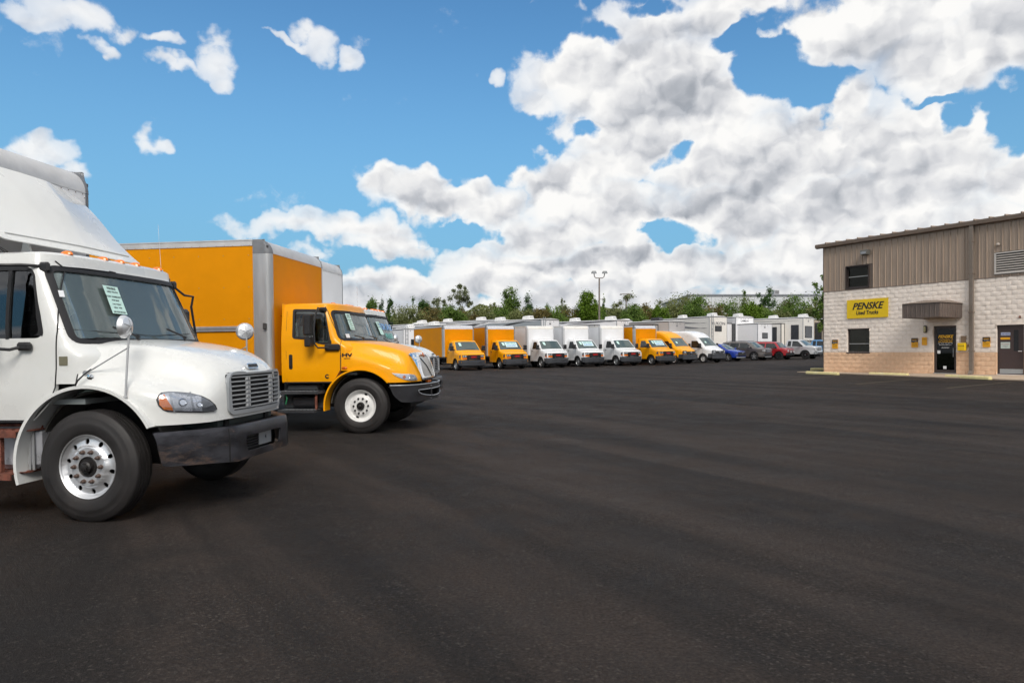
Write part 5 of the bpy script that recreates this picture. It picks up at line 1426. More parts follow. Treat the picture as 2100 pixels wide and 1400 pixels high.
# ================================================================== smaller vehicles: generic body from a side profile
VGLASS = glass('vehicle_glass', (.10,.14,.135), .05, base=(.20,.27,.26), alpha=.66)
SGLASS = glass('dark_side_glass', (.08,.10,.10), .04, base=(.05,.06,.06), alpha=.7)
class Shell:
    def __init__(s, prof, W_, belt, tumble=.25, rnd=.07, nose=(.5,1.0,.16), tail=(-9,-8,0), crown=.03, bow=.10):
        s.p = [Vector(q) for q in prof]; s.W, s.belt, s.tum, s.rnd, s.nose, s.tail, s.crown, s.bow = W_, belt, tumble, rnd, nose, tail, crown, bow
        s.L = [0]
        for a, b in zip(s.p, s.p[1:]): s.L.append(s.L[-1]+(b-a).length)
    def ztop(s, x):
        z = 0
        for a, b in zip(s.p, s.p[1:]):
            lo, hi = min(a.x, b.x), max(a.x, b.x)
            if lo-1e-6 <= x <= hi+1e-6 and hi-lo > 1e-6: z = max(z, a.y+(b.y-a.y)*(x-a.x)/(b.x-a.x))
            elif abs(x-a.x) < .02: z = max(z, a.y, b.y)
        return z
    def hw(s, x, z):
        w = s.W*(1-s.nose[2]*sstep(s.nose[0], s.nose[1], x))*(1-s.tail[2]*sstep(s.tail[1], s.tail[0], x))
        w -= s.tum*max(0, z-s.belt)
        zt = s.ztop(x); d = z-(zt-s.rnd)
        if d > 0: w -= s.rnd*(1-sqrt(max(0, 1-min(1, d/s.rnd)**2)))
        w -= .05*max(0, (.55-z))**1.5
        return max(.2, w)
    def side(s, sg): return lambda x, z: Vector((x, sg*s.hw(x, z), z))
    def at(s, u):
        u = max(0, min(s.L[-1], u))
        for i in range(len(s.L)-1):
            if u <= s.L[i+1]+1e-9:
                t = (u-s.L[i])/max(1e-9, s.L[i+1]-s.L[i]); return s.p[i]*(1-t)+s.p[i+1]*t, (s.p[i+1]-s.p[i]).normalized()
    def top(s, u, f):
        p, t = s.at(u); h = s.hw(p.x, p.y); n = Vector((t.y, -t.x)) if 0 else Vector((t.y, -t.x))
        if n.x*1.0+n.y < 0 and n.y < 0: n = -n
        k = (1-f*f)*(s.crown+s.bow*max(0, n.x)*(1 if p.x > 0 else .25))
        return Vector((p.x+n.x*k, f*h, p.y+n.y*k))
def small_wheel(parent, x, y, r, w_, side, style='steel', dm=None):
    g = r*.62; dm = dm or mat('wheel_cover_silver', (.42,.43,.44), .35, metal=.6)
    if style == 'steel': prof = [(0,.012),(g*.25,.012),(g*.3,.035),(g*.62,.03),(g*.72,.055),(g*.92,.05),(g,.012)]
    else: prof = [(0,.03),(g*.3,.03),(g*.9,.05),(g,.01)]
    o = MB().lathe([(a, b) for a, b in prof], n=20, sgn=-side, close=False).build('wheel', dm if style == 'steel' else DARK, parent)
    o.location = (x, y, r-.01)
    MB().lathe([(g*.97,.02),(g,.0),(r*.80,-.004),(r*.93,.008),(r,.035),(r,w_-.03),(r*.93,w_),(g,w_)], n=28, sgn=-side, close=False).build('tyre', mat('far_tyre', (.018,.018,.019), .8), o)
    if style == 'steel':
        for k in range(5):
            a = 2*pi*k/5+.3; MB().lathe([(g*.14,0),(g*.1,.004),(0,.004)], cx=g*.52*cos(a), cy=-side*.022, cz=g*.52*sin(a), n=8, sgn=side).build('hand_hole', DARK, o)
    else:
        for k in range(5):
            a = 2*pi*k/5+pi/2; mb = MB()
            for da in (-.16, .16):
                mb.prism([(g*.12*cos(a+da*3), g*.12*sin(a+da*3)), (g*.95*cos(a+da-.06), g*.95*sin(a+da-.06)), (g*.95*cos(a+da+.06), g*.95*sin(a+da+.06))], side*-.012, side*-.035)
            mb.build('spoke', dm, o)
        MB().lathe([(g*.2,0),(g*.15,.008),(0,.01)], cy=-side*.01, n=12, sgn=side).build('hub_cap', dm, o)
    return o
def build_vehicle(root, sp):
    sh = Shell(sp['prof'], sp['W'], sp['belt'], **sp.get('sh', {})); P_ = sp['paint']
    pr = sp['prof']; sill = sp['sill']
    xr, xf = pr[-1][0], pr[0][0]
    # side outline: sill with wheel arches, then back along the top
    bot = [(xr, sill)]
    for (cx, r) in sorted(sp['arches']):
        a0 = math.acos(max(-1, min(1, 0))); h = max(0, sill-sp['R']+.0)
        ang = math.asin(max(-1, min(1, (sill-sp['R'])/r)))
        bot += [(cx+r*cos(pi-ang-(pi-2*ang)*k/10), sp['R']+r*sin(pi-ang-(pi-2*ang)*k/10)) for k in range(11)]
    bot += [(xf, sill)]
    topp = [tuple(p) for p in pr if p[1] > sill+.02]
    out = bot+topp
    for sg in (-1, 1):
        b = panel('body_side', out, sp.get('side_holes', []), sh.side(sg), .02, P_, root, cu=.18, cv=.10, flip=(sg > 0), smooth=50)
        for nm, poly in sp.get('windows', []):
            panel(nm, rpoly(poly, .04, 3), [], sh.side(sg), .004, SGLASS, b, cu=.3, cv=.15, off=.006, flip=(sg > 0))
        for nm, poly, mm in sp.get('side_parts', []):
            panel(nm, rpoly(poly, .02, 2), [], sh.side(sg), .006, mm, b, cu=.2, cv=.1, off=.008, flip=(sg > 0))
        for x in sp.get('door_lines', []):
            strip_path('door_gap', [Vector((x, sg*(sh.hw(x, z)+.001), z)) for z in [sill+.06+(sp['belt']-sill-.06)*k/6 for k in range(7)]], .006, RUBBER, b, 4)
        for x in sp.get('handles', []):
            y = sh.hw(x, sp['belt']-.12); MB().cbox(x-.08, x+.08, min(sg*y, sg*(y+.03)), max(sg*y, sg*(y+.03)), sp['belt']-.15, sp['belt']-.11, .008).build('door_handle', sp.get('handle_mat', BLACK), b)
    LL = sh.L[-1]; n = int(LL/.12); F = [-1,-.97,-.9,-.7,-.4,0,.4,.7,.9,.97,1]
    cuts = sorted(set([LL*i/n for i in range(n+1)]+sh.L))
    vs = [sh.top(u, f) for u in cuts for f in F]; k_ = len(F)
    MB().add(vs, [(i*k_+j, i*k_+j+1, (i+1)*k_+j+1, (i+1)*k_+j) for i in range(len(cuts)-1) for j in range(k_-1)]).build('body_top', P_, root, smooth=30)
    for nm, (i0, t0), (i1, t1), f0, f1, mm in sp.get('top_parts', []):
        u0 = sh.L[i0]+(sh.L[i0+1]-sh.L[i0])*t0; u1 = sh.L[i1]+(sh.L[i1+1]-sh.L[i1])*t1
        q = rpoly([(u0, -f0), (u0, f0), (u1, f1), (u1, -f1)], .05, 3)
        panel(nm, q, [], lambda u, f: sh.top(u, f), .004, mm, root, cu=.1, cv=.18, off=.008, flip=True) if nm != 'x' else None
    for cx, r in sp['arches']:
        for sg in (-1, 1):
            small_wheel(root, cx, sg*(sp['W']-.03), sp['R'], sp.get('tw', .22), sg, sp.get('wstyle', 'alloy'), sp.get('wmat'))
            MB().prism([(cx-r, sill),(cx-r*.9, sp['R']+r*.6),(cx, sp['R']+r*.98),(cx+r*.9, sp['R']+r*.6),(cx+r, sill)], sg*(sp['W']-.35), sg*(sp['W']-.33)).build('wheel_well', DARK, root)
    MB().box(xr+.15, xf-.15, -sp['W']+.3, sp['W']-.3, .22, sill+.15).build('underbody', DARK, root)
    return sh
def front_box(root, sh, name, y0, y1, z0, z1, x, mm, d=.02, parent=None):
    """piece wrapped on the front face: x measured from the body front with plan bow"""
    def f(y, z): 
        p = Vector((x-.16*(y/sh.W)**4*1.0-.05*(y/sh.W)**2, y, z)); return p
    return panel(name, rpoly([(y0,z0),(y1,z0),(y1,z1),(y0,z1)], .025, 2), [], f, d, mm, parent or root, cu=.12, cv=.2, off=0)
def mirrors(root, x, z, W_, h=.28, w_=.20, mm=BLACK, d=.12):
    for sg in (-1, 1):
        y0, y1 = sorted((sg*(W_+.06), sg*(W_+.06+w_)))
        o = MB().cbox(x-d, x, y0, y1, z, z+h, .03).build('door_mirror', mm, root)
        MB().rod((x-.05, sg*(W_-.12), z+.05), (x-.06, sg*(W_+.10), z+.08), .03, 6).build('mirror_arm', mm, o)
VGREY = mat('dark_grey_bumper', (.045,.048,.056), .5)
HLG = mat('smoked_headlamp', (.12,.13,.145), .15, metal=.4, coat=.6)

def gmc(root, paint, box_skin, box_front, posts, cap, sign=None, ylw=True):
    sp = dict(prof=[(.80,.50),(.80,.72),(.78,1.07),(.70,1.13),(.12,1.27),(.04,1.32),(-.57,1.97),(-.70,2.03),(-1.50,2.07),(-1.52,.50)], W=1.0, belt=1.36, sill=.48, R=.375,
              arches=[(0, .47)], paint=paint, wstyle='steel', tw=.24, sh=dict(tumble=.22, rnd=.05, nose=(.35,.85,.10), bow=.015),
              windows=[('door_window', [(-1.18,1.38),(-.30,1.38),(-.72,1.90),(-1.18,1.90)])],
              door_lines=[-1.30, -.22], handles=[-1.18],
              side_parts=[('side_lamp', [(.60,.80),(.76,.80),(.76,1.06),(.60,1.02)], HLG), ('side_marker', [(.60,.79),(.77,.79),(.77,.86),(.60,.86)], AMBER), ('bumper_side', [(.50,.40),(.82,.40),(.82,.70),(.50,.70)], VGREY)],
              top_parts=[('windshield', (5,.06), (5,.96), .93, .93, VGLASS)])
    sh = build_vehicle(root, sp)
    front_box(root, sh, 'grille', -.46, .46, .75, 1.06, .90, BLACK)
    for k in range(4): front_box(root, sh, 'grille_bar', -.44, .44, .79+.07*k, .80+.07*k, .915, VGREY, .01)
    for sg in (-1, 1):
        y0, y1 = sorted((sg*.48, sg*.90))
        h = front_box(root, sh, 'headlight', y0, y1, .76, 1.06, .895, BLACK)
        for yy in (.58, .72): 
            front_box(root, sh, 'lamp_bowl', sg*yy-.055, sg*yy+.055, .93, 1.02, .905, REFLECT, .01, h)
        front_box(root, sh, 'turn_signal', y0+.02, y1-.02, .775, .87, .91, AMBER, .012, h)
    t = text_mesh('GMC', .15, mat('badge_red', (.55,.02,.02), .3), 'badge', root, bold=.006, sx=1.35, depth=.006); t.matrix_local = frame_mtx((.925,0,.905), (0,1,0), (0,0,1))
    b = panel('bumper', rpoly([(-1.0,.36),(1.0,.36),(1.0,.72),(-1.0,.72)], .05, 3), [], lambda y, z: Vector((.96-.22*(abs(y)/1.0)**4-.05*(y)**2+.02*(z > .5), y, z)), .03, VGREY, root, cu=.12, cv=.08)
    panel('air_dam', [(-.8,.24),(.8,.24),(.86,.36),(-.86,.36)], [], lambda y, z: Vector((.84-.10*y*y, y, z)), .02, BLACK, b, cu=.2, cv=.2)
    mirrors(root, -.02, 1.34, 1.0, h=.34, w_=.26)
    MB().rod((-.02,-.2,1.45), (-.05,.55,1.47), .012, 5).build('wiper', BLACK, root)
    cargo_box(root, -1.58, 3.12, box_skin, length=6.0, hw=1.2, zb=.92, rail=None, post_w=.24, cap=cap, light=False, rnose=.25, posts=posts, front_skin=box_front, rivets=False)
    for sg in (-1, 1): small_wheel(root, -4.2, sg*1.0, .375, .24, sg, 'steel')
    MB().box(-7.4, -1.6, -.5, .5, .5, .8).build('chassis', DARK, root)
    # price sheets behind the glass
    def on_ws(y, z): 
        u = sh.L[5]+(sh.L[6]-sh.L[5])*((z-1.32)/.65); return sh.top(u, y/sh.hw(-.3, z))+Vector((.01,0,.01))
    def paper(y0, y1, z0, z1, mm, name='window_sheet'):
        v = [on_ws(y0,z0), on_ws(y1,z0), on_ws(y1,z1), on_ws(y0,z1)]; v = [p+Vector((.022,0,.022)) for p in v]
        return MB().add([tuple(p) for p in v], [(0,1,2,3)]).build(name, mm, root, smooth=None, recalc=False)
    paper(-.60, -.42, 1.62, 1.84, PAPER)
    if sign == 'big':
        s_ = paper(-.36, .62, 1.50, 1.86, mat('sign_sheet', (.62,.78,.80), .5), 'sale_sign')
        for j, (tx, mm) in enumerate((('USED TRUCK', INKG), ('SALES EVENT', INKB))):
            p = on_ws(.13, 1.76-.16*j)+Vector((.03,0,.03)); t = text_mesh(tx, .135, mm, 'lettering', s_, bold=.004, depth=.001); t.matrix_local = frame_mtx(p, (0,1,0), (-.72,0,.69))
    return sh

def lot_thing(name, label, cat, px, py, a, group, off):
    """stand a vehicle so that its near front wheel touches the lot where the photograph shows it; a = back direction, degrees left of straight away"""
    g = px_ground(px, py); th = a-90; t = radians(th)
    ox, oy = off     # local position of that wheel contact
    x = g.x-(ox*cos(t)-oy*sin(t)); y = g.y-(ox*sin(t)+oy*cos(t))
    return thing(name, label, cat, mtx=on_lot(x, y, th), group=group)
GRPV = 'box vans parked across the lot'
VP = [(934,759.6,28,'yellow box van at the left end of the row, small paper on its windshield','Y',None),
      (1024,756.5,28,'yellow box van second from the left, with a wide sale sign behind its windshield','Y','big'),
      (1109,754,28,'white box van right of the two yellow ones, a single small paper on its windshield','W',None),
      (1184.5,752,28,'middle one of three white box vans, with a wide sale sign behind its windshield','W','big'),
      (1262.7,750,30,'white box van just left of the lone yellow box van','W','none'),
      (1335,748.3,32,'yellow box van between the white box vans and the yellow high-roof van','Y','big')]
CAPW = mat('cream_header', (.74,.72,.68), .5, vary=.06, dirt=((.5,.45,.38), .4)); CAPG = mat('grey_header', (.56,.57,.60), .45, vary=.06)
WPOST = mat('white_post', (.50,.51,.53), .5)
for i, (px, py, a, lab, col, sign) in enumerate(VP):
    r = lot_thing('box_van', lab, 'box van', px, py, a, GRPV, (0, -.98))
    if col == 'Y': gmc(r, YELLOW, ORANGE, ORANGE, ALU, CAPG, sign)
    else: gmc(r, WHITE2, GRP, GRP, WPOST, CAPW, sign)

def hiroof(root, paint, sign=None):
    sp = dict(prof=[(.86,.42),(.86,.80),(.80,1.02),(.62,1.12),(.22,1.28),(.12,1.36),(-.62,2.10),(-.80,2.25),(-1.20,2.50),(-1.75,2.66),(-2.4,2.70),(-5.30,2.70),(-5.42,2.60),(-5.46,.46)], W=1.03, belt=1.32, sill=.42, R=.36,
              arches=[(0, .45),(-3.75,.45)], paint=paint, wstyle='steel', wmat=mat('pale_steel_wheel', (.62,.62,.62), .4), tw=.22, sh=dict(tumble=.11, rnd=.14, nose=(.2,.9,.20), bow=.015, crown=.05),
              windows=[('door_window', [(-1.20,1.30),(-.05,1.22),(-.60,1.86),(-1.20,1.86)])], door_lines=[-1.32,-.05,-2.4], handles=[-1.18],
              side_parts=[('cladding', [(-5.3,.44),(-4.3,.44),(-4.3,.62),(-5.3,.62)], VGREY), ('cladding', [(-3.2,.44),(-.55,.44),(-.55,.60),(-3.2,.60)], VGREY), ('bumper_side', [(.42,.42),(.88,.42),(.86,.78),(.50,.78)], VGREY), ('rub_strip', [(-3.2,.80),(-.6,.80),(-.6,.88),(-3.2,.88)], VGREY)],
              top_parts=[('windshield', (5,.04), (5,.98), .93, .90, VGLASS)])
    sh = build_vehicle(root, sp)
    front_box(root, sh, 'bumper', -.92, .92, .36, .76, 1.02, VGREY, .03)
    g = front_box(root, sh, 'grille', -.50, .50, .78, 1.0, .985, BLACK)
    for k in range(3): front_box(root, sh, 'grille_bar', -.47, .47, .81+.06*k, .825+.06*k, 1.0, mat('grille_edge', (.10,.10,.11), .4), .01)
    MB().lathe([(.10,0),(.09,.01),(0,.012)], cx=1.0, cz=.90, axis='x', n=16).build('badge', mat('oval_badge', (.35,.37,.42), .2, metal=.6), root).scale = (1, 1, 1)
    for sg in (-1, 1):
        y0, y1 = sorted((sg*.50, sg*.88)); h = front_box(root, sh, 'headlight', y0, y1, .80, 1.06, .96, HLG)
        front_box(root, sh, 'lamp_bowl', sg*.68-.08, sg*.68+.08, .88, .99, .975, REFLECT, .01, h)
    mirrors(root, -.10, 1.30, 1.0, h=.34, w_=.22)
    u = sh.L[5]+(sh.L[6]-sh.L[5])*.45; p = sh.top(u, -.5)+Vector((.02,0,.02)); 
    MB().add([tuple(p+Vector((dx, dy, dx))) for dx, dy in ((-.08,-.09),(-.08,.09),(.08,.09),(.08,-.09))][:0] or [(p.x+.07,p.y-.10,p.z-.07),(p.x+.07,p.y+.10,p.z-.07),(p.x-.07,p.y+.10,p.z+.07),(p.x-.07,p.y-.10,p.z+.07)], [(0,1,2,3)]).build('window_sheet', PAPER, root, smooth=None, recalc=False)
r = lot_thing('cargo_van', 'yellow high-roof cargo van beside the last yellow box van', 'cargo van', 1381.8, 745.7, 36, 'high-roof cargo vans in the row', (0, -1.0)); hiroof(r, YELLOW)
r = lot_thing('cargo_van', 'white high-roof cargo van between the yellow cargo van and the blue car', 'cargo van', 1441.8, 743.7, 37, 'high-roof cargo vans in the row', (0, -1.0)); hiroof(r, WHITE2)

def suv(root, paint, kind='suv'):
    if kind == 'blue':
        prof = [(.80,.35),(.86,.62),(.78,.86),(.30,.98),(-.15,1.05),(-.85,1.45),(-1.05,1.52),(-2.2,1.60),(-3.0,1.52),(-3.42,1.10),(-3.50,.45)]; W_, belt, R_ = .93, 1.02, .35
        wins = [('side_window', [(-1.65,1.03),(-.35,1.02),(-.98,1.40),(-1.65,1.44)]), ('side_window', [(-2.75,1.06),(-1.75,1.04),(-1.75,1.44),(-2.55,1.44)])]; ar = [(0,.42),(-2.72,.42)]
    elif kind == 'grey':
        prof = [(.82,.35),(.88,.70),(.84,1.02),(.74,1.09),(.10,1.15),(-.62,1.66),(-.85,1.73),(-2.4,1.77),(-3.3,1.70),(-3.75,1.15),(-3.80,.45)]; W_, belt, R_ = 1.0, 1.14, .39
        wins = [('side_window', [(-1.45,1.14),(-.10,1.13),(-.78,1.60),(-1.45,1.62)]), ('side_window', [(-2.45,1.15),(-1.55,1.14),(-1.55,1.62),(-2.45,1.63)]), ('side_window', [(-3.35,1.18),(-2.55,1.16),(-2.55,1.62),(-3.15,1.60)])]; ar = [(0,.46),(-3.02,.46)]
    else:
        prof = [(.72,.42),(.74,.72),(.72,.98),(.66,1.03),(.05,1.10),(-.42,1.60),(-.60,1.66),(-2.2,1.70),(-3.1,1.68),(-3.4,1.10),(-3.45,.48)]; W_, belt, R_ = .90, 1.08, .38
        wins = [('side_window', [(-1.30,1.09),(-.10,1.08),(-.50,1.54),(-1.30,1.55)]), ('side_window', [(-2.35,1.10),(-1.42,1.09),(-1.42,1.55),(-2.2,1.55)])]; ar = [(0,.46),(-2.63,.46)]
    sp = dict(prof=prof, W=W_, belt=belt, sill=.34 if kind != 'red' else .42, R=R_, arches=ar, paint=paint, wstyle='alloy', wmat=mat('alloy_silver', (.62,.62,.64), .35, metal=.4) if kind != 'red' else mat('black_alloy', (.03,.03,.03), .5),
              tw=.23, sh=dict(tumble=.42, rnd=.10, nose=(.25,.9,.16), tail=(-3.6,-2.9,.08), bow=.02, crown=.035), windows=wins, door_lines=[-.25,-1.55] if kind != 'blue' else [-.4,-1.7], handles=[-1.3],
              handle_mat=paint if kind != 'red' else BLACK,
              top_parts=[('windshield', (4,.05), (4,.97), .90, .90, VGLASS)])
    sh = build_vehicle(root, sp)
    xf = prof[1][0]
    if kind == 'blue':
        front_box(root, sh, 'grille', -.62, .62, .50, .82, xf+.11, BLACK); MB().lathe([(.07,0),(.05,.01),(0,.01)], cx=xf+.13, cz=.70, axis='x', n=12).build('badge', CHROME, root)
        front_box(root, sh, 'bumper_lip', -.80, .80, .30, .38, xf+.06, GREYP)
        for sg in (-1, 1): y0, y1 = sorted((sg*.60, sg*.84)); front_box(root, sh, 'headlight', y0, y1, .48, .66, xf+.07, HLG)
    elif kind == 'grey':
        g = front_box(root, sh, 'grille', -.52, .52, .72, .98, xf+.10, mat('grille_dark', (.06,.06,.07), .3, metal=.4)); MB().lathe([(.08,0),(.06,.01),(0,.01)], cx=xf+.12, cz=.86, axis='x', n=12).build('badge', mat('oval_badge', (0,0,0)), root)
        for k in range(3): front_box(root, sh, 'grille_bar', -.5, .5, .76+.07*k, .775+.07*k, xf+.115, CHROME, .01, g)
        front_box(root, sh, 'lower_intake', -.55, .55, .40, .58, xf+.09, BLACK); front_box(root, sh, 'skid_plate', -.6, .6, .30, .37, xf+.07, GREYP)
        for sg in (-1, 1):
            y0, y1 = sorted((sg*.54, sg*.90)); front_box(root, sh, 'headlight', y0, y1, .84, .97, xf+.06, REFLECT); front_box(root, sh, 'fog_lamp', sg*.72-.12, sg*.72+.12, .46, .60, xf+.07, HLG)
    else:
        g = front_box(root, sh, 'grille', -.42, .42, .70, .94, xf+.09, paint)
        for k in range(7): front_box(root, sh, 'grille_slot', -.33+.11*k-.03, -.33+.11*k+.03, .72, .92, xf+.10, mat('slot_grey', (.30,.28,.28), .4), .01, g)
        front_box(root, sh, 'bumper', -.84, .84, .42, .66, xf+.12, BLACK, .04)
        for sg in (-1, 1):
            front_box(root, sh, 'headlight', min(sg*.46, sg*.66), max(sg*.46, sg*.66), .74, .93, xf+.075, REFLECT)
            MB().lathe([(.09,0),(.08,.02),(0,.03)], cx=xf+.17, cy=sg*.30, cz=.72, axis='x', n=12).build('spot_lamp', PAPERW, root)
    mirrors(root, -.30, belt+.02, W_-.02, h=.15, w_=.20, mm=paint if kind != 'red' else BLACK, d=.10)
    if kind != 'blue':
        for sg in (-1, 1): strip_path('roof_rail', [(x, sg*(W_-.30), sh.ztop(x)+.05) for x in (-.9,-1.6,-2.4,-3.0)], .018, BLACK, root, 5)
CARG = 'everyday vehicles parked at the right end of the row'
r = lot_thing('parked_car', 'bright blue crossover next to the white high-roof van', 'car', 1492, 740.7, 42, CARG, (0, -.92)); suv(r, mat('blue_car_paint', (.012,.045,.36), .25, metal=.3, coat=.8), 'blue')
r = lot_thing('parked_car', 'grey-brown sport utility car between the blue and the red one', 'car', 1546, 739, 42, CARG, (0, -.97)); suv(r, mat('bronze_grey_paint', (.165,.145,.135), .3, metal=.5, coat=.7), 'grey')
r = lot_thing('parked_car', 'red boxy off-road car with black lower parts', 'car', 1597, 737.6, 43, CARG, (0, -.89)); suv(r, mat('red_car_paint', (.40,.018,.025), .3, coat=.6), 'red')
def pickup(root, paint):
    sp = dict(prof=[(.90,.45),(.94,.80),(.90,1.12),(.80,1.19),(.05,1.24),(-.62,1.78),(-.80,1.85),(-1.65,1.88),(-1.78,1.82),(-2.0,1.30),(-2.05,1.29),(-4.62,1.27),(-4.68,.62)], W=1.0, belt=1.22, sill=.48, R=.40, arches=[(0,.49),(-3.55,.49)], paint=paint,
              wstyle='alloy', wmat=CHROME, tw=.26, sh=dict(tumble=.34, rnd=.07, nose=(.3,.95,.13), bow=.02, crown=.03), windows=[('side_window', [(-1.25,1.23),(-.15,1.22),(-.75,1.73),(-1.25,1.75)]), ('side_window', [(-1.72,1.25),(-1.36,1.24),(-1.36,1.75),(-1.66,1.75)])],
              door_lines=[-.28,-1.40,-2.02], handles=[-1.25], handle_mat=CHROME, top_parts=[('windshield', (4,.06), (4,.96), .92, .90, VGLASS), ('rear_window', (8,.08), (8,.85), .85, .85, VGLASS)])
    sh = build_vehicle(root, sp)
    g = front_box(root, sh, 'grille', -.48, .48, .80, 1.10, 1.04, CHROME)
    for sg in (-1, 1):
        for z in (.82, .965): front_box(root, sh, 'grille_mesh', min(sg*.03, sg*.44), max(sg*.03, sg*.44), z, z+.11, 1.055, mat('mesh_dark', (.05,.05,.05), .5), .01, g)
        y0, y1 = sorted((sg*.52, sg*.90)); front_box(root, sh, 'headlight', y0, y1, .86, 1.08, 1.0, REFLECT); front_box(root, sh, 'fog_lamp', sg*.7-.08, sg*.7+.08, .60, .68, 1.10, HLG)
    front_box(root, sh, 'bumper', -.95, .95, .50, .78, 1.08, CHROME, .04); front_box(root, sh, 'lower_intake', -.5, .5, .56, .66, 1.10, BLACK, .02)
    mirrors(root, -.35, 1.22, .98, h=.20, w_=.22, mm=BLACK)
r = lot_thing('pickup_truck', 'silver-white pickup truck cut off by the corner of the building', 'pickup', 1651, 736, 45, CARG, (0, -.97)); pickup(r, mat('silver_white_paint', (.58,.585,.60), .28, metal=.3, coat=.7))
r = lot_thing('pickup_truck', 'light blue pickup just showing behind the silver-white one', 'pickup', 1700, 731.0, 52, CARG, (0, -.97)); pickup(r, mat('sky_blue_paint', (.10,.26,.50), .3, metal=.2, coat=.7))

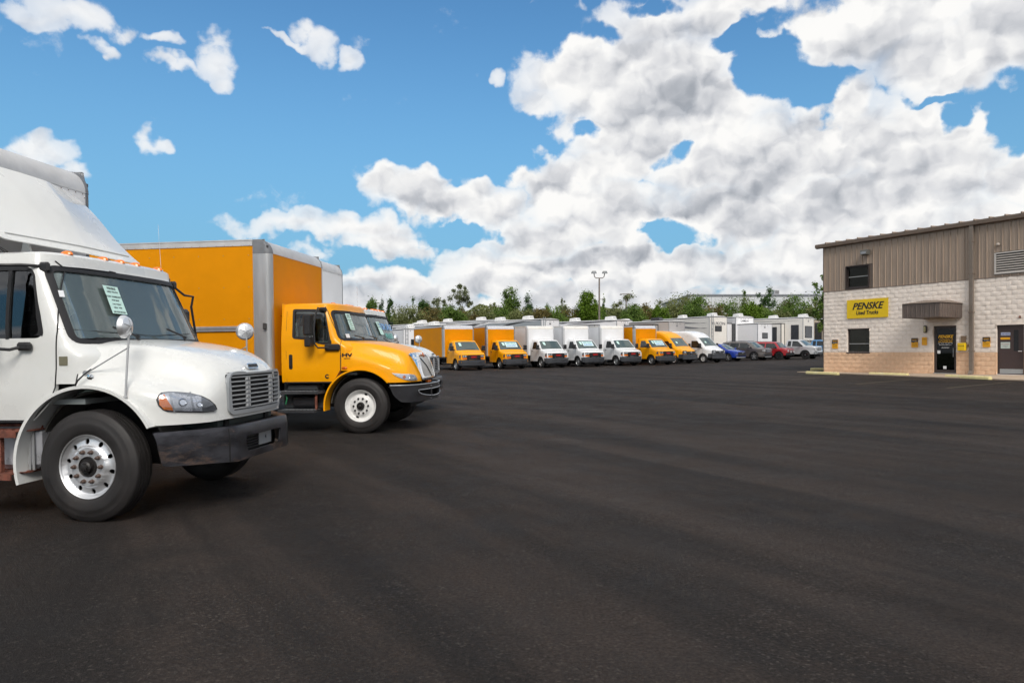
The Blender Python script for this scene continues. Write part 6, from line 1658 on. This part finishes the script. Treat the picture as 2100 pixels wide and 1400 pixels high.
# ================================================================== travel trailers behind the row
RVW = mat('trailer_white', (.82,.82,.84), .4, vary=.05, vscale=.8); RVC = mat('trailer_cream', (.80,.77,.72), .45, vary=.05); RVG = mat('trailer_grey', (.20,.20,.215), .5)
RVT = mat('trailer_taupe', (.42,.40,.39), .5); RVB = mat('trailer_black_trim', (.022,.022,.026), .5); RVGL = glass('trailer_window', (.10,.11,.12), .10, base=(.05,.05,.055), alpha=.7)
SWOOSH = mat('swoosh_grey', (.30,.32,.36), .4)
def rv(px, top, Z, a, L_, label, body=RVW, sidem=None, end=('win',), ac=((-2.5, 0),), slide=None, side_windows=(), swoosh=None, text=None, ladder=False, h=3.7, w_=2.45):
    """box trailer; origin = near bottom corner between long side and end. Local x runs away along the long side, y across the end"""
    d = px_ray(px, top); P = Vector((0,0,EYE))+d*Z; x0, y0 = P.x, P.y; g = gz(x0, y0); H_ = P.z-g
    t_ = radians(a)     # long side runs towards (-sin a, cos a); end runs (cos a, sin a)
    M_ = Matrix(((-sin(t_), cos(t_), 0, x0), (cos(t_), sin(t_), 0, y0), (0, 0, 1, g), (0, 0, 0, 1)))   # left-handed: x back, y right
    root = thing('travel_trailer', label, 'trailer', (x0, y0, g), radians(a+90), 'travel trailers lined up behind the row')
    # in this right-handed frame x runs back along the long side and y runs to the LEFT of it, so the end runs towards -y
    z0 = .55
    sm = sidem or body
    b = MB(); b.box(0, L_, -w_, 0, z0, H_-.10); body_o = b.build('body', body, root, smooth=None)
    if sidem: MB().box(.02, L_, 0, .012, z0+.02, H_-.14).build('side_skin', sidem, body_o)
    MB().prism([(-w_-.03, H_-.10), (-w_*.85, H_-.02), (-w_*.5, H_+.03), (-w_*.15, H_-.02), (.03, H_-.10)], -.04, L_+.02, 'yz').build('roof', mat('roof_membrane', (.62,.62,.62), .6), body_o)
    for (yy) in (0, -w_): MB().box(-.02, .03, yy-.02, yy+.02, z0, H_-.1).build('corner_trim', GREYP, body_o)
    MB().box(-.012, 0, -w_, 0, H_-.16, H_-.10).box(0, L_, 0, .02, H_-.17, H_-.10).build('drip_rail', RVB, body_o)
    MB().box(.8, L_-.6, -w_+.2, -.2, .35, z0).build('chassis', DARK, body_o)
    for xx in (L_*.42, L_*.42+.9):
        for yy in (-.02, -w_+.24): MB().lathe([(.0,0),(.2,.0),(.36,.02),(.36,.2),(0,.2)], cx=xx, cy=yy+0.0, cz=.36, n=18, sgn=-1).build('wheel', mat('far_tyre', (0,0,0)), root)
    for (xx, col) in ac:
        xx = -xx; mm = RVB if col else mat('ac_white', (.70,.70,.70), .5)
        o = MB().hexa([(xx-.5,-w_*.5-.35,H_-.02),(xx+.5,-w_*.5-.35,H_-.02),(xx+.5,-w_*.5+.35,H_-.02),(xx-.5,-w_*.5+.35,H_-.02),(xx-.38,-w_*.5-.30,H_+.36),(xx+.46,-w_*.5-.30,H_+.30),(xx+.46,-w_*.5+.30,H_+.30),(xx-.38,-w_*.5+.30,H_+.36)]).build('roof_unit', mm, root, bevel=.04)
        for k in range(3): MB().box(xx-.44, xx-.40, -w_*.5-.24+.17*k, -w_*.5-.12+.17*k, H_+.08, H_+.24).build('unit_slot', RVG, o)
    ab = lambda z: H_+z if z <= 0 else z
    def endbox(nm, y0, y1, z0_, z1, mm, d=.02, par=None): return MB().box(-d, -.001, -y1, -y0, z0_, z1).build(nm, mm, par or body_o)
    for k in end:
        if k == 'win': w2 = endbox('window_frame', .75, 1.70, H_-1.65, H_-1.05, RVB, .03); endbox('pane', .80, 1.65, H_-1.60, H_-1.10, RVGL, .04, w2)
        if k == 'bigwin':
            w2 = endbox('window_frame', .38, 2.05, H_-2.35, H_-1.02, RVB, .03); endbox('pane', .44, 1.99, H_-2.29, H_-1.08, RVGL, .04, w2)
        if k == 'tallwin':
            w2 = endbox('window_frame', .5, 1.15, H_-2.6, H_-.95, RVB, .03); endbox('pane', .56, 1.09, H_-2.54, H_-1.01, RVGL, .04, w2)
        if k == 'hatch': endbox('hatch', .9, 1.7, 1.0, 1.45, RVB); 
        if k == 'ladder':
            o = MB().rod((-.12,-.42,.9), (-.12,-.42,H_+.1), .03, 5).build('ladder_rail', GREYP, root); MB().rod((-.12,-.18,.9), (-.12,-.18,H_+.1), .03, 5).build('ladder_rail', GREYP, root)
            for j in range(7): MB().rod((-.12,-.42,1.0+.36*j), (-.12,-.18,1.0+.36*j), .02, 4).build('ladder_rung', GREYP, o)
        if k == 'lights': endbox('tail_lamp', .15, .32, 1.1, 1.3, LENSRED); endbox('tail_lamp', w_-.32, w_-.15, 1.1, 1.3, LENSRED)
        if k == 'markers':
            for q in (.7, 1.1, 1.3, 1.7): endbox('marker_lamp', q-.04, q+.04, H_-.30, H_-.25, RVB)
            endbox('emblem', 1.08, 1.32, H_-.55, H_-.42, RVG)
        if k == 'bluebase': endbox('base_cap', .02, w_-.02, .56, .95, RVG)
    def sidebox(nm, x0_, x1, z0_, z1, mm, d=.02, par=None): return MB().box(x0_, x1, .001, d, z0_, z1).build(nm, mm, par or body_o)
    for (x0_, x1, z0_, z1) in side_windows:
        z0_, z1 = ab(z0_), ab(z1)
        w2 = sidebox('window_frame', x0_, x1, z0_, z1, RVB, .03); sidebox('pane', x0_+.05, x1-.05, z0_+.05, z1-.05, RVGL, .04, w2)
    if slide:
        for (x0_, x1, z0_, z1, mm) in slide:
            z1 = ab(z1)
            s_ = MB().box(x0_, x1, 0, .75, z0_, z1).build('slide_out', mm, root); MB().box(x0_-.05, x1+.05, -.01, .03, z0_-.05, z1+.06).build('slide_seal', RVB, s_)
            MB().box(x0_-.03, x1+.03, 0, .79, z1, z1+.07).build('slide_roof', RVB, s_)
            for xe in (x0_, x1): MB().box(xe-.03, xe+.03, .70, .775, z0_, z1).build('slide_trim', RVB, s_)
            MB().box(x0_, x1, .75, .775, z0_, z0_+.06).build('slide_trim', RVB, s_)
            MB().box(x0_+.5, x1-.5, .751, .765, z0_+.7, z1-.35).build('pane', RVGL, s_)
    if swoosh:
        for (x0_, z0_, x1, z1, th, mm) in swoosh:
            z0_, z1 = ab(z0_), ab(z1)
            n = 12; up = []; lo = []
            for i in range(n+1):
                f = i/n; x = x0_+(x1-x0_)*f; z = z0_+(z1-z0_)*(1-(1-f)**2); k = th*sin(pi*min(1, f*1.15+.02))**.8 if f < .87 else th*(1-f)/.13*.5
                up.append((x, z+k/2)); lo.append((x, z-k/2))
            MB().prism(up+lo[::-1], .013, .02, 'xz').build('side_graphic', mm, body_o)
    if text:
        tx, sz, zz, mm = text
        o = text_mesh(tx, sz, mm, 'lettering', body_o, sx=1.2, bold=.004, depth=.002); o.matrix_local = frame_mtx((-.03, -w_/2, zz), (0,-1,0), (0,0,1))
    return root
rv(827, 672, 63, 30, 7, 'white trailer end with a dark window behind the white lorry hood', end=('win','markers','ladder'), ac=((-1.5,0),))
rv(868, 662, 66, 42, 9, 'trailer with a dark roof edge and black frames left of the first van', end=('tallwin',), ac=((-2,0),), slide=[(1.2,4.2,.9,-.5,RVW)])
rv(905, 664, 62, 40, 9, 'low white trailer peeping over the first yellow van box', end=('markers',), ac=((-3,0),(-6,0)))
rv(1014, 654, 68, 46, 13, 'long pale trailer with two square windows behind the yellow vans', ac=((-3.2,0),(-8.5,0)), side_windows=((7.6,8.5,-1.05,-.42),(9.2,10.3,-1.05,-.42)), end=('markers',))
rv(1110, 652, 62, 45, 13.5, 'long grey-sided trailer with sweeping dark graphics and a ladder', sidem=mat('blue_grey_side', (.30,.33,.36), .4), end=('ladder','markers'), ac=((-2.8,0),(-6.6,0)), swoosh=[(13.2,-1.6,7.2,-.22,.42,RVB),(11.8,-1.2,5.6,-.25,.12,RVW),(6.5,-.95,1.0,-.26,.16,RVB),(13.0,-.2,.2,-.2,.22,RVW)], slide=[(7.2,10.6,.9,-.78,RVW)], text=('MONTANA', .34, 3.05, RVG))
rv(1265, 654, 63, 45, 12.5, 'white trailer with round-cornered end behind the white vans', end=('markers','bluebase'), ac=((-1.6,0),(-6.0,0)), slide=[(2.0,5.8,.9,-.55,RVW),(8,10.5,.9,-.62,RVW)], swoosh=[(12.2,-1.0,6,-.22,.16,RVB),(6,-.35,.3,-.22,.07,RVB)])
rv(1372, 656, 61, 42, 9.0, 'taupe-grey trailer with black-framed slide-outs behind the last yellow van', body=RVT, end=('markers',), ac=((-2.2,1),(-6.0,0)), slide=[(1.2,4.4,.9,-.42,RVT),(5.2,7.2,.9,-.42,RVG)])
rv(1455, 647, 72, 27, 11.5, 'cream trailer with end ladder and a small dark window, behind the white cargo van', body=RVC, end=('ladder','win','hatch','lights'), ac=((-.9,0),(-5.6,0)), swoosh=[(7.6,-.5,.2,-1.3,.22,RVG),(7.0,-.3,.3,-.75,.13,RVG)], text=('YUKON', .46, 3.75, RVG))
rv(1509, 648, 73, 24, 6, 'white trailer with a tall dark end window, behind the blue car', end=('tallwin','bluebase','markers'), ac=((-1.0,0),), slide=[(.6,3.2,.9,-.8,RVW)], side_windows=((.1,.5,1.0,-.8),), text=('LAREDO', .24, 4.0, RVG))
rv(1554, 661, 71, 35, 7, 'lower white trailer with small dark window in front of the long cream one', body=RVW, end=('win','hatch','markers','lights'), ac=(), h=3)
rv(1647, 649, 76, 40, 15, 'long cream trailer with a large end window, nearest the building corner', body=RVC, end=('bigwin','markers'), ac=((-.6,0),(-4.2,0),(-10,0)), slide=[(2.2,6.6,1.0,-.75,RVC)], side_windows=((.5,1.4,1.4,-.9),(7.2,8.4,1.4,-.9)), swoosh=[(14,-1.5,8.5,-.3,.34,RVT),(14.5,-.42,.2,-.42,.06,RVB)], text=('BIGHORN', .38, 1.75, RVB))
rv(1700, 652, 80, 48, 9, 'beige trailer seen between the long cream one and the building', body=mat('trailer_beige', (.50,.42,.33), .5), end=('markers',), ac=(), side_windows=((.8,1.6,1.2,-.5),))

# ================================================================== trees, poles, far buildings
def leafmat(name, a, b, c, spec=.2):
    m, n, bs = new_mat(name)
    at = n.node('ShaderNodeAttribute', attribute_name='tone'); oi = n.node('ShaderNodeObjectInfo')
    tc = n.node('ShaderNodeTexCoord').outputs['Object']
    f = n.math('ADD', n.math('MULTIPLY', at.outputs['Fac'], .7), n.math('MULTIPLY', n.noise(tc, .8, 3), .5))
    col = n.ramp(f, [(.1, a), (.5, b), (.95, c)])
    n.put(bs.inputs['Base Color'], col); bs.inputs['Roughness'].default_value = .65; bs.inputs['Specular IOR Level'].default_value = spec
    out = n.n['Material Output']; tl = n.node('ShaderNodeBsdfTranslucent'); n.put(tl.inputs[0], col)
    mx = n.node('ShaderNodeMixShader'); mx.inputs[0].default_value = .3; n.l.new(bs.outputs[0], mx.inputs[1]); n.l.new(tl.outputs[0], mx.inputs[2]); n.l.new(mx.outputs[0], out.inputs[0])
    return m
LM = {'dark': leafmat('leaf_dark_green', (.022,.052,.014), (.052,.110,.028), (.10,.18,.05)),
      'mid': leafmat('leaf_green', (.050,.095,.018), (.115,.190,.038), (.20,.29,.065)),
      'lime': leafmat('leaf_lime', (.045,.085,.010), (.110,.190,.018), (.19,.30,.035)),
      'olive': leafmat('leaf_olive', (.080,.098,.034), (.165,.190,.070), (.27,.29,.12)),
      'rust': leafmat('leaf_rusty', (.075,.062,.022), (.155,.125,.042), (.23,.19,.07)),
      'pale': leafmat('leaf_pale', (.080,.095,.045), (.16,.185,.09), (.26,.28,.15))}
BARK = mat('bark', (.10,.085,.07), .9, vary=.3)
PBARK = mat('pale_bark', (.26,.24,.21), .9, vary=.3)
def crown_mesh(name, shape, rx, rz, n, leaf, m, parent, seed, gap=.0, clumps=None):
    r = random.Random(seed); vs = []; fs = []; tone = []
    cl = []
    nc = clumps or max(6, int(10+n/160))
    for i in range(nc):
        while 1:
            x, y, z = r.uniform(-1,1), r.uniform(-1,1), r.uniform(-1,1)
            if shape == 'cone': w_ = max(.06, (1-(z+1)/2)**.8); ok = x*x+y*y < w_*w_
            elif shape == 'col': w_ = .95*sqrt(max(0, 1-abs(z)**3)); ok = x*x+y*y < w_*w_
            elif shape == 'bush': ok = x*x+y*y+max(0, z)**2 < 1 and z > -.6
            else: ok = x*x+y*y+z*z < 1
            if ok: break
        cl.append((x*rx, y*rx, z*rz, r.uniform(.5, 1)*(1-.3*gap), r.uniform(-.22, .22)))
    cr = rx*(.46 if gap < .3 else .36); crz = rz*(.26 if gap < .3 else .17)
    for i in range(n):
        c = cl[r.randrange(nc)]; 
        g = [r.gauss(0, .5) for _ in range(3)]
        p = (c[0]+g[0]*cr*c[3], c[1]+g[1]*cr*c[3], c[2]+g[2]*crz*c[3])
        s = leaf*r.uniform(.6, 1.35); a, b = r.uniform(0, 2*pi), r.uniform(-1, 1)
        u = Vector((cos(a), sin(a), b)).normalized(); v = u.cross(Vector((r.gauss(0,1), r.gauss(0,1), r.gauss(0,1)))).normalized()
        P = Vector(p); k = len(vs)
        vs += [tuple(P-u*s), tuple(P-v*s*.6+u*.1*s), tuple(P+u*s), tuple(P+v*s*.6-u*.1*s)]; fs.append((k, k+1, k+2, k+3))
        t = .5+c[4]+r.uniform(-.22, .22); tone += [min(1, max(0, t))]*4
    me = bpy.data.meshes.new(name); me.from_pydata(vs, [], fs); me.materials.append(m)
    at = me.attributes.new('tone', 'FLOAT', 'POINT'); at.data.foreach_set('value', tone)
    return link(bpy.data.objects.new(name, me), parent)
def tree(px, top, wpx, Z, kind, shape, label, base=None, gap=0, name='tree', group='trees beyond the trailers', seed=0, dens=1.0, crownfrac=.8):
    x = (px-CPX)/FPX*Z; zt = EYE+(HPY-top)/FPX*Z; g = base if base is not None else gz(min(75, x), 92)*.9+.4
    h = zt-g; rx = wpx/FPX*Z/2
    t = thing(name, label, 'tree' if name != 'bush' else 'bush', (x, Z, g), group=group)
    ch = h*crownfrac; rz = ch/2; n = int(min(10000, 2500*dens*max(1, rx*rz*.6)))
    c = crown_mesh('crown', shape, rx, rz*.94, n, .125 if gap < .3 else .11, LM[kind], t, seed, gap, clumps=None if gap < .3 else 34)
    c.location = (0, 0, h-rz)
    r = random.Random(seed+5); bm_ = PBARK if kind in ('pale', 'olive') else BARK
    mb = MB(); mb.rod((0,0,-.3), (r.uniform(-.1,.1)*rx, 0, h*.80), max(.07, h*.016), 6, r2=.03); tr = mb.build('trunk', bm_, t)
    nl = 7 if gap > .2 else 3
    for i in range(nl):
        a = r.uniform(0, 2*pi); z0 = h*r.uniform(.25, .65); L_ = rx*r.uniform(.5, .9)
        MB().tube([(0,0,z0), (L_*.5*cos(a), L_*.5*sin(a), z0+L_*.7), (L_*cos(a), L_*sin(a), min(h*.95, z0+L_*1.5))], .05, 5, r2=.015).build('limb', bm_, tr)
    return t
TR = [ (761,608,26,120,'mid','col','tall bushy green tree over the roof of the yellow cab',0), (783,617,16,118,'dark','round','small dark tree between two others over the yellow cab',0), (799,614,22,116,'dark','col','round-topped dark tree over the white cab',0),
 (847,609,22,125,'dark','cone','pointed dark green tree left of the pale poplars',0), (872,612,34,122,'dark','round','broad dark tree touching the pale poplars',0),
 (905,594,52,112,'pale','col','sparse yellow-green poplar, the shorter of the two',.6), (948,574,46,110,'pale','col','tallest sparse pale poplar',.65), (985,620,22,115,'mid','cone','small green cone tree right of the tallest poplar',0),
 (1018,603,36,118,'olive','round','open olive-green tree above the second yellow van',.35), (1046,590,38,116,'mid','col','tall mid-green tree left of the dark fir-like one',.1), (1083,587,30,114,'dark','cone','dark dense tree standing clear against the clouds',0),
 (1120,613,24,120,'mid','cone','small pointed green tree over the first white van',0), (1151,606,18,118,'pale','col','slim light-coloured tree over the gap between white vans',.3), (1205,596,46,108,'lime','round','big light green tree left of the lamp pole',.1),
 (1238,607,18,116,'mid','cone','narrow green tree just right of the lamp pole',0), (1256,612,20,116,'olive','cone','thin olive tree right of the lamp pole',.2), (1283,596,58,106,'olive','round','sparse spreading tree with bare twigs over the third white van',.7),
 (1329,606,18,114,'dark','cone','little dark spruce over the last yellow box van',0), (1476,603,13,135,'dark','cone','tiny dark spruce in front of the white warehouse',0), (1526,593,24,125,'mid','cone','pointed bright green tree in front of the warehouse',0),
 (1570,586,40,110,'dark','round','feathery dark green tree standing above the bushes',.35), (1160,618,26,122,'olive','round','low olive tree behind the first white vans',.2), (1352,612,20,128,'olive','round','small olive tree right of the little spruce',.3) ]
for i, (px, top, wp, Z, k, sh_, lab, gap) in enumerate(TR): tree(px, top, wp, Z, k, sh_, lab, gap=gap, seed=i*7+3, dens=1.0 if gap < .3 else .42)
BU = [ (838,630,60,'olive'),(880,632,50,'rust'),(925,628,46,'mid'),(955,630,40,'rust'),(990,628,40,'olive'),(1035,630,36,'mid'),(1070,634,44,'olive'),(1105,630,40,'rust'),(1138,628,44,'mid'),(1172,628,46,'rust'),(1215,626,40,'mid'),(1262,624,46,'olive'),
 (1300,626,40,'mid'),(1325,622,34,'rust'),(1343,630,26,'lime'),(1372,612,54,'olive'),(1400,606,50,'olive'),(1428,612,46,'mid'),(1355,634,32,'lime'),(1425,636,16,'lime'),(1455,622,48,'rust'),(1490,616,54,'mid'),(1518,612,50,'olive'),(1545,620,40,'lime'),(1562,632,40,'mid'),(1600,634,36,'olive'),(1625,612,56,'mid'),(1612,620,30,'rust'),(1655,628,44,'mid'),(1680,612,40,'olive'),(1700,620,40,'mid') ]
WHERE = {'olive':'olive-grey','rust':'rust-tinged','mid':'leafy green','lime':'bright lime-green'}
for i, (px, top, wp, k) in enumerate(BU):
    ref = 'over the yellow cab\'s hood' if px < 900 else 'over the first yellow van' if px < 975 else 'over the second yellow van' if px < 1060 else 'over the first white van' if px < 1145 else 'over the second white van' if px < 1225 else 'over the third white van' if px < 1300 else 'over the last yellow box van' if px < 1360 else 'over the yellow cargo van' if px < 1410 else 'over the white cargo van' if px < 1480 else 'over the blue and grey cars' if px < 1560 else 'over the red car' if px < 1615 else 'beside the building corner'
    tree(px, top-4, wp*1.35, 100+(i*37 % 17), k, 'bush', '%s bush in the hedge %s, number %d from the left' % (WHERE[k], ref, i+1) if 0 else '%s bush %s, %s' % (WHERE[k], ref, 'high in the hedge' if top < 624 else 'low in the hedge'), name='bush', group='bushes in the hedge beyond the trailers', seed=900+i, dens=1.35, crownfrac=.96)
seen_lab = {}
for o in bpy.data.objects:
    if o.get('category') == 'bush': seen_lab.setdefault(o['label'], []).append(o)
for lab, os_ in seen_lab.items():
    if len(os_) > 1:
        os_.sort(key=lambda o: o.location.x/o.location.y)
        for k, o in enumerate(os_): o['label'] = lab + (', left one', ', right one')[k] if len(os_) == 2 else lab + ', %s one' % ('left', 'middle', 'right')[k]
# far wood that reads as one mass behind the bushes
r = random.Random(4); vs = []; fs = []; tone = []
for i in range(42000):
    x = r.uniform(-45, 75); y = r.uniform(118, 150); px = CPX+FPX*x/y
    lim = 640-10*sin(px*.021)-7*sin(px*.057+1)-3*sin(px*.13)
    if px > 1450: lim += 4
    zt = EYE+(HPY-lim)/FPX*y; z = .9+(zt-.9)*r.random()**.6
    s = .30*r.uniform(.6, 1.4); a = r.uniform(0, 2*pi); u = Vector((cos(a), sin(a), r.uniform(-1,1))).normalized(); v = u.cross(Vector((r.gauss(0,1), r.gauss(0,1), r.gauss(0,1)))).normalized(); P = Vector((x, y, z)); k = len(vs)
    vs += [tuple(P-u*s), tuple(P-v*s*.6), tuple(P+u*s), tuple(P+v*s*.6)]; fs.append((k, k+1, k+2, k+3)); tone += [min(1, max(0, .4+.3*sin(x*.8)*cos(y*.7)+r.uniform(-.2,.2)))]*4
me = bpy.data.meshes.new('distant_wood'); me.from_pydata(vs, [], fs); me.materials.append(LM['olive']); at = me.attributes.new('tone', 'FLOAT', 'POINT'); at.data.foreach_set('value', tone)
o = link(bpy.data.objects.new('distant_wood', me)); o['kind'] = 'stuff'
# tree peeping past the building corner
tree(1690, 556, 44, 60, 'mid', 'col', 'sparse leafy tree peeping out behind the upper corner of the building', base=.9, gap=.5, seed=77, dens=.5)
# lamp pole
def pole(px, base_y, top, Z, lab, heads=True, mm=None, gy=None):
    x = (px-CPX)/FPX*Z; g = gz(min(75, x), min(92, Z)); h = EYE+(HPY-top)/FPX*Z-g; mm = mm or mat('weathered_pole', (.20,.17,.15), .6, vary=.15)
    t = thing('lamp_pole', lab, 'lamp pole', (x, Z, g), group='lamp poles')
    MB().rod((0,0,0), (0,0,h-.8), .13, 8, r2=.085).build('pole', mm, t)
    if heads:
        a = MB().tube([(-.62,0,h-.15),(-.55,0,h-.62),(-.38,0,h-.78),(.38,0,h-.78),(.55,0,h-.62),(.62,0,h-.15)], .055, 6).build('yoke', mm, t)
        for sg in (-1, 1):
            hd_ = MB().hexa([(sg*.62-.30,-.28,h-.30),(sg*.62+.30,-.28,h-.30),(sg*.62+.30,.25,h-.25),(sg*.62-.30,.25,h-.25),(sg*.62-.24,-.20,h),(sg*.62+.24,-.20,h),(sg*.62+.20,.15,h+.02),(sg*.62-.20,.15,h+.02)]).build('lamp_head', mat('lamp_grey2', (0,0,0)), t, bevel=.03)
            MB().box(sg*.62-.22, sg*.62+.22, -.285, -.275, h-.27, h-.08).build('lamp_glass', GREYP, hd_)
        MB().rod((.05,0,h-3.2), (.75,0,h-3.2), .03, 5).build('side_arm', mm, t)
    else:
        MB().box(-.9,.9,-.05,.05,h-.1,h).build('cross_arm', mm, t)
        for sg in (-1,1): MB().cbox(sg*.8-.18,sg*.8+.18,-.15,.15,h-.22,h-.08,.02).build('lamp_head', GREYP, t)
    return t
pole(1229, 720, 556, 78, 'tall lamp pole with two floodlights on a yoke, right of the light green tree')
pole(1284, 720, 602, 104, 'slim pole in the sparse spreading tree', heads=False)
FARP = mat('pale_pole', (.42,.43,.44), .6)
pole(1383, 700, 599, 170, 'faint pale twin-arm pole left of the warehouse', heads=False, mm=FARP)
pole(1659, 700, 597, 175, 'faint pale pole in front of the warehouse near the building', heads=False, mm=FARP)
# white warehouse far behind
Zw = 215
def wx(px): return (px-CPX)/FPX*Zw
def wz(py): return EYE+(HPY-py)/FPX*Zw
wh = thing('warehouse', 'long white flat-roofed warehouse far behind the hedge', 'warehouse', (wx(1415), Zw, 1.0))
L_ = wx(1900)-wx(1415); H0 = wz(607)-1
WHM = mat('warehouse_white', (.60,.62,.66), .6, vary=.04, vscale=.1)
n = 22
for k in range(n): 
    a = L_*k/n; b = L_*(k+1)/n; MB().box(a+.03, b-.03, -.02+a*.0, .3, 0, H0).build('wall_panel', WHM, wh)
MB().box(0, L_, .31, 40, 0, H0-.1).build('wall', WHM, wh); MB().box(-.2, L_+.2, -.3, 40.2, H0, H0+.55).build('roof_edge', mat('roof_edge_grey', (.20,.21,.24), .6), wh)
for px in (1444, 1607, 1649): MB().box(wx(px)-wx(1415)-.9, wx(px)-wx(1415)+.9, -.6, -.03, H0-6.6, H0-5.6).build('wall_vent', RVG, wh)
q = wx(1596)-wx(1415); MB().cbox(q-.8, q+.8, 1, 3, H0+.5, H0+2.1, .1).build('roof_unit', mat('warehouse_unit', (.50,.51,.53), .6), wh); MB().box(q-.6, q+.6, .9, .98, H0+.9, H0+1.8).build('unit_louver', RVG, wh)
